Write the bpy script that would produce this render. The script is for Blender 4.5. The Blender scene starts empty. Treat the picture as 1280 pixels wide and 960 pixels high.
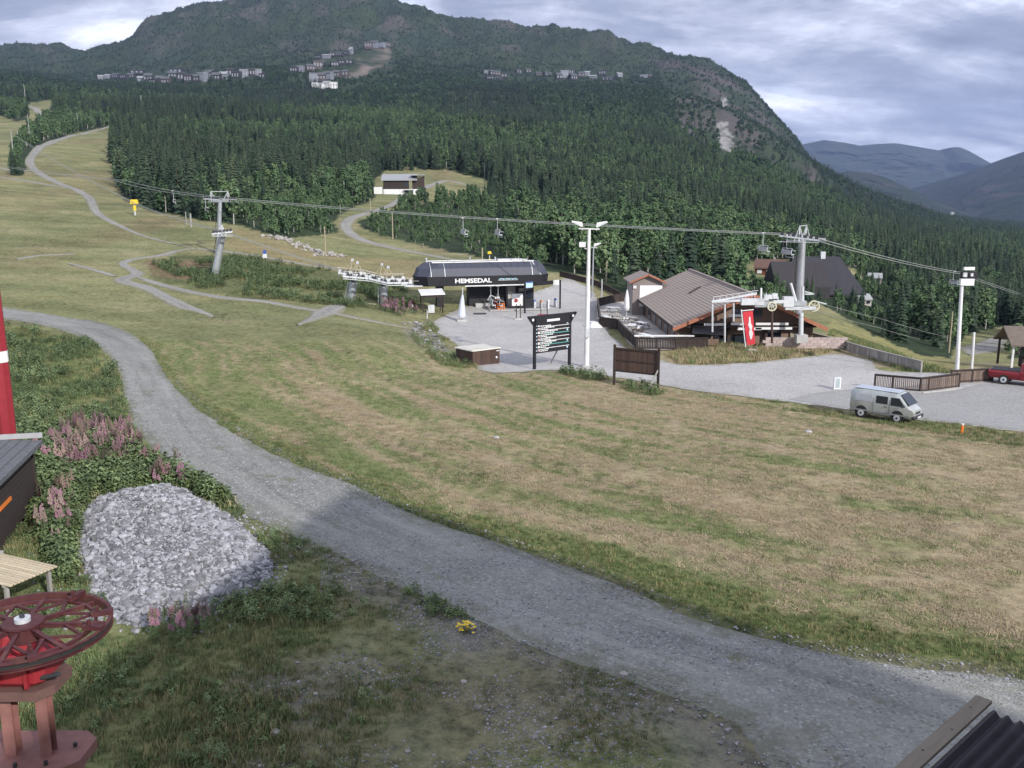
import bpy, bmesh, math, random
import numpy as np
from mathutils import Vector, Matrix
random.seed(7); RNG = np.random.default_rng(7)
SC = bpy.context.scene; COL = SC.collection
# ------------------------------------------------------------------ camera, world, sun, exposure
FP = 1150.0; PITCH = math.radians(11.3); CZ = 14.5      # focal length in photo pixels, downward pitch, height over the plaza
cam_d = bpy.data.cameras.new('camera'); cam = bpy.data.objects.new('camera', cam_d); COL.objects.link(cam)
cam.location = (0, 0, CZ); cam.rotation_euler = (math.pi/2 - PITCH, 0, 0)
cam_d.sensor_width = 36; cam_d.lens = FP/1280*36; cam_d.clip_start = .3; cam_d.clip_end = 40000
SC.camera = cam
SC.view_settings.view_transform = 'Standard'; SC.view_settings.look = 'None'
SC.view_settings.exposure = 0.68; SC.view_settings.gamma = 1
SC.render.engine = 'CYCLES'
SC.cycles.max_bounces = 4; SC.cycles.diffuse_bounces = 2; SC.cycles.glossy_bounces = 2; SC.cycles.transmission_bounces = 2
SC.cycles.transparent_max_bounces = 4; SC.cycles.volume_bounces = 0; SC.cycles.use_denoising = True
SUN_EL = math.radians(29); SUN_DIR = Vector((-.60, .80, 0)).normalized()   # horizontal travel of the light
SUN_AZ = math.atan2(-SUN_DIR.x, -SUN_DIR.y)                                # compass angle of the sun, from +Y towards +X
sd = bpy.data.lights.new('sun', 'SUN'); so = bpy.data.objects.new('sun', sd); COL.objects.link(so)
sd.energy = 2.7; sd.angle = math.radians(1.0); sd.color = (1, .96, .90)
so.rotation_euler = Vector((-SUN_DIR.x*math.cos(SUN_EL), -SUN_DIR.y*math.cos(SUN_EL), math.sin(SUN_EL))).to_track_quat('Z', 'Y').to_euler()

def N(nt, t, **kw):
    n = nt.nodes.new(t)
    for k, v in kw.items():
        if k.startswith('i_'): n.inputs[k[2:]].default_value = v
        elif k[0] == 'j' and k[1:].isdigit(): n.inputs[int(k[1:])].default_value = v
        else: setattr(n, k, v)
    return n
def ramp(nt, fac, stops, interp='LINEAR'):
    r = nt.nodes.new('ShaderNodeValToRGB'); r.color_ramp.interpolation = interp
    e = r.color_ramp.elements
    while len(e) < len(stops): e.new(.5)
    for i, (p, c) in enumerate(stops):
        e[i].position = p; e[i].color = (*c, 1) if len(c) == 3 else c
    nt.links.new(fac, r.inputs[0]); return r.outputs[0]
def mixc(nt, fac, a, b, mode='MIX'):
    m = nt.nodes.new('ShaderNodeMix'); m.data_type = 'RGBA'; m.blend_type = mode
    for sock, v in ((m.inputs[0], fac), (m.inputs[6], a), (m.inputs[7], b)):
        if hasattr(v, 'is_linked'): nt.links.new(v, sock)
        elif isinstance(v, (int, float)): sock.default_value = v
        else: sock.default_value = (*v, 1)
    return m.outputs[2]
def mth(nt, op, a, b=0.0, c=0.0, clamp=False):
    m = nt.nodes.new('ShaderNodeMath'); m.operation = op; m.use_clamp = clamp
    for i, v in enumerate((a, b, c)):
        if hasattr(v, 'is_linked'): nt.links.new(v, m.inputs[i])
        else: m.inputs[i].default_value = v
    return m.outputs[0]
def noise(nt, vec, scale, detail=4, rough=.55, dist=0.0, out=0):
    n = N(nt, 'ShaderNodeTexNoise', i_Scale=scale, i_Detail=detail, i_Roughness=rough, i_Distortion=dist)
    if vec is not None: nt.links.new(vec, n.inputs['Vector'])
    return n.outputs[out]
def mapping(nt, vec, scale=(1, 1, 1), rot=(0, 0, 0), loc=(0, 0, 0)):
    m = N(nt, 'ShaderNodeMapping'); m.inputs['Scale'].default_value = scale; m.inputs['Rotation'].default_value = rot
    m.inputs['Location'].default_value = loc
    nt.links.new(vec, m.inputs[0]); return m.outputs[0]

# world: Nishita sky seen through a broken sheet of cloud
W = bpy.data.worlds.new('World'); SC.world = W; W.use_nodes = True; nt = W.node_tree; nt.nodes.clear()
wo = N(nt, 'ShaderNodeOutputWorld'); bg = N(nt, 'ShaderNodeBackground'); bg.inputs[1].default_value = .15
nt.links.new(bg.outputs[0], wo.inputs[0])
sky = N(nt, 'ShaderNodeTexSky', sky_type='NISHITA'); sky.sun_disc = False; sky.sun_elevation = SUN_EL; sky.sun_rotation = SUN_AZ
sky.air_density = 1.0; sky.dust_density = .6; sky.ozone_density = 1.5
tc = N(nt, 'ShaderNodeTexCoord'); sp = N(nt, 'ShaderNodeSeparateXYZ'); nt.links.new(tc.outputs['Generated'], sp.inputs[0])
zc = mth(nt, 'MAXIMUM', mth(nt, 'ADD', sp.outputs[2], .30), .12)
cb = N(nt, 'ShaderNodeCombineXYZ')
nt.links.new(mth(nt, 'DIVIDE', sp.outputs[0], zc), cb.inputs[0]); nt.links.new(mth(nt, 'DIVIDE', sp.outputs[1], zc), cb.inputs[1])
cv = cb.outputs[0]
n1 = noise(nt, mapping(nt, cv, (1.0, 1.0, 1), loc=(6.6, 3.1, 0)), 1.5, 8, .64, .3)
n2 = noise(nt, mapping(nt, cv, (.6, 1.5, 1), loc=(6.1, 7.6, 0)), 4.2, 7, .6, .4)
nn = mth(nt, 'ADD', mth(nt, 'MULTIPLY', n1, .62), mth(nt, 'MULTIPLY', n2, .38))
cloud = ramp(nt, nn, [(.37, (1.45, 1.6, 2.15)), (.45, (2.05, 2.25, 2.9)), (.51, (3.15, 3.35, 4.05)), (.57, (4.9, 5.1, 5.9)), (.65, (8.5, 8.5, 9.0))])
cov = ramp(nt, n1, [(.60, (1, 1, 1)), (.72, (.55, .55, .55))])
wcol = mixc(nt, cov, sky.outputs[0], cloud)
nt.links.new(wcol, bg.inputs[0])

# ------------------------------------------------------------------ rays and terrain
FWD = np.array([0, math.cos(PITCH), -math.sin(PITCH)]); UP = np.array([0, math.sin(PITCH), math.cos(PITCH)])
def ray(x, y):
    return FWD + np.array([1, 0, 0])*(x-640)/FP - UP*(y-480)/FP
def atY(x, y, Y):
    d = ray(x, y); return np.array([0, 0, CZ]) + d*(Y/d[1])
def project(P):
    P = np.asarray(P, float); q = P - np.array([0, 0, CZ])
    dep = q @ FWD; return 640 + FP*q[..., 0]/dep, 480 - FP*(q @ UP)/dep, dep
ctl = []   # world points the ground passes through
def C(x, *lst):
    for y, Y in lst: ctl.append(atY(x, y, Y))
def G(*pts):
    for p in pts: ctl.append(np.array(p, float))
G((-40,-30,2.4),(0,-30,2.4),(40,-30,2.4),(-30,0,2.5),(0,0,2.3),(30,0,1.8),(-12,14,2.5),(0,15,2.3),(12,15,2.0),(30,20,1.5),
  (-14,25,2.6),(-6,30,2.4),(4,28,2.1),(14,28,1.8),(-28,40,3.0),(-10,42,2.5),(0,42,1.9),(12,40,1.6),(26,40,1.2),(45,35,.9),
  (-12,60,2.0),(0,60,1.1),(12,56,.8),(22,54,.55),(32,52,.35),(0,74,.35),(-5,76,.45),(8,67,.2),(16,63,.1),(25,60,.05),(36,58,0),(48,55,0),
  (2,85,0),(12,80,0),(20,76,0),(30,70,0),(40,66,0),(50,70,0),(5,100,0),(-5,100,0),(12,100,0),(24,90,0),(36,80,0),(30,100,-.4),(-10,95,.3),(2,118,0),(-8,115,0),(45,76,0),(58,68,0))
C(0,(480,58),(395,88),(330,125),(260,190),(225,260),(190,380),(155,600),(115,1000),(90,1900))
C(-250,(480,58),(395,88),(330,125),(260,190),(220,260),(180,380),(140,600),(90,1100),(60,2500))
C(150,(495,54),(430,74),(400,92),(345,120),(300,155),(250,230),(220,300),(185,420),(155,600),(120,1100),(98,1900))
C(300,(420,85),(380,105),(345,125),(310,150),(275,190),(230,300),(180,500),(140,800),(98,1500),(60,2200))
C(450,(440,76),(410,94),(390,108),(360,126),(330,150),(300,185),(278,215),(255,270),(220,400),(180,600),(130,1100),(95,1500),(62,1900))
C(540,(345,140),(325,165),(300,200),(265,260),(243,300),(200,450),(160,700),(120,1200),(90,1700),(60,2100))
C(640,(350,145),(328,165),(300,230),(250,350),(200,550),(150,900),(110,1500),(85,2000))
C(800,(372,140),(340,170),(300,250),(250,400),(200,650),(150,1050),(102,1900),(80,2200))
C(950,(385,140),(355,185),(330,240),(300,340),(250,600),(200,900),(160,1400))
C(1030,(412,112),(385,145),(345,210),(325,270),(300,380),(270,700),(245,1150))
C(1100,(432,118),(405,165),(370,250),(335,350),(300,600),(272,1000))
C(1200,(452,108),(430,145),(395,200),(350,350),(315,600),(292,1000),(282,1600),(276,2600))
C(1280,(448,115),(432,150),(400,220),(350,380),(315,700),(292,1200),(280,2600))
C(1550,(470,100),(432,150),(400,220),(350,380),(310,700),(285,1200),(274,2600))
SKY1 = [(-300,70,2600),(-120,64,2800),(0,64,2800),(20,60,2850),(50,62,2850),(75,56,2850),(92,66,2800),(110,67,2800),(135,63,2800),(150,61,2800),(165,52,2750),(178,35,2750),(190,24,2750),(203,20,2750),(222,24,2800),
  (240,17,2850),(260,12,2900),(300,4,3000),(330,-2,3000),(370,-8,3000),(415,-6,3000),(440,-1,3000),(460,7,3000),(478,11,3000),(490,6,2950),(512,13,2950),(530,18,2950),(550,24,2900),(575,34,2900),(610,38,2900),(640,42,2850),(690,41,2800),
  (740,50,2750),(790,58,2700),(820,57,2600),(850,70,2500),(890,80,2400),(920,93,2300),(938,110,2250),(955,130,2200),(975,154,2100),(992,176,2000),(1006,190,1950),(1020,208,1850),(1030,221,1700),(1060,234,1600),(1100,247,1550),(1150,262,1500)]
for x, y, Y in SKY1:
    p = atY(x, y, Y); ctl.append(p)
    for k, f in ((1.12, .93), (1.5, .55), (2.2, .2)):
        q = p.copy(); q[0] *= k; q[1] *= k; q[2] = CZ + (p[2]-CZ)*f - (k-1)*40; ctl.append(q)
APX = 40.0
def uv_of(X, Y):
    s = np.maximum(Y + APX, 4.0); return X/s, np.log(s)
ctl = np.array(ctl)
cu, cl = uv_of(ctl[:, 0], ctl[:, 1]); KU = 1.6
cr = ctl[:, 2]/(ctl[:, 1]+APX)
def tpsk(r2): return .5*r2*np.log(r2 + 1e-12)
Pm = np.stack([cu*KU, cl], 1)
d2 = ((Pm[:, None]-Pm[None])**2).sum(2); K = tpsk(d2) + np.eye(len(Pm))*1e-6
A = np.zeros((len(Pm)+3,)*2); A[:-3, :-3] = K; Q = np.c_[np.ones(len(Pm)), Pm]; A[:-3, -3:] = Q; A[-3:, :-3] = Q.T
wgt = np.linalg.solve(A, np.r_[cr, 0, 0, 0])
def vnoise(x, y, seed=0):
    xi = np.floor(x).astype(np.int64); yi = np.floor(y).astype(np.int64); fx = x-xi; fy = y-yi
    fx = fx*fx*(3-2*fx); fy = fy*fy*(3-2*fy)
    def h(a, b):
        v = (a*374761393 + b*668265263 + seed*974634777) & 0xffffffff
        v = ((v ^ (v >> 13))*1274126177) & 0xffffffff
        return ((v ^ (v >> 16)) & 0xffff)/65535.0
    return (h(xi, yi)*(1-fx)+h(xi+1, yi)*fx)*(1-fy) + (h(xi, yi+1)*(1-fx)+h(xi+1, yi+1)*fx)*fy
def fbm(x, y, o=4, seed=0, gain=.5):
    s = 0; a = 1; t = 0
    for k in range(o):
        s = s + a*(vnoise(x*2**k+k*17.3, y*2**k-k*9.1, seed+k)-.5); t += a; a *= gain
    return s/t*2
NU, NL = 620, 520
US = np.linspace(-.92, .92, NU); LS = np.linspace(math.log(8), math.log(6800), NL)
UU, LL = np.meshgrid(US, LS)
def tps(u, l):
    out = np.zeros(u.size); P2 = np.stack([u.ravel()*KU, l.ravel()], 1)
    for i in range(0, len(P2), 20000):
        q = P2[i:i+20000]; r2 = ((q[:, None]-Pm[None])**2).sum(2)
        out[i:i+20000] = tpsk(r2) @ wgt[:-3] + wgt[-3] + q @ wgt[-2:]
    return out.reshape(u.shape)
cg = np.meshgrid(np.linspace(-.92, .92, 311), np.linspace(LS[0], LS[-1], 261))
Rc = tps(*cg)
def bil(grid, u, l, u0, u1, l0, l1):
    n, m = grid.shape
    a = np.clip((u-u0)/(u1-u0)*(m-1), 0, m-1.001); b = np.clip((l-l0)/(l1-l0)*(n-1), 0, n-1.001)
    i = a.astype(int); j = b.astype(int); fa = a-i; fb = b-j
    return (grid[j, i]*(1-fa)+grid[j, i+1]*fa)*(1-fb)+(grid[j+1, i]*(1-fa)+grid[j+1, i+1]*fa)*fb
RR = bil(Rc, UU, LL, -.92, .92, LS[0], LS[-1])
SS = np.exp(LL); GX = UU*SS; GY = SS-APX; GZ = RR*SS
# relief: gentle hummocks near, gullies and knolls on the hills
hill = np.clip((GZ-30)/300, 0, 1)
GZ = GZ + fbm(GX/9, GY/9, 3, 3)*.10*np.clip((GY-80)/60, 0, 1)*np.clip((GX*-1+GY*.25)/20, 0, 1) \
        + fbm(GX/40, GY/40, 3, 5)*1.2*np.clip((GY-160)/200, 0, 1) + (fbm(GX/230, GY/300, 5, 8, .55)*34+(.5-np.abs(fbm(GX/110, GY/150, 4, 9, .6)))*26-13)*hill*np.clip(1-(GY-2600)/3000, 0, 1)
_cr = np.clip((GZ-260)/150, 0, 1)*np.clip(1-(GY-2700)/1500, 0, 1); GZ = GZ+_cr*((.30-np.abs(fbm(GX/70+3, GY/90, 5, 15, .62)))*34-6)+fbm(GX/28, GY/40, 3, 16)*7*_cr
bx0, by0 = project(np.stack([GX, np.maximum(GY, 1), GZ], -1))[:2]
def terr(X, Y):
    X = np.asarray(X, float); Y = np.asarray(Y, float); u, l = uv_of(X, Y)
    return bil(GZ, u, l, US[0], US[-1], LS[0], LS[-1])
def hits(x, y, tmax=6000):
    d = ray(x, y); t = 3.0; pt = t
    while t < tmax:
        p = np.array([0, 0, CZ]) + d*t
        if p[2] < terr(p[0], p[1]):
            a, b = pt, t
            for _ in range(30):
                m = (a+b)/2; p = np.array([0, 0, CZ]) + d*m
                if p[2] < terr(p[0], p[1]): b = m
                else: a = m
            return p
        pt = t; t *= 1.004
    return None
def hit(x, y):
    p = hits(x, y)
    if p is None: raise ValueError('no ground at %s %s' % (x, y))
    return Vector(p)

# ------------------------------------------------------------------ object helpers
def link(name, me, parent=None, loc=None):
    o = bpy.data.objects.new(name, me); COL.objects.link(o)
    if parent is not None: o.parent = parent
    if loc is not None: o.location = loc
    return o
def tag(o, label=None, cat=None, group=None, kind=None):
    if label: o['label'] = label
    if cat: o['category'] = cat
    if group: o['group'] = group
    if kind: o['kind'] = kind
    return o
def thing(name, loc, label, cat, group=None, rz=0.0, s=1.0):
    o = link(name, None, None, loc); o.rotation_euler.z = rz; o.scale = (s, s, s); o.empty_display_size = .3
    return tag(o, label, cat, group)
def np_mesh(name, V, F, mat=None, smooth=False):
    me = bpy.data.meshes.new(name); V = np.asarray(V, np.float32)
    me.vertices.add(len(V)); me.vertices.foreach_set('co', V.ravel())
    F = np.asarray(F, np.int32); k = F.shape[1]
    me.loops.add(F.size); me.loops.foreach_set('vertex_index', F.ravel())
    me.polygons.add(len(F)); me.polygons.foreach_set('loop_start', np.arange(0, F.size, k, dtype=np.int32))
    try: me.polygons.foreach_set('loop_total', np.full(len(F), k, np.int32))
    except Exception: pass
    me.update(calc_edges=True)
    if smooth: me.polygons.foreach_set('use_smooth', np.ones(len(F), bool))
    if mat: me.materials.append(mat)
    return me
def fattr(me, name, vals):
    a = me.attributes.new(name, 'FLOAT', 'POINT'); a.data.foreach_set('value', np.asarray(vals, np.float32).ravel())
def cattr(me, name, cols):
    a = me.attributes.new(name, 'FLOAT_COLOR', 'POINT'); c = np.ones((len(cols), 4), np.float32); c[:, :3] = cols
    a.data.foreach_set('color', c.ravel())

MATS = {}
def newmat(name):
    m = bpy.data.materials.new(name); m.use_nodes = True; nt = m.node_tree; nt.nodes.clear()
    out = N(nt, 'ShaderNodeOutputMaterial'); b = N(nt, 'ShaderNodeBsdfPrincipled'); nt.links.new(b.outputs[0], out.inputs[0])
    MATS[name] = m
    return m, nt, b
def bump(nt, b, h, dist=.02, strength=.6):
    bp = N(nt, 'ShaderNodeBump', i_Strength=strength, i_Distance=dist)
    nt.links.new(h, bp.inputs['Height']); nt.links.new(bp.outputs[0], b.inputs['Normal'])
def mat(name, col, rough=.7, var=.18, scale=3.0, metal=0.0, bmp=0.0, stretch=(1, 1, 1), dirt=None, dscale=.8, rnd=0.0, emit=None):
    """weathered solid colour: two noise octaves of tone, optional stains, optional per-object tone"""
    if name in MATS: return MATS[name]
    m, nt, b = newmat(name)
    tc = N(nt, 'ShaderNodeTexCoord'); v = mapping(nt, tc.outputs['Object'], stretch)
    a = noise(nt, v, scale, 5, .6)
    c = np.array(col, float)
    out = ramp(nt, a, [(.25, tuple(c*(1-var))), (.75, tuple(np.minimum(c*(1+var), 1)))])
    if dirt is not None:
        d = noise(nt, mapping(nt, tc.outputs['Object'], (1, 1, .5), loc=(3, 7, 1)), dscale, 6, .65)
        out = mixc(nt, ramp(nt, d, [(.5, (0, 0, 0)), (.72, (.7, .7, .7))]), out, dirt)
    if rnd:
        oi = N(nt, 'ShaderNodeObjectInfo'); k = mth(nt, 'MULTIPLY_ADD', oi.outputs['Random'], rnd*2, 1-rnd)
        hs = N(nt, 'ShaderNodeHueSaturation'); nt.links.new(k, hs.inputs['Value']); nt.links.new(out, hs.inputs['Color']); out = hs.outputs[0]
    nt.links.new(out, b.inputs['Base Color'])
    b.inputs['Roughness'].default_value = rough; b.inputs['Metallic'].default_value = metal
    if bmp: bump(nt, b, a, bmp)
    if emit:
        b.inputs['Emission Color'].default_value = (*col, 1); b.inputs['Emission Strength'].default_value = emit
    return m

# ------------------------------------------------------------------ layout lines (found on the ground through the photograph)
def smooth_line(pts, step=1.0):
    P = np.asarray(pts, float); n = len(P); out = []
    for i in range(n-1):
        p0 = P[max(i-1, 0)]; p1 = P[i]; p2 = P[i+1]; p3 = P[min(i+2, n-1)]
        L = np.linalg.norm(p2-p1); k = max(int(L/step), 1)
        for j in range(k):
            t = j/k
            out.append(.5*((2*p1)+(-p0+p2)*t+(2*p0-5*p1+4*p2-p3)*t*t+(-p0+3*p1-3*p2+p3)*t**3))
    out.append(P[-1]); return np.array(out)
def resample(L, n):
    d = np.r_[0, np.cumsum(np.linalg.norm(np.diff(L, axis=0), axis=1))]
    t = np.linspace(0, d[-1], n); return np.stack([np.interp(t, d, L[:, k]) for k in range(L.shape[1])], 1)
def gp(pxs): return [tuple(hits(x, y)[:2]) for x, y in pxs]
road_lo = gp([(-60,392),(0,398),(60,408),(100,421),(130,440),(147,462),(154,490),(168,532),(200,572),(240,602),(300,640),(350,663),(420,692),(500,732),(580,768),(650,800),(720,830),(800,857),(870,882),(920,905)]) + [(5.5,17.0),(5.0,13.0),(6.0,4.0)]
road_hi = gp([(-60,379),(0,384),(80,396),(130,404),(165,418),(190,440),(207,470),(240,505),(300,545),(370,580),(440,606),(520,645),(600,671),(660,692),(730,716),(800,746),(860,770),(950,797),(1050,820),(1160,838),(1280,850)]) + [(16.5,20.0),(24,19.0),(36,14)]
def strip(lo, hi, name, dz, matr, across=10, step=.35, jit=.16):
    lo = smooth_line(lo); hi = smooth_line(hi)
    n = int(max(len(lo), len(hi))/step); lo = resample(lo, n); hi = resample(hi, n)
    t = np.linspace(0, 1, across+1)[None, :, None]
    P = lo[:, None]*(1-t)+hi[:, None]*t
    jl = fbm(lo[:, 0]*.5, lo[:, 1]*.5, 5, 21, .8)*jit*3; jr = fbm(hi[:, 0]*.5, hi[:, 1]*.5, 5, 22, .8)*jit*3
    w = hi-lo; w /= np.linalg.norm(w, axis=1)[:, None]
    P[:, 0] += w*jl[:, None]; P[:, -1] += w*jr[:, None]
    Z = terr(P[..., 0], P[..., 1]) + dz
    Z[:, 0] -= dz*.9; Z[:, -1] -= dz*.9
    V = np.dstack([P, Z]).reshape(-1, 3); m = across+1
    i = (np.arange(n-1)[:, None]*m+np.arange(across)[None]).ravel()
    F = np.stack([i, i+1, i+m+1, i+m], 1)
    me = np_mesh(name, V, F, matr, True); e = np.tile(np.minimum(t[0, :, 0], 1-t[0, :, 0])*2, n); fattr(me, 'edge', e); wd_ = np.linalg.norm(hi-lo, axis=1); fattr(me, 'cross', (t[0, :, 0][None]*wd_[:, None]).ravel()); run_ = np.r_[0, np.cumsum(np.linalg.norm(np.diff((lo+hi)/2, axis=0), axis=1))]; fattr(me, 'run', np.repeat(run_, m))
    if np.mean([p.normal.z for p in me.polygons]) < 0: me.flip_normals()
    o = link(name, me); tag(o, kind='structure'); return o, np.r_[lo, hi[::-1]]
def offset_line(pts, w):
    L = smooth_line(pts); T = np.gradient(L, axis=0); T /= np.linalg.norm(T, axis=1)[:, None]+1e-9
    nrm = np.stack([-T[:, 1], T[:, 0]], 1); ww = np.asarray(w)
    if ww.ndim: ww = np.interp(np.linspace(0, 1, len(L)), np.linspace(0, 1, len(ww)), ww)[:, None]
    return L+nrm*ww/2, L-nrm*ww/2
from mathutils.geometry import delaunay_2d_cdt
def inpoly(px, py, poly):
    px = np.asarray(px, float); py = np.asarray(py, float); r = np.zeros(px.shape, bool); P = np.asarray(poly, float)
    x0, y0 = P[-1]
    for x1, y1 in P:
        c = ((y1 > py) != (y0 > py)) & (px < (x0-x1)*(py-y1)/((y0-y1) if y0 != y1 else 1e-9)+x1)
        r ^= c; x0, y0 = x1, y1
    return r
def dist_line(px, py, L):
    """distance to a polyline, for arrays of points"""
    L = np.asarray(L, float); out = np.full(px.shape, 1e9)
    for a, b in zip(L[:-1], L[1:]):
        d = b-a; q = max(d @ d, 1e-9); t = np.clip(((px-a[0])*d[0]+(py-a[1])*d[1])/q, 0, 1)
        out = np.minimum(out, (px-a[0]-t*d[0])**2+(py-a[1]-t*d[1])**2)
    return np.sqrt(out)
def sheet(name, poly, step, dz, matr, jit=.12):
    B = smooth_line(list(poly)+[poly[0]], .8)[:-1]
    nrm = np.stack([fbm(B[:, 0], B[:, 1], 3, 31), fbm(B[:, 0]+50, B[:, 1], 3, 32)], 1); B = B+nrm*jit*4
    gx, gy = np.meshgrid(np.arange(B[:, 0].min(), B[:, 0].max(), step), np.arange(B[:, 1].min(), B[:, 1].max(), step))
    k = inpoly(gx, gy, B) & (dist_line(gx, gy, np.r_[B, B[:1]][::3]) > step*.6)
    V2 = [Vector(p) for p in B]+[Vector(p) for p in np.stack([gx[k], gy[k]], 1)]
    n = len(B); vs, _, fs, _, _, _ = delaunay_2d_cdt(V2, [], [list(range(n))], 1, 1e-5)
    V = np.array([tuple(v) for v in vs]); Z = terr(V[:, 0], V[:, 1])+dz
    F = np.array([f for f in fs if len(f) == 3]); me = np_mesh(name, np.c_[V, Z], F, matr, True)
    fattr(me, 'edge', np.clip(dist_line(V[:, 0], V[:, 1], np.r_[B, B[:1]])/3, 0, 1))
    if me.polygons[0].normal.z < 0: me.flip_normals()
    return tag(link(name, me), kind='structure')
def gravel_mat(name, lo, hi, green, scale=1.0, tracks=0.0, edgeg=.5):
    m, nt, b = newmat(name)
    geo = N(nt, 'ShaderNodeNewGeometry'); v = geo.outputs['Position']
    big = noise(nt, v, .12*scale, 4, .6, .6); mid = noise(nt, v, 1.6*scale, 5, .65); fine = noise(nt, v, 16, 3, .7)
    vo = N(nt, 'ShaderNodeTexVoronoi', i_Scale=13.0); nt.links.new(v, vo.inputs['Vector'])
    f = mth(nt, 'ADD', mth(nt, 'MULTIPLY', big, .45), mth(nt, 'ADD', mth(nt, 'MULTIPLY', mid, .35), mth(nt, 'MULTIPLY', fine, .2)))
    c = ramp(nt, f, [(.36, lo), (.62, hi)])
    sv = N(nt, 'ShaderNodeSeparateXYZ'); nt.links.new(vo.outputs['Color'], sv.inputs[0])
    c = mixc(nt, ramp(nt, sv.outputs[0], [(.0, (.6,)*3), (.4, (.05,)*3), (.7, (.05,)*3), (1, (.7,)*3)]), c,
             mixc(nt, sv.outputs[1], tuple(np.array(lo)*.5), tuple(np.minimum(np.array(hi)*1.5, .8))))
    ea = N(nt, 'ShaderNodeAttribute', attribute_name='edge')
    e = mth(nt, 'ADD', ea.outputs['Fac'], mth(nt, 'MULTIPLY', mth(nt, 'SUBTRACT', mid, .5), 1.3))
    c = mixc(nt, ramp(nt, e, [(.02, (edgeg,)*3), (.30+.25*(edgeg > .6), (0, 0, 0))]), c, green)
    if tracks:
        ra, xa = N(nt, 'ShaderNodeAttribute', attribute_name='run'), N(nt, 'ShaderNodeAttribute', attribute_name='cross'); cc = N(nt, 'ShaderNodeCombineXYZ')
        nt.links.new(mth(nt, 'MULTIPLY', ra.outputs['Fac'], .09), cc.inputs[0]); nt.links.new(mth(nt, 'MULTIPLY', xa.outputs['Fac'], 1.1), cc.inputs[1])
        sk = noise(nt, cc.outputs[0], 1.0, 5, .62, .3)
        c = mixc(nt, ramp(nt, sk, [(.34, (.4,)*3), (.47, (0,)*3)]), c, tuple(np.array(lo)*.72)); c = mixc(nt, ramp(nt, sk, [(.55, (0,)*3), (.70, (.4,)*3)]), c, tuple(np.array(hi)*1.25))
        gm = noise(nt, v, .55, 5, .7); c = mixc(nt, ramp(nt, mth(nt, 'ADD', gm, mth(nt, 'MULTIPLY', ea.outputs['Fac'], .04)), [(.63, (0,)*3), (.70, (.75,)*3)]), c, green)   # worn wheel lines follow the ribbon
        w = mth(nt, 'ABSOLUTE', mth(nt, 'SUBTRACT', ea.outputs['Fac'], .48))
        c = mixc(nt, ramp(nt, w, [(.05, (tracks,)*3), (.28, (0, 0, 0))]), c, tuple(np.array(hi)*1.12))
    nt.links.new(c, b.inputs['Base Color']); b.inputs['Roughness'].default_value = .95; b.inputs['Specular IOR Level'].default_value = .2
    bump(nt, b, mth(nt, 'ADD', fine, mth(nt, 'MULTIPLY', vo.outputs['Distance'], 1.2)), .03, .7)
    return m
M_road = gravel_mat('road_gravel', (.155, .158, .148), (.305, .305, .285), (.14, .145, .085), 1, .15)
M_path = gravel_mat('track_gravel', (.19, .185, .17), (.32, .31, .29), (.19, .18, .10), 1.4, .2, .95)
M_plaza = gravel_mat('plaza_gravel', (.30, .29, .28), (.48, .465, .455), (.25, .24, .19), .9)
M_park = gravel_mat('asphalt', (.28, .275, .27), (.35, .345, .34), (.30, .29, .28), .7)
LOWP = np.array([tuple(p) for p in smooth_line(road_lo, 1.0)]+[(6, -40), (-120, -40), (-120, 120)])
road, ROADP = strip(road_lo, road_hi, 'gravel_road', .03, M_road, 14, .4)
def track(px, w, dz=.12):
    w = [w]*6 if isinstance(w, (int, float)) else list(w); w = [v*.72 for v in w]; w = [.25]+w+[.25]; a, b = offset_line(gp(px), w); return strip(a, b, 'hill_track', dz, M_path, 6, .5, .16)
TR = []
for px, w in (
  ([(165,153),(150,157),(120,163),(85,171),(60,180),(46,188),(39,197),(38,206),(48,216),(62,224),(80,232),(100,240),(112,248),(116,257),(122,267),(138,277),(155,285),(175,294),(200,301),(225,307),(243,311)], [3,5,7,7,6,5,4.2,4,3.6,2.6]),
  ([(-60,217),(0,222),(30,226),(58,231),(84,236)], 3.2),
  ([(0,210),(20,214),(42,213)], 3),
  ([(243,311),(222,314),(200,320),(176,323),(160,326),(154,331),(168,339),(170,344),(154,349),(158,354),(180,359),(205,371),(228,383),(250,390),(268,397)], [2.6,2.0,2.0,3.4,3.2,2.8,3.4]),
  ([(166,345),(200,356),(240,366),(290,374),(328,377),(370,385),(408,391),(450,399),(495,408),(520,412)], 2.2),
  ([(372,407),(392,399),(408,391),(425,382),(445,379),(470,381)], [2,4,4,2]),
  ([(243,311),(290,316),(330,322),(380,331),(430,338)], 1.8),
  ([(20,325),(50,320),(95,318)], 1.5), ([(85,330),(110,336),(145,346)], 1.5),
  ([(604,238),(560,226),(540,231),(520,240),(490,256),(462,266),(440,273),(432,281),(437,291),(455,301),(490,310),(530,318),(580,327),(620,334)], [5,5,4,4,4,4,4,4.6]),
  ([(38,132),(50,140),(62,147)], 9), ([(1262,418),(1248,424),(1228,436),(1212,444)], [5,7,8])):
    o, pl = track(px, w); TR.append(pl)
PL = [(543,402),(560,393),(580,384),(610,377),(640,372),(665,366),(690,358),(705,348),(730,357),(746,372),(752,398),(768,424),(800,443),(850,456),(900,456),(960,452),(1010,446),(1050,443),(1085,450),(1100,462),(1150,466)]
PLw = gp(PL)+[(46,76),(60,70),(75,68),(75,50),(50,53),(36,54.4)]+gp([(1270,540),(1200,531),(1150,525),(1060,513),(1000,505),(940,498),(870,489),(820,481),(770,472),(735,466),(690,463),(640,466),(605,464),(585,445),(565,428),(548,414)])
plaza = sheet('plaza', PLw, 1.5, .04, M_plaza)
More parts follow.
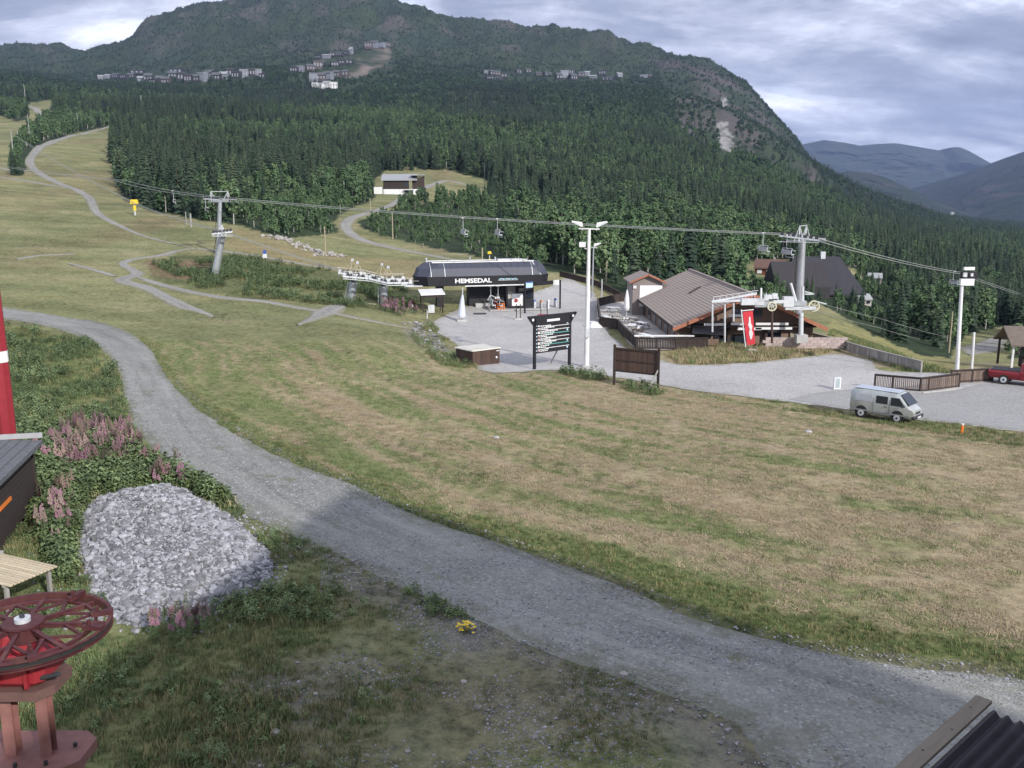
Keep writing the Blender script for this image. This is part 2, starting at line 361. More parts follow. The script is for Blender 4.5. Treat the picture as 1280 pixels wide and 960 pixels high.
PKw = gp([(985,500),(1020,492),(1060,488),(1092,490),(1130,493),(1190,489),(1240,480)])+[(46,72),(60,66),(72,64),(72,52),(52,53.5),(37,55)]+gp([(1262,537),(1200,529),(1150,523),(1060,511),(1010,504)])
park = sheet('parking_lot', PKw, 1.5, .055, M_park, .04)

# ------------------------------------------------------------------ ground sheet: what grows where
def wob(x, y, s, a, seed): return x+fbm(x/s, y/s, 3, seed)*a, y+fbm(x/s+9, y/s, 3, seed+1)*a*.4
px_, py_ = bx0.copy(), by0.copy(); front = (GY > 6)
wx, wy = wob(px_, py_, 30, 10, 40)
near = (GY < 240) & (np.abs(GX) < 200)
dr = np.full(GX.shape, 99.0)
rp = np.r_[ROADP, ROADP[:1]][::2]
nk = near & (GY < 130)
dr[nk] = dist_line(GX[nk], GY[nk], rp); ins = np.zeros(GX.shape, bool); ins[nk] = inpoly(GX[nk], GY[nk], ROADP); dr[ins] = 0
dt = np.full(GX.shape, 99.0)
for pl in TR:
    k = (GX > pl[:, 0].min()-12) & (GX < pl[:, 0].max()+12) & (GY > pl[:, 1].min()-12) & (GY < pl[:, 1].max()+12)
    dt[k] = np.minimum(dt[k], dist_line(GX[k], GY[k], np.r_[pl, pl[:1]][::3]))
dp = np.full(GX.shape, 99.0); dp[nk] = dist_line(GX[nk], GY[nk], np.r_[PLw, PLw[:1]])
upper = ~inpoly(GX, GY, LOWP)    # field side of the road
n_big = fbm(GX/35, GY/35, 4, 50); n_mid = fbm(GX/6, GY/6, 4, 51); n_sm = fbm(GX/1.5, GY/1.5, 3, 52)
def S(x): return np.clip(x, 0, 1)
def lay(col, c, m): return col*(1-m[..., None])+np.array(c)*m[..., None]
col = np.zeros(GX.shape+(3,))+np.array((.155, .17, .062))
tanw = S((px_-200)/800)*.75+S((px_-350)/500)*.25*(py_ > 440)
c_green = (.14, .175, .07); c_tan = (.34, .275, .18); c_olive = (.20, .205, .095); c_straw = (.27, .26, .13)
# swaths left by the mower run beside the road
ed = dr+fbm(GX/12, GY/12, 3, 60)*1.6
al = GX*.83-GY*.56; sw = .5+.5*np.sin(ed*2.05+fbm(GX/25, GY/25, 2, 61)*2); sw2 = .5+.5*np.sin(ed*.63+1+n_big*2); strk = .55*fbm(al/13, ed/1.0, 4, 62)+.65*fbm(al/6, ed/.45, 3, 65)
fieldm = S(tanw*.70+.10+.24*(sw-.5)*S(1.6-GY/90)+.12*(sw2-.5)+strk*2.0+n_mid*.3+n_big*.4)
col = lay(col, c_olive, np.full(GX.shape, 1.0)); col = lay(col, c_straw, S(.35+n_big*1.3+n_mid*.9)); col = lay(col, c_green, S(.15-n_mid*.9-n_sm*.3))
hay = upper & near & (GY < 95) & (py_ > 405)
hk = (S((py_-405)/35)*S((dr-1.2+n_sm*.8)/1.6))*hay
col = lay(col, c_tan, hk*fieldm); col = lay(col, (.115, .145, .05), hk*S(.48-fieldm+n_sm*.25)*.9); groove = np.abs(((ed+fbm(al/9, al/9, 2, 63)*.5)/4.4) % 1-.5)*4.4; col = lay(col, (.075, .085, .035), hk*S(1.0-groove/.28)*S(fbm(al/11, ed/5, 3, 64)*3+.6)*1.0)
col = lay(col, (.085, .115, .036), (upper & nk)*S(1.5-(dr+n_mid*1.2+n_sm*.5)/(.9+1.5*S((px_-300)/500)))*S((py_-430)/80)*.95)
# mown hillside, with browner worn patches
hs_ = (py_ < 425) & (py_ > 120) & front; st2 = fbm(GX/30, GY/6, 4, 72)
col = lay(col, (.12, .135, .065), hs_*S(st2*2.2-.1)*.8); col = lay(col, (.30, .27, .145), hs_*S(-st2*2-.15)*.7)
col = lay(col, (.16, .18, .085), hs_*.45); col = lay(col, (.25, .21, .115), hs_*S(n_big*1.5+n_mid*.5-.1)*.7)
col = lay(col, (.20, .155, .095), hs_*S(fbm(GX/14, GY/50, 4, 70)*2.6-.25)*.65); sf = fbm(GX/10, GY/3, 4, 73); col = lay(col, (.105, .115, .05), hs_*S(sf*2.4-.2)*.7); col = lay(col, (.31, .28, .165), hs_*S(-sf*2.2-.25)*.6)
def zone(poly, c, strength=1.0, nz=.6, soft=None):
    global col
    m = inpoly(wx, wy, poly).astype(float)*front
    col = lay(col, c, m*S(strength+n_mid*nz+n_big*nz*.5))
    return m > .5
zone([(285,283),(340,292),(430,318),(520,325),(640,345),(700,350),(740,365),(720,372),(640,362),(500,350),(420,342),(300,312),(270,300)], (.245, .20, .105), .6)
rough1 = zone([(225,318),(300,318),(420,338),(505,358),(520,378),(500,392),(430,386),(340,376),(290,372),(240,360),(190,348),(185,335)], (.085, .105, .045), .8, .9)
zone([(180,322),(330,328),(335,340),(260,350),(185,345)], (.17, .115, .075), .45, 1.2)
rough2 = zone([(-60,402),(40,410),(110,430),(140,460),(146,500),(130,530),(60,545),(-60,545)], (.105, .125, .045), .75, .8)
zone([(105,440),(150,460),(150,530),(120,560),(80,520),(110,490)], (.23, .20, .11), .5, .9)
rough3 = zone([(-200,545),(60,540),(150,515),(210,575),(330,655),(420,700),(500,740),(560,800),(560,960),(-200,1100)], (.13, .155, .065), .7, .7)
dirt = zone([(400,690),(520,735),(650,800),(820,865),(960,920),(1000,1100),(300,1100),(250,900),(300,830),(420,800)], (.155, .14, .108), .55, 1.3)
zone([(290,840),(420,810),(480,840),(440,900),(330,900)], (.17, .16, .15), .45, 1.5)
zone([(820,440),(900,430),(1000,428),(1045,440),(960,452),(860,455)], (.29, .25, .11), .6)
zone([(1040,400),(1200,455),(1240,470),(1150,470),(1030,425)], (.25, .235, .10), .8)
zone([(535,400),(560,430),(590,450),(560,455),(520,430),(505,408)], (.20, .185, .15), .6, 1.2)
# gravel spilling off the lower edge of the road
col = lay(col, (.185, .18, .175), (nk & ~upper)*S(.9-(dr+n_sm*1.2+n_mid*1.4)/2.2)*S((px_-330)/120))
col = lay(col, (.13, .12, .085), (nk & ~upper)*S(.8-(dr+n_sm+n_mid)/1.2)*.6)
col = lay(col, (.15, .135, .10), (nk & upper)*S(.75-(dr+n_sm*.8+n_mid*.6)/1.1)*S((px_-560)/200)*.8)
# wooded ground and bare rock
def tree_line(x):
    return np.interp(x, [-400,0,20,60,100,138,140,150,160,200,300,345,400,432,442,450,480,530,600,640,700,740,760,800,1020,1060,1100,1150,1190,1280,1700],
                        [150,146,150,140,148,150,205,236,250,266,282,296,292,290,264,280,297,309,322,330,341,344,362,376,378,400,424,446,447,447,447])
BUSH_STRIP = [(62,146),(100,148),(162,150),(150,155),(118,160),(88,168),(62,178),(48,187),(37,199),(34,214),(24,222),(14,219),(17,200),(30,176),(48,158)]
def clear(x, y):
    k = (y > tree_line(x)) & ~inpoly(x, y, BUSH_STRIP)
    for poly in ([(428,300),(424,278),(436,262),(466,250),(462,228),(476,214),(560,212),(612,226),(606,246),(545,252),(486,264),(448,276),(452,290),(490,303),(560,318),(500,318)],
                 [(926,352),(1000,346),(1004,334),(985,322),(920,330)], [(28,128),(66,124),(70,148),(40,150)], [(1180,450),(1205,420),(1265,405),(1290,425),(1250,452)], [(1010,352),(1080,352),(1070,335),(1010,335)]):
        k |= inpoly(x, y, poly)
    return k
TREE_FREE = []       # village and house plots: px rectangles
wood = front & ~clear(wx, wy)
shr = S((25-np.abs(wy-tree_line(wx)))/25)
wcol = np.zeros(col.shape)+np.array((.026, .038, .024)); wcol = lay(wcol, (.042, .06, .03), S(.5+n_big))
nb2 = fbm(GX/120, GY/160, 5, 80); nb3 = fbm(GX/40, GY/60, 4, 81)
wcol = lay(wcol, (.033, .051, .034), S(nb2*1.5+.3)*S((GZ-120)/200)); wcol = lay(wcol, (.10, .085, .075), S(nb3*2.6+nb2-.3)*S((GZ-260)/180)*.6)  # upper mountain ground darkened, cloud shade put into the tint
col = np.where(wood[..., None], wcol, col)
rockm = inpoly(wx, wy, [(800,70),(850,75),(900,90),(945,120),(990,175),(1030,225),(1040,250),(1000,262),(930,225),(860,180),(820,130),(880,110)])*front*(GY > 900)
col = lay(col, (.085, .075, .072), rockm*S(.55+nb3*2.4))
upr = inpoly(wx, wy, [(250,0),(700,30),(640,75),(560,60),(480,95),(330,60)])*front*(GY > 900); col = lay(col, (.085, .08, .07), upr*S(nb3*2.6+nb2*.8-.15)*.7)
quarry = [(440,82),(455,60),(478,57),(492,66),(487,80),(462,95),(430,100)]
col = lay(col, (.185, .155, .135), inpoly(wx+nb3*14, wy+nb3*6, quarry)*front*(GY > 900)*S(.55+nb3*1.5))
scar = inpoly(px_+fbm(GX/12, GY/20, 3, 90)*6, py_, [(896,155),(906,150),(914,168),(917,190),(908,192),(898,180)]) | inpoly(px_+fbm(GX/12, GY/20, 3, 90)*5, py_, [(902,120),(908,120),(910,133),(903,134)])
scar &= front & (GY > 900); col = lay(col, (.27, .26, .25), scar*S(.8+fbm(GX/6, GY/12, 3, 91)*1.4))
# bank of the valley, stream bed stones
valley = front & (GY > 1200) & (px_ > 1000) & (GZ < 10); col = lay(col, (.16, .19, .10), valley*S(nb3*3)*.6)

idx = np.arange(NU*NL).reshape(NL, NU)
F = np.stack([idx[:-1, :-1].ravel(), idx[:-1, 1:].ravel(), idx[1:, 1:].ravel(), idx[1:, :-1].ravel()], 1)
V = np.stack([GX, GY, GZ], -1).reshape(-1, 3)
mg, nt, b = newmat('hillside_ground')
geo = N(nt, 'ShaderNodeNewGeometry'); pos = geo.outputs['Position']
ca = N(nt, 'ShaderNodeAttribute', attribute_name='tint')
f1 = noise(nt, mapping(nt, pos, (1, 1, .3)), 9, 5, .75); f2 = noise(nt, mapping(nt, pos, (1, 1.0, 1), (0, 0, .5)), 2.2, 5, .65); f3 = noise(nt, pos, .35, 4, .6)
k = mth(nt, 'ADD', mth(nt, 'MULTIPLY', f1, .8), mth(nt, 'ADD', mth(nt, 'MULTIPLY', f2, 1.25), mth(nt, 'MULTIPLY', f3, .6)))
f4 = noise(nt, mapping(nt, pos, (1, 1, 1.4)), .05, 6, .75); f5 = noise(nt, mapping(nt, pos, (1, .8, 1)), 30, 4, .8)
kk = mth(nt, 'ADD', mth(nt, 'MULTIPLY_ADD', k, 1.8, -2.27), mth(nt, 'ADD', mth(nt, 'MULTIPLY', f4, .75), mth(nt, 'MULTIPLY', f5, 1.1)))
hs = N(nt, 'ShaderNodeHueSaturation'); nt.links.new(kk, hs.inputs['Value']); nt.links.new(ca.outputs['Color'], hs.inputs['Color'])
g2 = mixc(nt, ramp(nt, f2, [(.42, (0, 0, 0)), (.62, (.35, .35, .35))]), hs.outputs[0], (.24, .205, .115))
fc = N(nt, 'ShaderNodeAttribute', attribute_name='wood')
gfin = mixc(nt, fc.outputs['Fac'], g2, hs.outputs[0])
nt.links.new(gfin, b.inputs['Base Color']); b.inputs['Roughness'].default_value = 1; b.inputs['Specular IOR Level'].default_value = .1
bump(nt, b, k, .10, .8)
me = np_mesh('ground', V, F, mg, True); cattr(me, 'tint', np.clip(col, 0, 1).reshape(-1, 3)); fattr(me, 'wood', wood.astype(float))
ground = tag(link('ground', me), kind='structure')
# the land behind and beside the camera, to the horizon
zb = float(terr(0, -30))
me = np_mesh('ground', [(-9000,-9000,zb-8),(9000,-9000,zb-8),(9000,9000,-90),(-9000,9000,-90)], [(0, 1, 2, 3)], mat('far_land', (.07, .09, .045), .95, .3, .02))
tag(link('ground', me), kind='structure')

# ------------------------------------------------------------------ far ranges
def far_range(name, sky, base, thick, colr, rockc, seed, extra=.0):
    xs = np.array([s[0] for s in sky], float); n = 260
    X = np.linspace(xs[0], xs[-1], n); ys = np.interp(X, xs, [s[1] for s in sky]); Ys = np.interp(X, xs, [s[2] for s in sky])
    yb = np.interp(X, [b_[0] for b_ in base], [b_[1] for b_ in base]); Yb = np.interp(X, [b_[0] for b_ in base], [b_[2] for b_ in base])
    rows = 70; V = []
    top = np.array([atY(x, y, Y) for x, y, Y in zip(X, ys, Ys)]); bot = np.array([atY(x, y, Y) for x, y, Y in zip(X, yb, Yb)])
    for r in range(rows):
        t = r/(rows-1); P = bot*(1-t)+top*t
        amp = math.sin(math.pi*t)
        nz = fbm(P[:, 0]/(thick*.25)+seed, P[:, 2]/(thick*.12)+t*3, 5, seed, .6)
        P[:, 1] += -abs(0)+nz*thick*.35*amp; P[:, 2] += nz*thick*.05*amp
        V.append(P)
    for r in range(12):
        P = top.copy(); P[:, 1] += thick*(r+1)/6; P[:, 2] -= (top[:, 2]-bot[:, 2])*((r+1)/12)**1.5; V.append(P)
    V = np.concatenate(V); R = rows+12; i = np.arange(n*R).reshape(R, n)
    F = np.stack([i[:-1, :-1].ravel(), i[:-1, 1:].ravel(), i[1:, 1:].ravel(), i[1:, :-1].ravel()], 1)
    m, nt, b = newmat(name+'_slopes'); geo = N(nt, 'ShaderNodeNewGeometry')
    a = noise(nt, mapping(nt, geo.outputs['Position'], (1, 1, 1.6)), .0045, 8, .62, .4); c = noise(nt, geo.outputs['Position'], .03, 5, .6)
    q = mth(nt, 'ADD', mth(nt, 'MULTIPLY', a, .7), mth(nt, 'MULTIPLY', c, .3))
    nt.links.new(ramp(nt, q, [(.38, tuple(np.array(colr)*.7)), (.5, colr), (.62, rockc)]), b.inputs['Base Color']); b.inputs['Roughness'].default_value = 1
    b.inputs['Specular IOR Level'].default_value = 0
    bump(nt, b, q, 60, .8)
    me = np_mesh(name, V, F, m, True)
    return tag(link(name, me), kind='structure')
far_range('far_mountains', [(940,186,9000),(1000,181,9000),(1030,175,9000),(1055,178,9000),(1075,182,9000),(1095,180,9000),(1120,179,9000),(1145,183,9200),(1168,187,9200),(1178,189,9200),(1190,184,9000),(1200,184,9000),(1212,189,9000),(1235,202,9000),(1260,216,9000),(1300,232,9000),(1400,240,9000),(1700,266,9000)],
          [(940,262,6500),(1100,262,6500),(1250,268,6500),(1700,270,6500)], 1800, (.04, .058, .045), (.085, .08, .078), 3)
far_range('wooded_hill', [(1000,222,4600),(1040,219,4600),(1060,214,4600),(1085,216,4600),(1105,221,4600),(1125,230,4500),(1150,243,4400),(1180,256,4300),(1215,268,4200),(1260,274,4100)],
          [(1000,274,3400),(1150,279,3300),(1260,280,3300)], 700, (.032, .048, .028), (.07, .062, .055), 9)
far_range('wooded_mountain', [(1180,268,4400),(1200,262,4600),(1215,247,4800),(1235,228,5000),(1256,213,5200),(1275,205,5200),(1300,196,5200),(1350,172,5200),(1450,140,5200),(1600,125,5200),(1800,150,5200),(2050,215,5000),(2300,272,4600)],
          [(1180,274,3900),(1300,277,3600),(1450,278,3500),(2300,282,3600)], 1200, (.034, .048, .032), (.075, .066, .062), 14)

# ------------------------------------------------------------------ trees
def leaf_mat(name, c1, c2, c3, scale=.35, trans=.0):
    m, nt, b = newmat(name)
    oi = N(nt, 'ShaderNodeObjectInfo'); tcn = N(nt, 'ShaderNodeTexCoord')
    a = noise(nt, tcn.outputs['Object'], scale, 3, .6); a2 = noise(nt, tcn.outputs['Object'], scale*7, 2, .6)
    q = mth(nt, 'ADD', mth(nt, 'MULTIPLY', a, .5), mth(nt, 'ADD', mth(nt, 'MULTIPLY', a2, .35), mth(nt, 'MULTIPLY', oi.outputs['Random'], .16)))
    nt.links.new(ramp(nt, q, [(.36, c1), (.5, c2), (.66, c3)]), b.inputs['Base Color'])
    b.inputs['Roughness'].default_value = .8; b.inputs['Specular IOR Level'].default_value = .15
    return m
M_spruce = leaf_mat('spruce_needles', (.017, .032, .023), (.036, .059, .036), (.078, .102, .060))
M_birch = leaf_mat('birch_leaves', (.042, .082, .040), (.088, .145, .068), (.16, .225, .108))
M_shade_spruce = leaf_mat('cloud_shaded_spruce', (.013, .025, .019), (.026, .045, .029), (.054, .075, .045)); M_shade_birch = leaf_mat('cloud_shaded_birch', (.026, .052, .030), (.050, .088, .044), (.09, .14, .068))  # far trees in darker colours: cloud shadow on the mountain painted in
M_bush = leaf_mat('willow_leaves', (.040, .075, .028), (.075, .125, .045), (.13, .18, .07))
M_bark = mat('bark', (.09, .075, .06), .9, .3, 6, bmp=.02); M_wbark = mat('birch_bark', (.42, .40, .36), .8, .35, 5)
def tube_np(pts, rad, n=6):
    pts = np.asarray(pts, float); V = []; 
    for i, p in enumerate(pts):
        for k in range(n):
            a = 2*math.pi*k/n; V.append((p[0]+rad[i]*math.cos(a), p[1]+rad[i]*math.sin(a), p[2]))
    F = [(i*n+k, i*n+(k+1) % n, (i+1)*n+(k+1) % n, (i+1)*n+k) for i in range(len(pts)-1) for k in range(n)]
    return V, F
def spruce_parts(seed, H=12.0, tiers=20, slim=.17, sparse=.0, br=7):
    r = random.Random(seed); V = []; F = []
    for t in range(tiers):
        h = (.06+.94*(t/(tiers-1))**.92)*H; rad = slim*H*((1-h/H)**.78)*(1-.25*math.exp(-((h/H)/.12)**2))+.10
        nb = max(4, int(br*(1-.4*h/H)))
        a0 = r.random()*6.28
        for k in range(nb):
            if r.random() < sparse: continue
            a = a0+6.283*k/nb+r.uniform(-.3, .3); L = rad*r.uniform(.72, 1.18); dz = -L*r.uniform(.25, .6); w = L*r.uniform(.32, .5)+.08
            ca, sa = math.cos(a), math.sin(a); i = len(V); up = .10*H/12+.25*L
            def P(d, s, z): V.append((ca*d-sa*s, sa*d+ca*s, h+z))
            P(0, 0, up); P(L*.5, w*.9, dz*.45-.12*L); P(L*.55, 0, dz*.25+up*.35); P(L*.5, -w*.9, dz*.45-.12*L); P(L, w*.25, dz-.05); P(L*1.02, -w*.2, dz)
            F += [(i, i+1, i+2, i+2), (i, i+2, i+3, i+3), (i+2, i+1, i+4, i+4), (i+2, i+5, i+3, i+3), (i+2, i+4, i+5, i+5)]
    i = len(V); V += [(0, 0, H*1.03), (.12, 0, H*.93), (-.06, .1, H*.93), (-.06, -.1, H*.93)]; F += [(i, i+1, i+2, i+2), (i, i+2, i+3, i+3), (i, i+3, i+1, i+1)]
    V = np.array(V); F3 = np.array([f[:3] for f in F])
    tv, tf = tube_np([(0, 0, -1.0), (0, 0, H*.3), (0, 0, H*.92)], [.19, .14, .03], 5)
    return V, F3, np.array(tv), np.array(tf)
def birch_parts(seed, H=8.0, R=2.2, n=420, low=.18, size=.34):
    r = random.Random(seed); V = []; F = []
    lobes = [(r.uniform(-.5, .5)*R, r.uniform(-.5, .5)*R, H*(low+.12+(.92-low-.12)*((k+.5)/9)), R*r.uniform(.4, .62)*(1.12-.6*(k/9))) for k in range(9)]
    for q in range(n):
        lx, ly, lz, lr = lobes[r.randrange(9)]
        while True:
            x, y, z = (r.uniform(-1, 1) for _ in range(3)); d = x*x+y*y+z*z
            if .12 < d < 1: break
        f = (.55+.45*d**.5)/d**.5 if r.random() < .7 else 1
        c = Vector((lx+x*lr*f, ly+y*lr*f, max(lz+z*lr*1.15*f, H*low*.5)))
        s = size*r.uniform(.5, 1.25)*(1.25-.5*c.z/H)
        nrm = (Vector((x, y, z+.5)).normalized()+Vector((r.uniform(-.8, .8), r.uniform(-.8, .8), r.uniform(-.5, .8)))).normalized()
        t = nrm.orthogonal().normalized(); t.rotate(Matrix.Rotation(r.random()*6.28, 3, nrm)); bt = nrm.cross(t)
        i = len(V)
        for k in range(5):
            a = 6.283*k/5+r.uniform(-.35, .35); rr = s*r.uniform(.6, 1.15); V.append(tuple(c+t*math.cos(a)*rr+bt*math.sin(a)*rr+nrm*r.uniform(-.12, .12)*s))
        F += [(i, i+1, i+2), (i, i+2, i+3), (i, i+3, i+4)]
    tv, tf = tube_np([(0, 0, -.8), (.1, 0, H*.25), (-.05, .1, H*.55), (.05, 0, H*.85)], [.13, .10, .07, .02], 5)
    for k in range(4):
        lx, ly, lz, lr = lobes[k*2+1]; m0 = len(tv); tv2, tf2 = tube_np([(0, 0, lz*.6), (lx*.9, ly*.9, lz)], [.05, .015], 4)
        tv += tv2; tf += [tuple(m0+a for a in f) for f in tf2]
    return np.array(V), np.array(F), np.array(tv), np.array(tf)
SPR = []; BIR = []
for s_, (H, sl, sp_, ti) in enumerate([(13, .165, .0, 22), (12, .19, .05, 20), (14, .14, .08, 24), (11, .2, .02, 19), (13, .13, .3, 20)]):
    cv_, cf_, tv_, tf_ = spruce_parts(100+s_, H, ti, sl, sp_)
    SPR.append((np_mesh('crown', cv_, cf_, M_spruce), np_mesh('trunk', tv_, tf_, M_bark), H))
for s_, (H, R_, n_, lo_) in enumerate([(8, 2.3, 520, .15), (7, 2.5, 520, .1), (9.5, 2.1, 560, .2), (6, 2.2, 420, .05)]):
    cv_, cf_, tv_, tf_ = birch_parts(200+s_, H, R_, n_, lo_)
    BIR.append((np_mesh('crown', cv_, cf_, M_birch), np_mesh('trunk', tv_, tf_, M_wbark), H))
def joined(c, t):
    bm = bmesh.new(); bm.from_mesh(c); bm.from_mesh(t); me = bpy.data.meshes.new('tree_form'); bm.to_mesh(me); 
    nc = len(c.polygons); bm.free(); me.materials.append(c.materials[0]); me.materials.append(t.materials[0])
    mi = np.zeros(len(me.polygons), np.int32); mi[nc:] = 1; me.polygons.foreach_set('material_index', mi); return me
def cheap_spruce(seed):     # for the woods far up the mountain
    cv_, cf_, tv_, tf_ = spruce_parts(seed, 12, 9, .17, 0, 5); return np_mesh('tree_form', cv_, cf_, M_shade_spruce)
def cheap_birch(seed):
    cv_, cf_, tv_, tf_ = birch_parts(seed, 6, 2.4, 60, .05, .95); return np_mesh('tree_form', cv_, cf_, M_shade_birch)
def scatter(name, pts, rot, scl, forms, index, label, cat='', tilt=None):
    """one 'stuff' object: geometry nodes place the forms on a cloud of points"""
    fc = bpy.data.collections.new(name+'_forms')
    for i, f in enumerate(forms):
        o = bpy.data.objects.new('%s_form_%02d' % (name, i), f); fc.objects.link(o)
    me = bpy.data.meshes.new(name); me.vertices.add(len(pts)); me.vertices.foreach_set('co', np.asarray(pts, np.float32).ravel())
    a = me.attributes.new('rot', 'FLOAT_VECTOR', 'POINT'); rv = np.zeros((len(pts), 3), np.float32)
    rv[:, 2] = rot
    if tilt is not None: rv[:, :2] = tilt
    a.data.foreach_set('vector', rv.ravel())
    a = me.attributes.new('scl', 'FLOAT_VECTOR', 'POINT'); sv = np.asarray(scl, np.float32); sv = np.repeat(sv[:, None], 3, 1) if sv.ndim == 1 else sv
    a.data.foreach_set('vector', np.ascontiguousarray(sv).ravel())
    a = me.attributes.new('idx', 'INT', 'POINT'); a.data.foreach_set('value', np.asarray(index, np.int32))
    o = link(name, me); ng = bpy.data.node_groups.new(name+'_nodes', 'GeometryNodeTree')
    ng.interface.new_socket('Geometry', in_out='INPUT', socket_type='NodeSocketGeometry'); ng.interface.new_socket('Geometry', in_out='OUTPUT', socket_type='NodeSocketGeometry')
    gi = ng.nodes.new('NodeGroupInput'); go = ng.nodes.new('NodeGroupOutput'); ip = ng.nodes.new('GeometryNodeInstanceOnPoints'); ci = ng.nodes.new('GeometryNodeCollectionInfo')
    ci.inputs['Collection'].default_value = fc; ci.inputs['Separate Children'].default_value = True; ci.inputs['Reset Children'].default_value = True
    def att(n, t):
        q = ng.nodes.new('GeometryNodeInputNamedAttribute'); q.data_type = t; q.inputs['Name'].default_value = n
        return [s for s in q.outputs if s.enabled and s.name == 'Attribute'][0]
    L = ng.links.new
    L(gi.outputs[0], ip.inputs['Points']); L(ci.outputs[0], ip.inputs['Instance']); ip.inputs['Pick Instance'].default_value = True
    L(att('idx', 'INT'), ip.inputs['Instance Index']); L(att('rot', 'FLOAT_VECTOR'), ip.inputs['Rotation']); L(att('scl', 'FLOAT_VECTOR'), ip.inputs['Scale'])
    L(ip.outputs[0], go.inputs[0])
    md = o.modifiers.new('scatter', 'NODES'); md.node_group = ng
    return tag(o, label, cat or None, None, 'stuff')
# sample the wooded ground
def cand(Y0, Y1, per, umax=.78, yscale=1):
    A_ = umax*(Y1*Y1-Y0*Y0); n = int(A_/per); Y = np.sqrt(RNG.uniform(Y0*Y0, Y1*Y1, n)); X = RNG.uniform(-umax, umax, n)*Y
    return X, Y
HOUSES = []   # (x, y, radius) kept free of trees
def near_house(X, Y):
    k = np.zeros(X.shape, bool)
    for hx, hy, hr in HOUSES: k |= (X-hx)**2+(Y-hy)**2 < hr*hr
    return k
def tree_points():
    out = []
    for Y0, Y1, per in ((125, 420, 9), (420, 900, 20), (900, 1700, 48), (1700, 3100, 62)):
        X, Y = cand(Y0, Y1, per); Z = terr(X, Y); P = np.stack([X, Y, Z], 1); x, y, d = project(P)
        k = (x > -330) & (x < 1620) & ~clear(x, y) & ~near_house(X, Y)
        for pl in TR:
            k &= ~((X > pl[:, 0].min()-5) & (X < pl[:, 0].max()+5) & (Y > pl[:, 1].min()-5) & (Y < pl[:, 1].max()+5) & ((inpoly(X, Y, pl)) | (dist_line(X, Y, pl[::4]) < 3)))
        out.append(np.c_[P[k], x[k], y[k]])
    return np.concatenate(out)

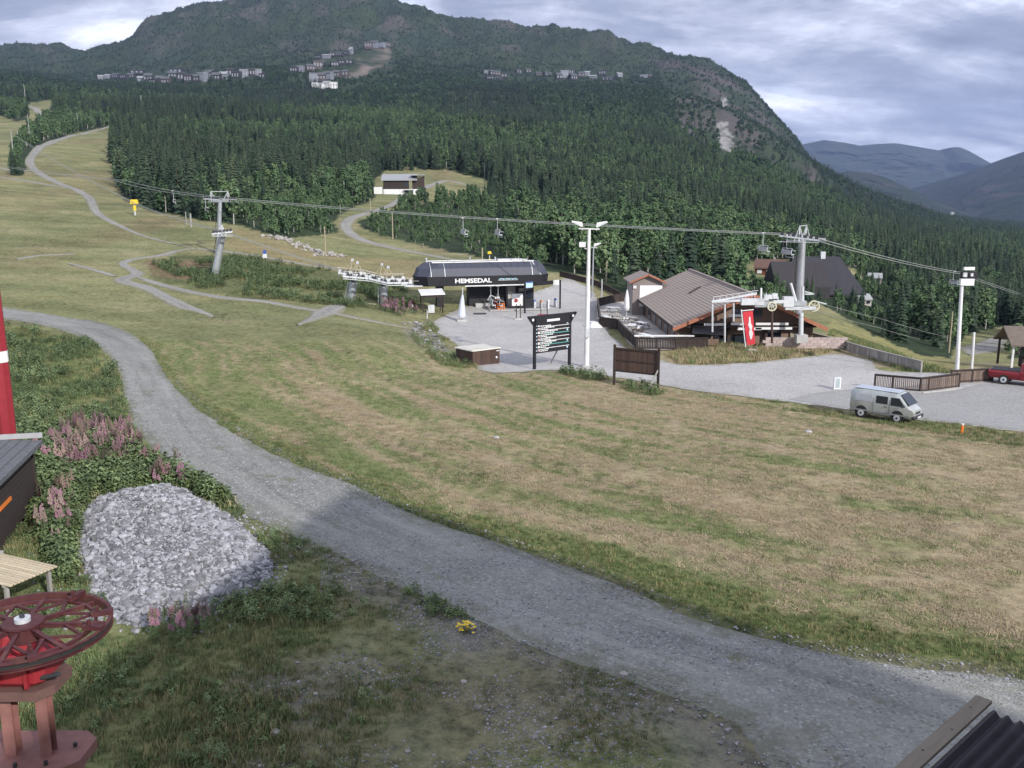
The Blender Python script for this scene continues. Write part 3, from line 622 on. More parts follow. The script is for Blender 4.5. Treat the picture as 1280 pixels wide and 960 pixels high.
# ------------------------------------------------------------------ shape builder
class MB:
    def __init__(s): s.V = []; s.F = []
    def add(s, V, F):
        n = len(s.V); s.V += [tuple(v) for v in V]; s.F += [tuple(n+i for i in f) for f in F]; return s
    def box(s, c, d, rz=0.0, top=1.0, bev=0.0):
        cx, cy, cz = c; x, y, z = d[0]/2, d[1]/2, d[2]/2; ca, sa = math.cos(rz), math.sin(rz); V = []
        def put(px, py, pz): V.append((cx+px*ca-py*sa, cy+px*sa+py*ca, cz+pz))
        if bev:
            b = min(bev, x*.8, y*.8, z*.8)
            for zz, q in ((-z, b), (-z+b, 0), (z-b, 0), (z, b)):
                X, Y = (x-q)*(top if zz > 0 else 1), (y-q)*(top if zz > 0 else 1)
                for px, py in ((-X, -Y+b), (-X+b, -Y), (X-b, -Y), (X, -Y+b), (X, Y-b), (X-b, Y), (-X+b, Y), (-X, Y-b)): put(px, py, zz)
            F = [tuple(range(7, -1, -1)), tuple(range(24, 32))]+[(r*8+k, r*8+(k+1) % 8, r*8+8+(k+1) % 8, r*8+8+k) for r in range(3) for k in range(8)]
            return s.add(V, F)
        for zz, t in ((-z, 1), (z, top)):
            for px, py in ((-x, -y), (x, -y), (x, y), (-x, y)): put(px*t, py*t, zz)
        return s.add(V, [(3,2,1,0),(4,5,6,7),(0,1,5,4),(1,2,6,5),(2,3,7,6),(3,0,4,7)])
    def beam(s, a, b, w, h=None, up=(0, 0, 1)):
        h = w if h is None else h; a = Vector(a); b = Vector(b); d = (b-a).normalized(); u = Vector(up)
        if abs(d.dot(u)) > .98: u = Vector((0, 1, 0))
        r = d.cross(u).normalized()*(w/2); u = r.cross(d).normalized()*(h/2)
        V = [p+q for p in (a, b) for q in (-r-u, r-u, r+u, -r+u)]
        return s.add(V, [(3,2,1,0),(4,5,6,7),(0,1,5,4),(1,2,6,5),(2,3,7,6),(3,0,4,7)])
    def tube(s, pts, rad, n=10, caps=True):
        pts = [Vector(p) for p in pts]; rad = [rad]*len(pts) if isinstance(rad, (int, float)) else rad; V = []; prev = None
        for i, p in enumerate(pts):
            d = (pts[min(i+1, len(pts)-1)]-pts[max(i-1, 0)]).normalized()
            if prev is None: u = d.orthogonal().normalized()
            else: u = (prev-d*prev.dot(d)).normalized()
            prev = u; w = d.cross(u)
            V += [p+(u*math.cos(6.28318*k/n)+w*math.sin(6.28318*k/n))*rad[i] for k in range(n)]
        F = [(i*n+k, i*n+(k+1) % n, (i+1)*n+(k+1) % n, (i+1)*n+k) for i in range(len(pts)-1) for k in range(n)]
        if caps: F += [tuple(range(n-1, -1, -1)), tuple((len(pts)-1)*n+k for k in range(n))]
        return s.add(V, F)
    def prism(s, poly, a, b, axis='z'):
        """outline in a plane, extruded from a to b along the axis (outline pairs are the other two axes in order)"""
        n = len(poly); V = []
        for t in (a, b):
            for p, q in poly: V.append({'z': (p, q, t), 'y': (p, t, q), 'x': (t, p, q)}[axis])
        return s.add(V, [tuple(range(n-1, -1, -1)), tuple(range(n, 2*n))]+[(k, (k+1) % n, n+(k+1) % n, n+k) for k in range(n)])
    def ring(s, c, r, w, h, n=48, axis='z'):
        V = []
        for k in range(n):
            a = 6.28318*k/n
            for rr, hh in ((r-w/2, -h/2), (r+w/2, -h/2), (r+w/2, h/2), (r-w/2, h/2)):
                p = (rr*math.cos(a), rr*math.sin(a), hh)
                if axis == 'y': p = (p[0], p[2], p[1])
                V.append((c[0]+p[0], c[1]+p[1], c[2]+p[2]))
        return s.add(V, [(k*4+j, ((k+1) % n)*4+j, ((k+1) % n)*4+(j+1) % 4, k*4+(j+1) % 4) for k in range(n) for j in range(4)])
    def disc(s, c, r, h, n=24, axis='z'):
        V = []
        for hh in (-h/2, h/2):
            for k in range(n):
                p = (r*math.cos(6.28318*k/n), r*math.sin(6.28318*k/n), hh)
                if axis == 'y': p = (p[0], p[2], p[1])
                if axis == 'x': p = (p[2], p[0], p[1])
                V.append((c[0]+p[0], c[1]+p[1], c[2]+p[2]))
        return s.add(V, [tuple(range(n-1, -1, -1)), tuple(range(n, 2*n))]+[(k, (k+1) % n, n+(k+1) % n, n+k) for k in range(n)])
    def mesh(s, name, m, smooth=False):
        me = bpy.data.meshes.new(name); me.from_pydata(s.V, [], s.F); me.update()
        bm = bmesh.new(); bm.from_mesh(me); bmesh.ops.recalc_face_normals(bm, faces=bm.faces); bm.to_mesh(me); bm.free()
        if smooth:
            me.polygons.foreach_set('use_smooth', np.ones(len(me.polygons), bool)); me.set_sharp_from_angle(angle=math.radians(40))
        me.materials.append(m); return me
    def build(s, name, m, parent=None, smooth=False, label=None, kind=None):
        o = link(name, s.mesh(name, m, smooth), parent)
        if label: o['label'] = label
        if kind: o['kind'] = kind
        return o
def one(name, loc, label, cat, mb, m, group=None, rz=0.0, smooth=False):
    o = mb.build(name, m, None, smooth); o.location = loc; o.rotation_euler.z = rz; return tag(o, label, cat, group)
def text_mesh(name, txt, size, m, parent, loc, rot, depth=.02, bold=0.0, width=None, align='CENTER'):
    cu = bpy.data.curves.new(name, 'FONT'); cu.body = txt; cu.size = size; cu.extrude = depth; cu.offset = bold; cu.align_x = align; cu.align_y = 'CENTER'; cu.resolution_u = 3
    o = bpy.data.objects.new(name, cu); me = bpy.data.meshes.new_from_object(o); bpy.data.objects.remove(o); bpy.data.curves.remove(cu)
    if width:
        xs = [v.co.x for v in me.vertices]; k = width/(max(xs)-min(xs))
        for v in me.vertices: v.co.x *= k
    me.materials.clear(); me.materials.append(m); t = link(name, me, parent, loc); t.rotation_euler = rot; return t
def copy_tree(o, parent=None):
    c = o.copy(); COL.objects.link(c); c.parent = parent
    for ch in list(o.children): copy_tree(ch, c)
    return c
def gh(x, y, dz=0.0):
    p = hit(x, y); p.z += dz; return p
def onground(X, Y, dz=0.0): return Vector((X, Y, float(terr(X, Y))+dz))
def ppm(p): return float(project(np.array(p))[2])/FP        # metres per photo pixel at a point

M_white = mat('white_paint', (.72, .72, .72), .5, .06, 2, dirt=(.4, .39, .37))
M_steel = mat('galvanised_steel', (.42, .44, .46), .45, .15, 2.5, .55, dirt=(.25, .25, .25))
M_pole = mat('dull_grey_pole', (.30, .30, .29), .8, .15, 3); M_lsteel = mat('pale_steel', (.60, .62, .64), .5, .12, 3, .3, dirt=(.3, .3, .3))
M_dsteel = mat('dark_steel', (.05, .052, .058), .5, .2, 4, .3)
M_rope = mat('steel_rope', (.34, .35, .33), .5, .1, 3, .3)
M_black = mat('black_cladding', (.008, .008, .012), .6, .3, 2)
M_rubber = mat('rubber', (.02, .02, .02), .85, .3, 8)
M_red = mat('red_paint', (.27, .02, .03), .45, .15, 3, dirt=(.2, .02, .02))
M_maroon = mat('rusty_maroon_steel', (.082, .022, .026), .65, .35, 7, .2, .01, dirt=(.16, .07, .05), dscale=3)
M_pink = mat('faded_red_steel', (.26, .12, .105), .7, .2, 4, bmp=.01, dirt=(.16, .07, .06), dscale=2)
M_brown = mat('brown_boards', (.075, .045, .035), .85, .35, 3, bmp=.01, stretch=(9, 9, .6), rnd=.25)
M_dbrown = mat('dark_brown_boards', (.040, .028, .024), .85, .35, 3, bmp=.01, stretch=(9, 9, .6), rnd=.25)
M_wood = mat('pale_timber', (.50, .42, .29), .8, .22, 3, bmp=.01, stretch=(1, 8, 8), rnd=.15)
M_greywood = mat('grey_timber', (.32, .30, .28), .9, .3, 3, bmp=.01, stretch=(6, 6, .7), rnd=.25)
M_post = mat('weathered_post', (.33, .29, .20), .9, .25, 4, stretch=(6, 6, .5))
M_yellow = mat('yellow_pad', (.80, .56, .03), .6, .12, 3)
M_orange = mat('orange_paint', (.75, .20, .03), .55, .15, 4)
M_fascia = mat('orange_fascia', (.33, .125, .07), .7, .25, 3, stretch=(3, 3, 1))
M_concrete = mat('concrete', (.42, .41, .40), .9, .15, 2, bmp=.01, dirt=(.25, .24, .22))
M_glass, _nt, _b = newmat('tinted_glass'); _b.inputs['Base Color'].default_value = (.02, .025, .035, 1); _b.inputs['Roughness'].default_value = .08; _b.inputs['Specular IOR Level'].default_value = .8
M_hood, _nt, _b = newmat('smoked_hood')
_b.inputs['Base Color'].default_value = (.055, .060, .085, 1); _b.inputs['Roughness'].default_value = .55; _b.inputs['Specular IOR Level'].default_value = .35
M_blue = mat('blue_sign', (.05, .10, .35), .5, .1, 3)
M_lblue = mat('pale_blue_print', (.45, .62, .75), .5, .1, 3)
M_teal = mat('teal_print', (.12, .42, .38), .5, .1, 3)
M_lamp = mat('lamp_lens', (.55, .58, .6), .2, .1, 3)

# ------------------------------------------------------------------ near left: hut, red mast, deck, bull wheel
A = gh(45, 634); B = gh(-2, 694); d = (B-A).normalized(); d.z = 0; d.normalize(); rz = math.atan2(d.y, d.x)
hut = thing('small_hut', (A.x, A.y, min(A.z, B.z)-.1), 'small dark brown hut with grey shingle roof at the left edge', 'hut', None, rz)
# local x runs along the visible wall towards the camera, local y is into the hut (to the left of d)
side = -1.0
HL, HW, HH = 6.0, 5.2, 2.55
m = MB()
for k in range(13):    # lapped boards on the two visible walls
    z0 = .12+k*.188
    m.add([(0, .0, z0), (HL, .0, z0), (HL, .035*-side*-1, z0+.19), (0, .035*-side*-1, z0+.19), (0, -.03*side*-1, z0), (HL, -.03*side*-1, z0)], [(0, 1, 5, 4), (4, 5, 2, 3)])
hw = MB().box((HL/2, side*HW/2, HH/2), (HL-.02, HW-.02, HH)).build('wall', M_dbrown, hut)
cl = MB()
for k in range(13):
    z0 = .1+k*.188
    cl.box((HL/2, -side*.012, z0+.09), (HL, .03, .165)); cl.box((-.012, side*HW/2, z0+.09), (.03, HW, .165))
cl.build('cladding', M_dbrown, hut, kind='stuff')
for cx in (-.02, HL+.02): MB().box((cx, -side*.03, HH/2), (.14, .14, HH)).build('corner_board', M_dbrown, hut)
rf = MB(); e = .38; zr0, zr1 = HH+.05, HH+.55
P4 = [(-e, -side*e, zr0), (HL+e, -side*e, zr0), (HL+e, side*(HW+e), zr1), (-e, side*(HW+e), zr1)]
rf.add(P4+[(p[0], p[1], p[2]+.12) for p in P4], [(3,2,1,0),(4,5,6,7),(0,1,5,4),(1,2,6,5),(2,3,7,6),(3,0,4,7)])
M_shingle = mat('grey_roof_felt', (.115, .12, .13), .9, .25, 5, bmp=.02)
roof = rf.build('roof', M_shingle, hut)
sh = MB()
nrow = 16
for k in range(nrow):
    t = (k+.5)/nrow; y = -side*e+(side*(HW+2*e))*t; z = zr0+(zr1-zr0)*t+.13
    sh.box((HL/2, y, z), (HL+2*e, (HW+2*e)/nrow*.98, .03), 0)
sh.build('shingle_course', M_shingle, roof, kind='stuff')
MB().box((-e-.03, side*HW/2, (zr0+zr1)/2+.1), (.05, HW+2*e, .2)).build('barge_board', mat('grey_trim', (.36, .36, .37), .7, .1), roof)
MB().box((HL*.62, -side*.06, 1.55), (1.3, .05, .13)).build('sign_strip', M_orange, hut, label='orange strip on the wall')
MB().box((HL*.99, -side*.3, .3), (.3, .35, .6)).build('step', M_concrete, hut)
g = gh(17, 612)
mast = thing('red_mast', g, 'tall red mast with a white band behind the small hut', 'mast')
MB().tube([(0, 0, -.2), (0, 0, 5.3)], [.36, .34], 8).build('pole', M_red, mast)
MB().tube([(0, 0, 5.303), (0, 0, 5.75)], .345, 8).build('band', M_white, mast)
MB().tube([(0, 0, 5.753), (0, 0, 9)], [.34, .3], 8).build('pole', M_red, mast)
# slatted deck
Dk = atY(25, 716, 25.5); dk = thing('slatted_deck', Dk, 'pale slatted timber deck between the hut and the bull wheel', 'deck', None, math.radians(-24))
for k in range(13): MB().box((-1.5, -.75+k*.125, 0), (4.2, .095, .04)).build('slat', M_wood, dk)
for x in (-3.2, -1.5, .3): MB().box((x, 0, -.06), (.09, 1.6, .08)).build('joist', M_greywood, dk)
for x, y in ((-3.2, -.7), (.3, -.7), (-3.2, .7), (.3, .7)): MB().box((x, y, -.75), (.1, .1, 1.3)).build('leg', M_greywood, dk)

# bull wheel on its drive stand
t_ = 12.75; wc = np.array([0, 0, CZ])+ray(29, 783)*t_
bwz = float(wc[2]); gz = float(terr(wc[0], wc[1]))
bw = thing('bullwheel_drive', (wc[0], wc[1], gz), 'maroon spoked bull wheel on a red drive stand in the lower left corner', 'lift machine')
R = 1.15; zw = bwz-gz
rim = MB().ring((0, 0, zw), R-.03, .05, .02, 72).ring((0, 0, zw-.11), R-.03, .05, .02, 72).ring((0, 0, zw-.055), R-.055, .02, .10, 72).build('rim', M_maroon, bw, True)
MB().ring((0, 0, zw-.055), R-.036, .02, .05, 72).build('rope_liner', M_rubber, rim)
MB().ring((0, 0, zw-.05), R*.80, .04, .05, 64).build('inner_ring', M_maroon, bw)
hub = MB().disc((0, 0, zw+.06), .27, .03, 28).disc((0, 0, zw-.08), .22, .2, 20).build('hub', M_maroon, bw)
MB().disc((0, 0, zw+.10), .105, .07, 20).build('hub_cap', M_lsteel, hub, True); MB().disc((0, 0, zw+.15), .035, .05, 8).build('axle_nut', M_dsteel, hub)
sp_m = MB().beam((.2, 0, 0), (R-.09, 0, -.07), .058, .016).beam((.2, 0, -.035), (R-.09, 0, -.105), .02, .07).mesh('spoke', M_maroon)
br_m = MB().beam((R*.46, 0, -.03), (R*.80*math.cos(.39), R*.80*math.sin(.39), -.06), .04, .03).beam((R*.46, 0, -.03), (R*.80*math.cos(.39), -R*.80*math.sin(.39), -.06), .04, .03).mesh('brace', M_maroon)
for k in range(8):
    o = link('spoke', sp_m, bw, (0, 0, zw+.03)); o.rotation_euler.z = k*math.pi/4+.2
    o = link('brace', br_m, bw, (0, 0, zw+.01)); o.rotation_euler.z = k*math.pi/4+.2
ck_m = MB().box((R*.86, 0, .02), (.26, .08, .07)).box((R*.97, 0, .02), (.07, .11, .07)).tube([(R*.82, 0, .06), (R*.82, 0, .13)], .03, 6).mesh('clamp', M_maroon)
for a in (1.28, .40, -.07, -1.0, -1.55, 2.6, 3.6): o = link('clamp', ck_m, bw, (0, 0, zw)); o.rotation_euler.z = a
gb = MB().box((-.02, 0, zw-.52), (.82, .78, .46), 0, 1, .1).box((-.1, -.02, zw-.2), (.42, .42, .3), .3, .8, .04).build('gearbox', M_red, bw)
for x in (.2, -.2): MB().box((x, -.42, zw-.5), (.05, .06, .4)).build('rib', M_red, gb)
MB().tube([(.3, -.3, zw-.62), (.62, -.36, zw-.52)], .035, 8).build('drain_pipe', M_dsteel, gb)
MB().prism([(-.55, -.42), (.3, -.42), (.46, -.2), (.46, .3), (.3, .42), (-.55, .42)], zw-.9, zw-.76).build('mounting_plate', mat('dirty_maroon', (.13, .07, .06), .8, .2, 5), bw)
for x in (-.3, .2):
    MB().box((x, -.13, zw-1.4), (.16, .018, 1.0)).box((x, .03, zw-1.4), (.16, .018, 1.0)).box((x, -.05, zw-1.4), (.02, .16, 1.0)).build('column', M_pink, bw)
bp_ = MB().prism([(-1, -.55), (.42, -.55), (.72, -.25), (.72, .3), (.5, .5), (-1, .5)], zw-2.05, zw-1.9).build('base_plate', M_pink, bw)
for x, y in ((.3, -.35), (.5, .1), (-.1, -.4)): MB().tube([(x, y, zw-1.9), (x, y, zw-1.84)], .03, 6).build('bolt', M_dsteel, bp_)
MB().box((-.1, 0, (zw-2.05)/2), (1.1, .8, zw-2.06)).build('pedestal', M_pink, bw)

# corrugated shed roof, lower right
c0 = np.array([0, 0, CZ])+ray(1222, 882)*9; dx = np.array([-1.15, -1.1]); dx /= np.linalg.norm(dx); rz = math.atan2(dx[1], dx[0])
gz = float(terr(c0[0]+1, c0[1]-2)); shed = thing('corrugated_shed', (c0[0], c0[1], gz), 'shed with dark corrugated roof and a weathered barge board in the lower right corner', 'shed', None, rz)
zr = c0[2]-gz
for q in range(4):      # roofing sheets, side by side
    m = MB(); n = 56; Wd = 1.12; V = []
    for k in range(n+1):
        y = .10+q*1.1+Wd*k/n; z = zr-.02+.028*math.sin(2*math.pi*(y)/.118)+q*.003-(y*.03)
        V += [(-.03, y, z), (4.2, y, z+.15), (-.03, y, z-.008), (4.2, y, z+.142)]
    F = []
    for k in range(n): a, b_ = 4*k, 4*k+4; F += [(a, b_, b_+1, a+1), (a+3, b_+3, b_+2, a+2), (a, a+2, b_+2, b_)]
    m.add(V, F).build('roof_sheet', mat('black_corrugated_steel', (.030, .027, .038), .55, .3, 5, .2, dirt=(.07, .065, .07)), shed, True)
MB().beam((-.10, .02, zr+.035), (4.2, .02, zr+.185), .15, .035).build('barge_board', mat('weathered_board', (.20, .17, .135), .85, .2, 4, stretch=(.6, 6, 6)), shed)
for k in range(7): MB().disc((.2+k*.55, .02+(k % 2)*.04-.02, zr+.06+k*.02), .012, .012, 6).build('nail', M_dsteel, shed)
MB().box((2.0, 2.4, (zr-.12)/2), (3.7, 4.2, zr-.12)).build('wall', M_dbrown, shed)

# unseen building beside the camera, placed and shaped so its shadow covers the road
HB = 19.0; HBZ = 1.2; _k = 1/math.tan(SUN_EL)
def caster(px, py):    # the point at roof height whose shadow falls there
    g = gh(px, py); Lh = (HB+HBZ-g.z)*_k; return Vector((g.x-SUN_DIR.x*Lh, g.y-SUN_DIR.y*Lh, 0))
h0 = caster(440, 610); h1 = caster(1000, 802); h2 = caster(375, 656)
e1 = (h1-h0).normalized(); e2 = (h2-h0).normalized(); h1 = h0+e1*30; h2 = h0+e2*24
hb = thing('shadow_building', (h0.x, h0.y, HBZ), 'tall grey building unseen right of the picture, shaped to cast the road shadow', 'shadow_building')
q = [(0, 0), tuple((h2-h0)[:2]), tuple((h2+h1-2*h0)[:2]), tuple((h1-h0)[:2])]
MB().prism(q, -1.5, HB-.3).build('wall', mat('grey_render', (.35, .34, .32), .9, .1), hb)
MB().prism([(a_*1.0, b_*1.0) for a_, b_ in q], HB-.29, HB).build('roof', M_black, hb)
c_ = e1*7.6+e2*2.5+Vector((0, 0, HB+.9)); MB().box(tuple(c_), (4.2, 3.6, 1.8), math.atan2(e1.y, e1.x)).build('shade_box', M_concrete, hb)  # box added on the roof to throw a patch of shade on the field
wm = MB().box((0, 0, 0), (1.4, .16, 1.5)).mesh('window', M_glass); wa = math.atan2(e1.y, e1.x)
for fl in range(6):
    for k in range(8): o = link('window', wm, hb, e1*(1.8+k*3.5)+Vector((0, 0, 1.8+fl*2.95))); o.rotation_euler.z = wa

# ------------------------------------------------------------------ field edge: box, boards, mast
def vplank_wall(par, x0, x1, y, z0, z1, n, m, th=.03, gap=.012, name='plank'):
    w = (x1-x0)/n; me = MB().box((0, 0, (z0+z1)/2), (w-gap, th, z1-z0)).mesh(name, m)
    for k in range(n): link(name, me, par, (x0+w*(k+.5), y+(k % 2)*.004, 0))
p = gh(591, 457.5); bx = thing('wooden_bin', (p.x, p.y, p.z-.1), 'low brown plank box with a pale flat lid at the edge of the gravel yard', 'storage box', None, math.radians(38))
# local +x goes right-back, +y left-back from the near corner
S1, S2, HB2 = 2.95, 2.55, 1.32
MB().box((S1/2, S2/2, HB2/2), (S1-.1, S2-.1, HB2)).build('wall', M_dbrown, bx)
vplank_wall(bx, 0, S1, 0, 0, HB2+.05, 14, M_brown)
w = S2/12; me_ = MB().box((0, 0, (HB2+.05)/2), (.03, w-.012, HB2+.05)).mesh('plank', M_brown)
for k in range(12): link('plank', me_, bx, (0, w*(k+.5), 0))
MB().box((S1/2, S2/2, HB2+.12), (S1+.25, S2+.25, .09), 0, .96).build('lid', mat('pale_lid', (.56, .54, .48), .8, .1, 2, dirt=(.4, .38, .33)), bx)
MB().disc((S1-.35, -.03, .62), .1, .03, 12, 'y').build('vent', M_white, bx); MB().box((S1-.22, -.03, 1.2), (.3, .02, .08)).build('label_plate', M_white, bx)

a = gh(668, 462); b = gh(705, 455.5); d = b-a; L = math.hypot(d.x, d.y); L = min(L, 4.6)
s_ = ppm(a); ib = thing('information_board', a, 'black piste information board with rows of white text on two posts', 'information board', None, math.atan2(d.y, d.x)*.82)
H1 = 66*s_; zt = H1
for x in (0, L): MB().box((x, 0, H1/2-.2), (.22, .2, H1+.2)).build('post', M_black, ib)
pz0, pz1 = 20*s_, H1-.35
panel = MB().box((L/2, -.02, (pz0+pz1)/2), (L-.2, .08, pz1-pz0)).build('panel', M_black, ib)
MB().prism([(-.75, zt+.1), (L+.75, zt+.1), (L+.75, zt-.02), (L+.12, zt-.75), (-.12, zt-.75), (-.75, zt-.02)], -.10, .10, 'y').build('crown', M_black, ib)
MB().disc((-.28, -.12, zt-.22), .12, .03, 12, 'y').build('emblem', M_white, ib); MB().disc((L+.28, -.12, zt-.22), .12, .03, 12, 'y').build('emblem', M_white, ib)
MB().box((L*.5, -.12, zt-.40), (1.5, .02, .20)).build('heading', M_white, ib)
rh = (pz1-.2-pz0)/8.3; rnd = random.Random(5)
for k in range(8):
    z = pz1-.42-k*rh*.98; r_ = MB().box((.42, -.07, z), (.2, .02, rh*.62)).build('trail_plate', M_white, ib)
    MB().disc((.17, -.07, z), rh*.2, .02, 10, 'y').build('arrow', M_lblue, r_)
    w1 = rnd.uniform(.9, 2.0)
    for j, ww in enumerate((w1, w1*rnd.uniform(.5, .8))):
        x0 = .62
        while x0 < .62+ww:
            q = rnd.uniform(.1, .22); MB().box((x0+q/2, -.066, z+(.5-j)*rh*.42), (q, .012, rh*.26)).build('lettering', M_white, r_); x0 += q+.05
    MB().box(((L+1.2)/2, -.064, z+rh*.47), (L-1.2, .008, .05)).build('rule', M_white if k % 3 else M_teal, r_)
    if k in (1, 3, 4, 7): MB().box((.40, -.083, z-.03), (.12, .008, .14)).build('difficulty_mark', M_red, r_)
    if k in (0, 2, 5, 7): MB().box((L-.35, -.066, z), (.16, .012, rh*.5)).build('symbol', M_lblue, r_)
MB().beam((L*.72, .1, pz0+.3), (L*.72+.4, 1.6, 0), .09).build('brace', M_greywood, ib)

g = gh(733, 459); s_ = ppm(g); fm = thing('floodlight_mast', g, 'tall white floodlight mast with four lamps beside the gravel yard', 'floodlight mast')
Hm = 171*s_
MB().tube([(0, 0, -.3), (.02, 0, Hm*.5), (.05, 0, Hm)], [.24, .19, .13], 10).build('pole', M_white, fm, True)
MB().beam((-.85, 0, Hm), (.95, 0, Hm-.05), .10).build('crossarm', M_white, fm)
def flood(par, x, z, sx, y=0.0, s=1.0):
    f = MB().add([(x-.12*sx*s, y-.22, z), (x+.85*sx*s, y-.22, z+.42*s), (x+.85*sx*s, y+.25, z+.42*s), (x-.12*sx*s, y+.25, z), (x-.05*sx*s, y-.2, z+.42*s), (x+.8*sx*s, y-.2, z+.55*s), (x+.8*sx*s, y+.2, z+.55*s), (x-.05*sx*s, y+.2, z+.42*s)],
                 [(3,2,1,0),(4,5,6,7),(0,1,5,4),(1,2,6,5),(2,3,7,6),(3,0,4,7)]).build('floodlight', M_white, par)
    MB().beam((x+.05*sx*s, y-.23, z+.10*s), (x+.75*sx*s, y-.23, z+.45*s), .02, .12).build('lens', M_lamp, f)
    MB().beam((x-.1*sx*s, y, z-.25*s), (x+.1*sx*s, y, z+.05), .06).build('bracket', M_white, f)
flood(fm, -.62, Hm+.12, -1); flood(fm, .75, Hm+.08, 1)
MB().box((-.52, -.05, Hm-1.35), (.55, .35, .42)).build('floodlight', M_white, fm); MB().beam((-.4, 0, Hm-1.62), (0, 0, Hm-1.8), .07).build('bracket', M_white, fm)
MB().box((.02, -.28, 3.1), (.35, .25, .8)).build('junction_box', M_lsteel, fm)
MB().box((0, 0, .05), (.7, .7, .3)).build('footing', M_concrete, fm)
g = gh(740, 372); s_ = ppm(g); f2 = thing('floodlight_mast', g, 'thin grey floodlight mast standing just behind the tall white one', 'floodlight mast')
Hm = 62*s_; MB().tube([(0, 0, -.3), (.1, 0, Hm)], [.16, .09], 8).build('pole', M_steel, f2, True); flood(f2, .25, Hm+.1, 1, 0, 1.1); MB().beam((-.2, 0, Hm), (.6, 0, Hm), .08).build('crossarm', M_white, f2)

a = gh(767.5, 481); b = gh(818.5, 489); d = b-a; L = math.hypot(d.x, d.y); s_ = ppm(a)
sb = thing('sign_board', a, 'back of a big brown plank sign on two dark posts beside the gravel road', 'sign', None, math.atan2(d.y, d.x)*.8)
H1 = 51*s_
for x in (0, L): MB().box((x, 0, H1/2-.2), (.17, .17, H1+.4)).build('post', M_dbrown, sb)
z0, z1 = 17*s_, 47.5*s_; vplank_wall(sb, .07, L-.07, .06, z0, z1, 18, M_brown, .04)
for z in (z0+.1, (z0+z1)/2, z1-.1): MB().box((L/2, .01, z), (L-.1, .05, .12)).build('rail', M_dbrown, sb)
MB().beam((L-.5, -.75, 0), (L-.02, -.06, 1.55), .09).build('brace', M_greywood, sb)

g = gh(1046, 487); rz = .2; bt = thing('notice_stand', g, 'small grey notice stand with a white frame on the gravel', 'notice stand', None, rz); s_ = ppm(g)
MB().box((0, 0, 8*s_), (9*s_, .14, 15*s_)).build('frame', M_white, bt); MB().box((0, -.075, 8.5*s_), (6*s_, .02, 12*s_)).build('panel', mat('grey_poster', (.34, .40, .42), .5, .15), bt)
MB().box((0, 0, .04), (.9, .55, .08)).build('foot', M_concrete, bt)
g = gh(1202, 543); mk = thing('marker_post', g, 'short orange marker post at the edge of the car park', 'marker post'); s_ = ppm(g)
MB().tube([(0, 0, -.1), (0, 0, 12*s_)], .09, 8).build('post', M_orange, mk); MB().tube([(0, 0, 12*s_+.002), (0, 0, 14*s_)], .092, 8).build('cap', M_white, mk)

# ------------------------------------------------------------------ fences at the car park
def board_fence(name, label, px, hgt, nb, m, gap=.03, group=None, curb=False, cat='fence', top=True):
    M_dbrown = M_greywood if cat == 'wall' else MATS['dark_brown_boards']
    P = [gh(x, y) for x, y in px]; t = thing(name, P[0], label, cat, group); o = P[0]
    bm_ = MB().box((0, 0, 0), (1, .035, hgt-.12)).mesh('board', m); pm_ = MB().box((0, 0, 0), (.13, .13, hgt+.12)).mesh('post', M_dbrown)
    for i, (a, b) in enumerate(zip(P[:-1], P[1:])):
        d = b-a; L = d.length; rz = math.atan2(d.y, d.x); q = a-o
        n = nb[i]; w = L/n
        for k in range(n):
            c = q+d*((k+.5)/n); ob = link('board', bm_, t, (c.x, c.y, c.z+hgt/2)); ob.rotation_euler.z = rz; ob.scale = (w-gap, 1, random.uniform(.985, 1.01))
        for zz in (.18, hgt-.02):
            MB().beam((q.x, q.y, q.z+zz), (q.x+d.x, q.y+d.y, q.z+d.z+zz), .075, .10).build('rail', M_dbrown, t)
        if top: MB().beam((q.x, q.y, q.z+hgt+.05), (q.x+d.x, q.y+d.y, q.z+d.z+hgt+.05), .22, .05).build('cap_rail', M_dbrown, t)
        if curb: MB().beam((q.x, q.y-.3, q.z+.06), (q.x+d.x, q.y+d.y-.3, q.z+d.z+.06), .3, .14).build('kerb', M_concrete, t)
        npst = max(1, round(L/2.2))
        for k in range(npst+(i == len(P)-2)):
            c = q+d*(k/npst); ob = link('post', pm_, t, (c.x, c.y, c.z+hgt/2)); ob.rotation_euler.z = rz
    return t
M_fencewood = mat('grey_brown_boards', (.17, .125, .10), .9, .3, 3, stretch=(6, 6, .7), rnd=.3)
board_fence('board_fence', 'brown board fence with gaps between the boards behind the silver van', [(1093,486),(1115,488),(1150,491),(1160,490),(1198,485)], 1.12, [11, 14, 5, 15], M_fencewood, .06, None, True)
board_fence('board_fence', 'solid brown board fence between the white poles and the red pickup', [(1188,480),(1240,477)], 1.05, [24], M_fencewood, .01)
board_fence('timber_wall', 'long grey timber wall running down the bank from the lodge', [(1006,425),(1040,434),(1075,445),(1110,455),(1151,466)], .95, [14, 16, 16, 18], M_greywood, .01, None, False, 'wall')

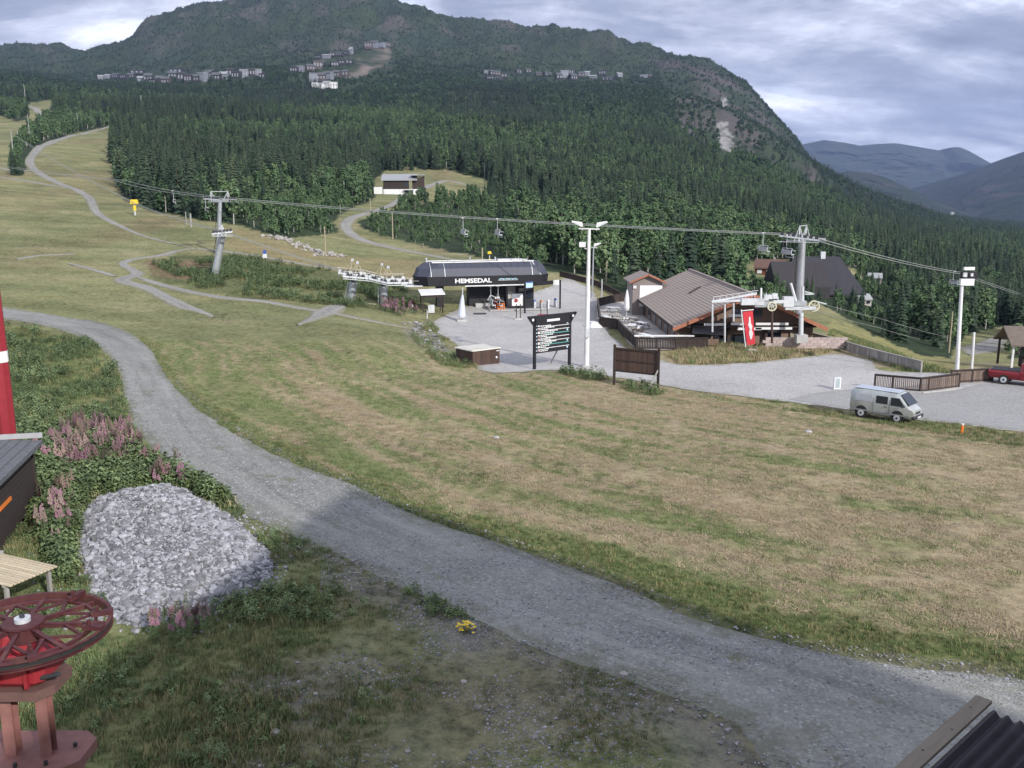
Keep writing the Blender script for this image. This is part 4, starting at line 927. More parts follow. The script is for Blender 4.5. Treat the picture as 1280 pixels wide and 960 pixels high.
# ------------------------------------------------------------------ poles
def pole_at(px, py, hp, r, m, name, label, cat, n=8, lean=0.0, group=None):
    g = gh(px, py); s_ = ppm(g); o = MB().tube([(0, 0, -.3), (lean*hp*s_, 0, hp*s_)], [r, r*.75], n).build(name, m, None, True); o.location = g
    return tag(o, label, cat, group), s_*hp
g = gh(1196, 470); s_ = ppm(g); wm_ = thing('white_mast', g, 'tall white mast with a cluster of panels on top at the car park', 'mast'); Hm = 112*s_
MB().tube([(0, 0, -.3), (-.3, 0, Hm)], [.17, .13], 10).build('pole', M_white, wm_, True)
MB().box((.05, -.05, Hm+.35), (1.1, .3, .55)).build('lower_panel', M_white, wm_); MB().box((.25, .1, Hm+.9), (1.3, .3, .55)).build('camera_housing', M_black, wm_)
MB().box((-.2, -.1, Hm+.95), (.3, .25, .35)).box((.35, -.12, Hm+.95), (.2, .2, .25)).build('lamp', M_lsteel, wm_); MB().box((.15, 0, Hm+1.45), (.9, .2, .25), .1).build('antenna', M_white, wm_)
pole_at(1214.5, 464, 49, .12, M_white, 'flagpole', 'shorter bare white pole right of the tall white mast', 'pole', lean=-.03)
for px, py, hp, r, m_, lab in ((407, 320, 36, .13, M_post, 'wooden pole standing on the orange grass slope below the gravel bend'), (491, 299, 33, .14, M_post, 'wooden pole in the bushes beside the gravel bend'),
    (463, 266, 18, .15, M_post, 'wooden pole at the top of the gravel bend'), (478, 274, 10, .13, M_post, 'short wooden pole beside the gravel bend'), (603, 340, 30, .15, M_post, 'pale wooden pole directly behind the lift station hood'),
    (758, 352, 26, .13, M_post, 'yellowish wooden pole left of the lodge tower'), (1186, 441, 52, .12, M_post, 'brown wooden pole in the scrub beyond the car park'), (239, 284, 17, .2, M_pole, 'thick grey post by the wood edge left of the lift tower'),
    (233, 281, 16, .1, M_pole, 'thin grey post by the wood edge'), (606, 222, 18, .16, M_pole, 'grey pole at the clearing right of the storage barn'), (18, 207, 42, .2, M_pole, 'grey lift pylon on the far left slope'),
    (38, 180, 36, .18, M_pole, 'pale pole at the top of the left slope'), (24, 186, 22, .16, M_pole, 'thin pole on the far left slope'), (98, 162, 20, .2, M_pole, 'grey pole above the bushes on the slope'), (110, 160, 14, .2, M_pole, 'short grey pole above the bushes'),
    (32, 128, 22, .35, M_pole, 'pale pole by the upper clearing'), (178, 144, 24, .3, M_pole, 'pale pole standing out of the wood top'), (534, 398, 10, .06, M_white, 'thin white stake by the small shelter'), (516, 390, 9, .06, M_white, 'thin white stake in the fireweed left of the shelter'),
    (752, 377, 28, .10, M_lsteel, 'grey post at the back corner of the terrace')):
    pole_at(px, py, hp, r, m_, 'utility_pole' if 'pole' in lab or 'pylon' in lab else 'post', lab, 'pole')
def padded(px, py, hp, label, r=.28):
    g = gh(px, py); s_ = ppm(g); t = thing('snow_lance', g, label, 'snow cannon'); H = hp*s_
    MB().tube([(0, 0, -.2), (0, 0, H*.75)], r*.55, 8).build('stand', M_lsteel, t); MB().tube([(0, 0, H*.3), (0, 0, H*.62)], r, 10).build('pad', M_yellow, t)
    MB().box((0, 0, H*.86), (r*5, r*3.2, min(H*.30, r*3.4)), 0, .85, .08).build('head', M_yellow, t); return t
padded(169, 269, 19, 'yellow snow cannon on a white stand at the wood edge', .30)
padded(612, 342, 30, 'yellow snow cannon sticking up behind the lift station', .13)
g = gh(333, 336); s_ = ppm(g); t = thing('slope_sign', g, 'small blue and white sign on a thin post on the weedy bank', 'sign')
MB().tube([(0, 0, 0), (-.1, 0, 20*s_)], .05, 6).build('post', M_dsteel, t); MB().box((-.12, -.05, 16*s_), (5*s_, .08, 5*s_)).build('plate', M_white, t); MB().box((-.12, -.05, 21*s_), (5*s_, .08, 5*s_-.02), 0, .6).build('plate', M_blue, t)

# ------------------------------------------------------------------ chairlifts
def sheave_train(par, cx, cy, cz, L, ax, n, m, r=.19):
    """a beam with its row of wheels along direction ax"""
    a = Vector(ax).normalized(); c = Vector((cx, cy, cz)); b_ = MB().beam(c-a*L/2, c+a*L/2, .12, .16).build('sheave_beam', M_lsteel, par)
    for k in range(n):
        p = c+a*(L*(k+.5)/n-L/2)+Vector((0, 0, .2)); o = MB().disc((0, 0, 0), r, .09, 12, 'y').build('sheave', m, b_)
        o.location = p; o.rotation_euler.z = math.atan2(a.y, a.x)
def tower(base, top, axis, label, r=.4, arm=4.6, ladder=True, slant=0.0, n=5, trainL=2.6, headh=1.5):
    """base and top are world points; axis is the rope's direction in plan"""
    t = thing('lift_tower', base, label, 'lift tower', 'chairlift towers' if arm > 3 else None); q = Vector(top)-Vector(base)
    ax = Vector((axis[0], axis[1], 0)).normalized(); cr = Vector((-ax.y, ax.x, 0))
    MB().tube([(0, 0, -.5), q], [r*1.08, r*.88], 16).build('pylon', M_steel, t, True)
    if ladder:
        for s_ in (-.18, .18): MB().beam(Vector((0, 0, .3))-cr*(r+.25)*0-ax*(r+.22)+cr*s_, q*.97-ax*(r+.18)+cr*s_, .05).build('ladder_rail', M_dsteel, t)
        for k in range(12): 
            z = q*((k+1)/13)-ax*(r+.2); MB().beam(z-cr*.18, z+cr*.18, .035).build('rung', M_dsteel, t)
    arm_ = MB().beam(q-cr*arm/2+Vector((0, 0, .1)), q+cr*arm/2+Vector((0, 0, .1)), .3, .34).build('crossarm', M_steel, t)
    for s_ in (-1, 1):
        c = q+cr*s_*arm/2; sheave_train(t, c.x, c.y, c.z+.35, trainL, (ax.x, ax.y, slant), n, M_dsteel)
        f = MB().beam(c, c+Vector((0, 0, headh)), .09).beam(c+ax*.5, c+Vector((0, 0, headh)), .07).beam(c-ax*.5, c+Vector((0, 0, headh)), .07).beam(c+Vector((0, 0, headh)), c-cr*s_*arm*.3+Vector((0, 0, .2)), .07)
        f.build('lifting_frame', M_lsteel, t)
        MB().beam(c-ax*trainL*.5+cr*s_*.35+Vector((0, 0, -.05)), c+ax*trainL*.5+cr*s_*.35+Vector((0, 0, -.05)), .4, .05).build('catwalk', M_lsteel, t)
    MB().beam(q-cr*arm/2+Vector((0, 0, headh)), q+cr*arm/2+Vector((0, 0, headh)), .08).build('head_beam', M_lsteel, t)
    return t, q, cr
def rope(name, pts, r, label, sag=0.0):
    P = []
    for i, (a, b) in enumerate(zip(pts[:-1], pts[1:])):
        a = Vector(a); b = Vector(b); n = 16
        for k in range(n): 
            u = k/n; p = a.lerp(b, u); p.z -= sag*(b-a).length*4*u*(1-u); P.append(p)
    P.append(Vector(pts[-1])); o = MB().tube(P, r, 5, False).build(name, M_rope); return tag(o, label, 'rope', 'chairlift ropes'), P
def rope_pt(P, px):
    """point of a rope that shows at this photo column"""
    best = None
    for a, b in zip(P[:-1], P[1:]):
        xa = float(project(a)[0]); xb = float(project(b)[0])
        if min(xa, xb) <= px <= max(xa, xb) and abs(xb-xa) > 1e-6: best = a.lerp(b, (px-xa)/(xb-xa))
    return best
# --- long chairlift crossing the picture
gA = gh(273, 318); tA = Vector(atY(275, 252, gA.y+.0)); gB = gh(997, 424); tB = Vector(atY(1003, 301, gB.y)); axA = (tB-tA); axA.z = 0; axn = axA.normalized(); crA = Vector((-axn.y, axn.x, 0))
_, qA, _ = tower(gA, tA, axA, 'slender chairlift tower behind the leaning one, against the dark wood', .34, 3.4, True, -.04, 6, 3.2)
_, qB, _ = tower(gB, tB, axA, 'tall steel chairlift tower beside the lodge front', .40, 3.4, True, -.10, 7, 4.2, 1.6)
far_l = Vector(atY(150, 229, 210)); far_l2 = Vector(atY(-60, 196, 330)); far_r = Vector(atY(1200, 346, 150)); far_r2 = Vector(atY(1340, 384, 260))
ROPES = []
for s_, lab in ((-1, 'nearer steel rope of the long chairlift crossing the picture'), (1, 'farther steel rope of the long chairlift crossing the picture')):
    o_ = crA*s_*1.7+Vector((0, 0, .62)); ROPES.append(rope('haul_rope', [far_l2+o_, far_l+o_, tA+o_, tB+o_, far_r+o_, far_r2+o_], .045, lab, .006)[1])
def chair(loc, rz, label, n=4, s=1.0, cloth=None):
    t = thing('lift_chair', loc, label, 'chairlift chair', 'chairs on the long chairlift', rz, s)
    MB().box((0, 0, 0), (.55, .14, .14)).build('grip', M_lsteel, t)
    MB().tube([(0, 0, 0), (.05, .18, -.7), (.05, .18, -1.6), (.05, 0, -1.75)], .045, 8).build('hanger', M_lsteel, t)
    w = .5*n; fr = MB().tube([(.05, -w/2, -1.75), (.05, w/2, -1.75)], .04, 6)
    for y in (-w/2, 0, w/2): fr.tube([(.05, y, -1.75), (-.12, y, -2.35), (-.05, y, -2.6), (.45, y, -2.55)], .035, 6)
    fr.build('frame', M_lsteel, t)
    for k in range(n):
        y = -w/2+w*(k+.5)/n; MB().box((.2, y, -2.5), (.45, w/n-.06, .07), 0, 1, .02).build('seat', cloth or M_dsteel, t); MB().beam((-.03, y, -2.4), (.02, y, -1.95), w/n-.06, .06, (1, 0, 0)).build('backrest', cloth or M_dsteel, t)
    MB().tube([(.1, -w/2, -1.9), (.6, -w/2, -2.1), (.62, w/2, -2.1), (.1, w/2, -1.9)], .03, 6).build('safety_bar', M_lsteel, t)
    MB().tube([(.35, -w/2+.2, -2.5), (.5, -w/2+.2, -2.95), (.5, w/2-.2, -2.95), (.35, w/2-.2, -2.5)], .03, 6).build('footrest', M_lsteel, t)
    return t
angA = math.atan2(axn.y, axn.x)
M_seat = mat('chair_seat', (.35, .36, .38), .6, .2)
for px, ri, lab in ((216, 1, 'chair on the rope left of the leaning lift tower'), (256, 0, 'chair hanging just left of the slender lift tower'), (579, 0, 'left one of the two chairs above the lift station'), (622, 1, 'right one of the two chairs above the lift station'), (985, 0, 'chair just left of the tower beside the lodge'), (955, 1, 'second chair left of the tower beside the lodge'), (1193, 1, 'chair on the rope left of the tall white mast')):
    P = rope_pt(ROPES[ri], px); chair(P, angA+math.pi/2*0+.9, lab, 4, .8, M_seat)
# --- chairlift with the station
gC = gh(267, 346); tC = Vector(atY(278, 294, gC.y)); gD = gh(437, 378); tD = Vector(atY(442, 353, gD.y)); gE = gh(480, 381); tE = Vector(atY(479.5, 358, gE.y))
STL = Vector((-12.6, 120.3, 0)); STR = Vector((4.4, 125.3, 0)); axS = (STR-STL).normalized(); crS = Vector((-axS.y, axS.x, 0))
def short_tower(g, tp, label, r):
    t = thing('lift_tower', g, label, 'lift tower'); q = tp-g
    MB().tube([(0, 0, -.5), q], [r, r*.96], 18).build('pylon', M_steel, t, True)
    MB().tube([q, q+Vector((.03, 0, .55))], [r*.7, r*.6], 14).build('neck', M_dsteel, t, True)
    MB().beam(Vector((-r-.2, 0, .2)), q+Vector((-r-.2, 0, 0)), .07).beam(Vector((-r-.2, .35, .2)), q+Vector((-r-.2, .35, 0)), .07).build('ladder_rail', M_lsteel, t)
    q = q+Vector((0, 0, .65)); MB().beam(q-crS*2.6, q+crS*2.6, .35, .35).build('crossarm', M_steel, t)
    for s_ in (-1, 1):
        c = q+crS*2.6*s_; f = MB().beam(c-axS*.2, c+axS*.25+Vector((0, 0, 1.9)), .12).beam(c+axS*1.3, c+axS*.25+Vector((0, 0, 1.9)), .1).beam(c-axS*1.2, c+axS*.25+Vector((0, 0, 1.9)), .06)
        f.build('lifting_frame', M_post, t)
        MB().box(tuple(c+axS*.25+Vector((0, 0, 1.95))), (.3, .3, .3)).build('pulley', M_lsteel, t)
    return t, q
tw1, q1 = short_tower(gD, tD, 'left one of the two thick stubby pylons left of the lift station, leaning', .50)
tw2, q2 = short_tower(gE, tE, 'right one of the two thick stubby pylons left of the lift station, upright', .50)
w1 = gD+q1; w2 = gE+q2
# long compression battery of wheels over the stubby pylons
cb_ = thing('wheel_battery', w2, 'long battery of pale sheave wheels carried on the two stubby pylons', 'lift machine')
stz = 4.35
for s_ in (-1, 1):
    pts = [w1-axS*1.6+Vector((0, 0, .35)), w1+axS*1.5+Vector((0, 0, 0)), w2+Vector((0, 0, 0)), w2+axS*3.2+Vector((0, 0, -.05))]
    pts = [p+crS*2.6*s_-w2 for p in pts]
    for a, b in zip(pts[:-1], pts[1:]):
        MB().beam(a, b, .14, .2).build('beam', M_lsteel, cb_); MB().beam(a+crS*s_*.55-Vector((0, 0, .25)), b+crS*s_*.55-Vector((0, 0, .25)), .5, .06).build('catwalk', M_lsteel, cb_)
        MB().beam(a+crS*s_*.8+Vector((0, 0, .65)), b+crS*s_*.8+Vector((0, 0, .65)), .05).build('handrail', M_lsteel, cb_)
        L = (b-a).length; n = max(3, int(L/.42))
        for k in range(n):
            p = a.lerp(b, (k+.5)/n); o = MB().disc((0, 0, 0), .2, .12, 10, 'y').build('sheave', M_dsteel if k % 3 else M_lsteel, cb_); o.location = p+Vector((0, 0, .25)); o.rotation_euler.z = math.atan2(axS.y, axS.x)
            if k % 2 == 0: MB().beam(p+crS*s_*.8-Vector((0, 0, .25)), p+crS*s_*.8+Vector((0, 0, .65)), .045).build('baluster', M_lsteel, cb_)
_, qC, _ = tower(gC, tC, axS, 'thick leaning chairlift tower on the weedy bank', .48, 3.2, True, .1, 6, 2.6, 1.3)
fB1 = Vector(atY(170, 258, 185)); fB2 = Vector(atY(20, 172, 330))
for s_, lab in ((-1, 'nearer rope running uphill from the station'), (1, 'farther rope running uphill from the station')):
    o_ = crS*s_*1.8+Vector((0, 0, .5)); rope('haul_rope', [fB2+o_, fB1+o_, tC+o_, w1+crS*s_*2.6+Vector((0, 0, .3)), w2+crS*s_*2.6+Vector((0, 0, .3)), STL+crS*s_*2.4+Vector((0, 0, stz))], .04, lab, .004)
# --- the station
st = thing('lift_station', (STL.x, STL.y, 0), 'black chairlift station with a smoked hood and white HEMSEDAL lettering', 'lift station', None, math.atan2(axS.y, axS.x))
SL = (STR-STL).length; zb_ = 3.62; fh = 1.22; wd = 2.6
def ring_pts(z, y, x0, x1, c): return [(x0+c, -y, z), (x1-c*1.0, -y, z), (x1, -y*.45, z), (x1, y*.45, z), (x1-c, y, z), (x0+c, y, z), (x0, y*.45, z), (x0, -y*.45, z)]
def loft(r0, r1, caps=False):
    n = len(r0); F = [(k, (k+1) % n, n+(k+1) % n, n+k) for k in range(n)]
    if caps: F += [tuple(range(n-1, -1, -1)), tuple(range(n, 2*n))]
    return MB().add(r0+r1, F)
loft(ring_pts(zb_, wd, 0, SL, 1.2), ring_pts(zb_+fh, wd+.12, -.15, SL+.15, 1.2), True).build('fascia', M_black, st)
hoodm = loft(ring_pts(zb_+fh+.004, wd, -.05, SL+.05, 1.3), ring_pts(zb_+fh+1.0, wd-.35, .35, SL-.4, 1.5)); hoodm.build('hood', M_hood, st)
loft(ring_pts(zb_+fh+1.002, wd-.35, .35, SL-.4, 1.5), ring_pts(zb_+fh+1.72, wd-1.15, 1.3, SL-1.2, 1.6), True).build('hood', M_hood, st)
MB().beam((1.9, -wd+1.12, zb_+fh+1.76), (SL-2.0, -wd+1.12, zb_+fh+1.76), .16, .14).build('ridge_trim', M_white, st); MB().beam((1.9, wd-1.12, zb_+fh+1.76), (SL-2.0, wd-1.12, zb_+fh+1.76), .16, .14).build('ridge_trim', M_white, st)
for k in range(17):
    x = 1.6+k*(SL-3.2)/16; MB().beam((x, -wd-.01, zb_+fh), (x, -wd+.34, zb_+fh+1.0), .05, .04).beam((x, -wd+.34, zb_+fh+1.0), (x, -wd+1.14, zb_+fh+1.7), .05, .04).build('hood_frame', M_dsteel if k not in (0, 2, 15) else M_lsteel, st)
MB().beam((SL-1.35, -wd-.02, zb_+fh), (SL-2.3, -wd+1.1, zb_+fh+1.75), .12, .06).build('hood_frame', M_white, st)
MB().box((6.0+(SL-7.2)/2, -wd-.16, zb_-.04), (SL-7.2, .12, .13)).build('lower_trim', M_white, st)
text_mesh('lettering', 'HEMSEDAL', .78, M_white, st, (7.1, -wd-.13, zb_+fh*.50), (math.pi/2, 0, 0), .03, .025, 4.9)
for k in range(13): MB().box((10.6+k*.2, -wd-.12, zb_+fh*.62+(k % 3)*.02), (.15, .03, .14)).build('lettering', M_lblue if k % 4 else M_teal, st)
MB().box((11.8, -wd-.12, zb_+fh*.62-.14), (2.7, .02, .05)).build('lettering_rule', M_white, st)
MB().box((3.2, 0, (zb_)/2-.2), (.9, 1.0, zb_+.6)).build('column', M_black, st); MB().box((SL-4.5, .2, zb_/2-.2), (1.6, 1.4, zb_+.4)).build('column', M_concrete, st)
MB().box((1.0, -.2, zb_-.1), (2.6, .25, .12)).box((-.6, -1.6, zb_+.02), (2.4, .5, .14)).box((-.6, 1.6, zb_+.02), (2.4, .5, .14)).build('entry_guide', M_lsteel, st)
MB().box((9.9, 1.2, zb_/2-.1), (5.2, 1.6, zb_+.2)).build('shade_block', M_black, st)  # black box standing in for the shade under the hood
MB().ring((SL-3.5, 0, zb_-.25), 2.1, .18, .14, 36).build('bullwheel', M_dsteel, st)
cab = MB().box((SL-3.2, -.9, 1.45+.3), (2.1, 2.2, 2.8)).build('operator_cabin', M_black, st); MB().box((SL-3.2, -2.02, 2.1), (1.7, .04, .9)).build('window', M_glass, cab)
MB().box((SL-4.5, -2.2, 1.55), (1.5, .12, 1.6)).build('white_panel', M_white, st); MB().disc((SL-4.7, -2.28, 1.45), .26, .04, 12, 'y').build('emblem', M_red, st)
for x, y in ((SL*.42, .4), (SL*.6, -.6), (1.5, 0)): MB().tube([(x, y, zb_+fh+1.6), (x, y, zb_+fh+2.3)], .1, 6).build('vent_pipe', M_lsteel, st)
MB().box((SL*.72, 0, zb_+fh+1.85), (3.4, .8, .3)).build('roof_unit', M_lsteel, st)
MB().box((SL-4.5, -1.7, .3), (8, 3.2, .12)).build('platform', M_concrete, st)
# parked chairs under the hood
for i, (x, lab) in enumerate(((9.6, 'grey chair with raised bar waiting at the station loading point'), (10.6, 'second dark chair waiting under the station hood'))):
    P = STL+axS*x-crS*2.1; chair((P.x, P.y, zb_-.2), math.atan2(axS.y, axS.x), lab, 4, .95, M_dsteel if i else M_seat)
# queue gates and barriers in front
def frame_gate(px0, py0, px1, py1, H, label):
    a = gh(px0, py0); b = gh(px1, py1); d = b-a; t = thing('queue_gate', a, label, 'gate', None, math.atan2(d.y, d.x)); L = math.hypot(d.x, d.y)
    for x in (0, L): MB().box((x, 0, H/2), (.16, .16, H)).build('post', M_black, t)
    MB().box((L/2, 0, H-.25), (L, .14, .5)).build('beam', M_black, t); MB().box((.7, -.1, H-.3), (1.2, .06, .75)).build('sign_plate', M_lblue, t); MB().box((.7, -.135, H+.02), (1.1, .02, .16)).build('sign_band', M_blue, t)
    MB().box((L-.9, -.1, H-.3), (1.1, .06, .65)).build('sign_plate', M_white, t); return t
frame_gate(656, 392, 700, 386, 4.0, 'black overhead queue gate with two pale signs right of the station')
def turnstile(px, py, label, col_):
    g = gh(px, py); t = thing('turnstile', g, label, 'turnstile', 'turnstiles in front of the station', .15)
    MB().box((0, 0, .5), (.28, .9, 1.0), 0, .9, .04).build('cabinet', M_lsteel, t); MB().box((0, -.1, 1.12), (.34, .6, .22), 0, .8, .03).build('reader', col_, t)
    for k in range(3): MB().tube([(.14, 0, .85), (.65, .25*math.cos(k*2.1), .85+.25*math.sin(k*2.1))], .025, 6).build('arm', M_lsteel, t)
for px, py, lab, c_ in ((661, 385, 'turnstile with dark reader, nearest the station', M_dsteel), (668, 386, 'turnstile with blue reader', M_blue), (676, 387, 'turnstile with orange reader', M_orange), (685, 386, 'turnstile with white reader', M_white), (694, 384, 'rightmost turnstile with blue reader', M_blue)): turnstile(px, py, lab, c_)
def barrier(px, py, w, label, c_=M_red, n=2, h=1.5):
    g = gh(px, py); t = thing('slalom_stand', g, label, 'barrier'); MB().box((0, 0, .12), (w, .7, .22), 0, .9, .03).build('base', c_, t)
    for k in range(n):
        x = -w/2+w*(k+.5)/n; MB().box((x, 0, .1+h/2), (.11, .11, h)).build('post', M_dbrown, t)
barrier(648, 400, 1.0, 'pair of dark posts on a low base in front of the station', M_concrete, 2, 1.9)
barrier(680, 395, 1.6, 'pair of posts on a red base before the turnstiles', M_red, 2, 1.9)
g = gh(626, 388); t = thing('barrier', g, 'orange plastic barrier below the red loading arm', 'barrier', None, .3)
for k in range(3): MB().box((0, 0, .2+k*.33), (1.0, .08, .14)).build('rail', M_orange, t)
for x in (-.45, .45): MB().box((x, 0, .5), (.1, .5, 1.0), 0, .5).build('leg', M_orange, t)
g = gh(621, 386); t = thing('loading_arm', g, 'red and white loading machine standing under the station hood', 'lift machine', None, .2)
MB().box((0, 0, .8), (.7, .7, 1.6), 0, .8, .05).build('housing', M_red, t); MB().box((0, -.38, 1.5), (.6, .05, .3)).build('plate', M_white, t); MB().tube([(-.2, 0, 1.5), (-.9, -.3, 1.9), (-1.3, -.4, 1.2)], .08, 8).build('arm', M_lsteel, t); MB().box((0, 0, 1.8), (.5, .5, .4), .4).build('head', M_dsteel, t)
g = gh(600, 393); one('manhole_cover', g+Vector((0, 0, .1)), 'dark flat cover lying on the gravel in front of the station', 'cover', MB().box((0, 0, 0), (1.6, .7, .14), .2, 1, .03), M_dsteel)
g = gh(604, 384); one('concrete_block', g, 'low pale concrete block by the loading point', 'block', MB().box((0, 0, .25), (2.2, .8, .6), .25, 1, .05), M_concrete)
# shelter and wrapped parasol
a = gh(529, 392); t = thing('small_shelter', a, 'small open shelter with a pale flat roof on four dark posts', 'shelter', None, .25); s_ = ppm(a)
W2, D2, H2 = 2.5, 1.8, 2.3
for x, y in ((0, 0), (W2, 0), (0, D2), (W2, D2)): MB().box((x, y, H2/2), (.13, .13, H2)).build('post', M_dbrown, t)
MB().add([(-.3, -.3, H2), (W2+.3, -.3, H2+.05), (W2+.3, D2+.3, H2+.5), (-.3, D2+.3, H2+.45), (-.3, -.3, H2+.12), (W2+.3, -.3, H2+.17), (W2+.3, D2+.3, H2+.62), (-.3, D2+.3, H2+.57)], [(3,2,1,0),(4,5,6,7),(0,1,5,4),(1,2,6,5),(2,3,7,6),(3,0,4,7)]).build('roof', M_white, t)
MB().box((W2/2, -.1, H2-.12), (W2, .08, .3)).build('fascia', M_dbrown, t); MB().box((W2*.45, .7, .5), (.8, .5, 1.0)).build('counter', M_lsteel, t)
g = gh(577, 402); t = thing('wrapped_parasol', g, 'closed parasol wrapped in a pale cover in front of the station', 'parasol')
MB().tube([(0, 0, 0), (.18, 0, 4.2)], .06, 8).build('pole', M_lsteel, t)
MB().tube([(0, 0, .5), (.02, 0, .7), (.05, 0, 1.4), (.1, 0, 2.6), (.16, 0, 3.3)], [.42, .5, .42, .25, .1], 9).build('cover', mat('pale_cloth', (.55, .58, .66), .8, .15, 3, bmp=.03), t, False)
MB().box((0, 0, .15), (1.2, .8, .3), .2).build('base', M_concrete, t)

# ------------------------------------------------------------------ vehicles
def wheel(par, x, y, r, side, w=.2):
    t = MB().disc((0, 0, 0), r, w, 24, 'y').build('wheel', M_rubber, par, True); t.location = (x, y, r)
    MB().disc((0, side*(w/2+.004), 0), r*.62, .03, 16, 'y').build('rim', M_lsteel, t); MB().disc((0, side*(w/2+.02), 0), r*.22, .04, 10, 'y').build('hubcap', M_dsteel, t)
def carpaint(name, c, metal=.3, dirt=None):
    m = mat(name, c, .32, .06, 1.5, metal, dirt=dirt, dscale=1.2); m.node_tree.nodes['Principled BSDF'].inputs['Coat Weight'].default_value = .5; return m
def body_loft(st_, n=None):
    """cross sections along x: (x, half width low, half width belt, half width roof, z floor, z belt, z roof) -> closed shell"""
    R_ = []
    for x, w0, w1_, w2_, z0, zb2, z1 in st_:
        h = [(w0*.9, z0), (w0, z0+.08), (w1_, zb2-.12), (w1_*.995, zb2), (w2_+(w1_-w2_)*.12, z1-.12), (w2_*.90, z1-.02), (w2_*.55, z1), (0, z1+.012)]
        R_.append([(x, -a, b) for a, b in h]+[(x, a, b) for a, b in h[-2::-1]])
    n = len(R_[0]); V = [p for r in R_ for p in r]; F = [(i*n+k, i*n+k+1, (i+1)*n+k+1, (i+1)*n+k) for i in range(len(R_)-1) for k in range(n-1)]
    F += [(i*n+n-1, i*n, (i+1)*n, (i+1)*n+n-1) for i in range(len(R_)-1)]+[tuple(range(n-1, -1, -1)), tuple((len(R_)-1)*n+k for k in range(n))]
    return MB().add(V, F)
M_silver = carpaint('silver_paint', (.47, .50, .49), .35, (.30, .30, .26))
rw = gh(1081, 523); fw = gh(1119.5, 528.6); d = (fw-rw); d.z = 0; d.normalize(); rz = math.atan2(d.y, d.x); mid = (rw+fw)/2
off = Vector((-math.sin(rz), math.cos(rz), 0))*.78; zv = float(terr((mid+off).x, (mid+off).y))+.055
van = thing('parked_van', (mid.x+off.x, mid.y+off.y, zv), 'silver panel van with a spare-wheel bulge parked at the edge of the field', 'van', None, rz)
van['label'] = 'silver van with dark side windows parked at the edge of the mown field'
vs = [(-2.12,.74,.78,.70,.38,1.1,1.78),(-2.05,.80,.83,.74,.34,1.1,1.90),(-1.2,.83,.85,.76,.34,1.1,1.96),(0,.83,.85,.76,.34,1.1,1.96),(.9,.83,.85,.76,.34,1.1,1.94),(1.12,.83,.85,.74,.34,1.08,1.90),(1.75,.82,.84,.80,.36,1.02,1.20),(2.02,.78,.80,.76,.42,.96,1.02),(2.12,.70,.74,.70,.46,.85,.92)]
vb = body_loft(vs).build('body', M_silver, van, True)
MB().box((-.5, 0, 1.985), (3.0, 1.25, .03), 0, .97, .01).build('roof_panel', mat('van_roof', (.42, .46, .52), .4, .06), vb)
def wside(x0, x1, z0, z1, s, xo=0.0, m=None, name='window', th=.02):
    w = lambda z: .85-(z-1.1)*.09+.012
    o = MB().add([(x0, s*w(z0), z0), (x1, s*w(z0), z0), (x1-xo, s*w(z1), z1), (x0, s*w(z1), z1)]+[(x0, s*(w(z0)-th), z0), (x1, s*(w(z0)-th), z0), (x1-xo, s*(w(z1)-th), z1), (x0, s*(w(z1)-th), z1)], [(0,1,2,3),(7,6,5,4),(0,4,5,1),(1,5,6,2),(2,6,7,3),(3,7,4,0)]).build(name, m or M_glass, van)
for s in (-1, 1):
    wside(-.35, .42, 1.16, 1.66, s); wside(.62, 1.58, 1.13, 1.66, s, .42); wside(-1.75, -.62, 1.18, 1.66, s, 0, mat('blanked_window', (.42, .44, .48), .35, .08), 'blanked_window')
    MB().box((1.45, s*.98, 1.2), (.1, .16, .2), 0, 1, .02).build('mirror', M_dsteel, van)
    for x in (-.52, .55): MB().box((x, s*.853, .95), (.015, .01, 1.1)).build('door_seam', M_dsteel, van)
    MB().box((-.05, s*.86, .55), (3.9, .02, .10)).build('side_trim', mat('grey_trim2', (.25, .25, .25), .6, .1), van); MB().box((.3, s*.87, .98), (.18, .03, .04)).build('handle', M_dsteel, van)
    for x in (-1.30, 1.10): wheel(van, x, s*.74, .34, s); 
    for x in (-1.30, 1.10): MB().disc((x, s*.835, .42), .43, .03, 20, 'y').build('wheel_arch', M_rubber, van)
    for x in (-1.30, 1.10): wheel(van, x, s*.80, .34, s, .12)
    MB().box((2.07, s*.58, .74), (.08, .3, .17), 0, 1, .02).build('headlight', M_lamp, van); MB().box((-2.12, s*.66, .85), (.05, .14, .35)).build('taillight', M_red, van)
MB().add([(1.20, -.64, 1.90), (1.20, .64, 1.90), (1.80, .74, 1.25), (1.80, -.74, 1.25), (1.12, -.66, 1.82), (1.12, .66, 1.82), (1.70, .74, 1.18), (1.70, -.74, 1.18)], [(0,1,2,3),(7,6,5,4),(0,3,7,4),(1,5,6,2),(0,4,5,1),(3,2,6,7)]).build('windscreen', M_glass, van)
MB().box((2.12, 0, .46), (.2, 1.62, .24), 0, 1, .04).build('front_bumper', M_dsteel, van); MB().box((2.10, 0, .73), (.06, .8, .16)).build('grille', M_dsteel, van); MB().box((2.235, 0, .46), (.02, .5, .11)).build('number_plate', M_white, van)
MB().box((-2.16, 0, .45), (.16, 1.6, .2), 0, 1, .04).build('rear_bumper', M_lsteel, van); MB().box((-2.1, 0, 1.42), (.04, 1.2, .45)).build('rear_window', M_glass, van)
M_redcar = carpaint('red_car_paint', (.22, .010, .016), .2)
rw = gh(1255, 480.5); rw = gh(1254, 481); pa = math.radians(-40)
pk = thing('pickup_truck', (rw.x+.1*math.cos(pa)-.82*math.sin(pa), rw.y+.1*math.sin(pa)+.82*math.cos(pa), rw.z+.05), 'dark red pickup with its cab cut by the right edge of the picture', 'pickup', None, pa)
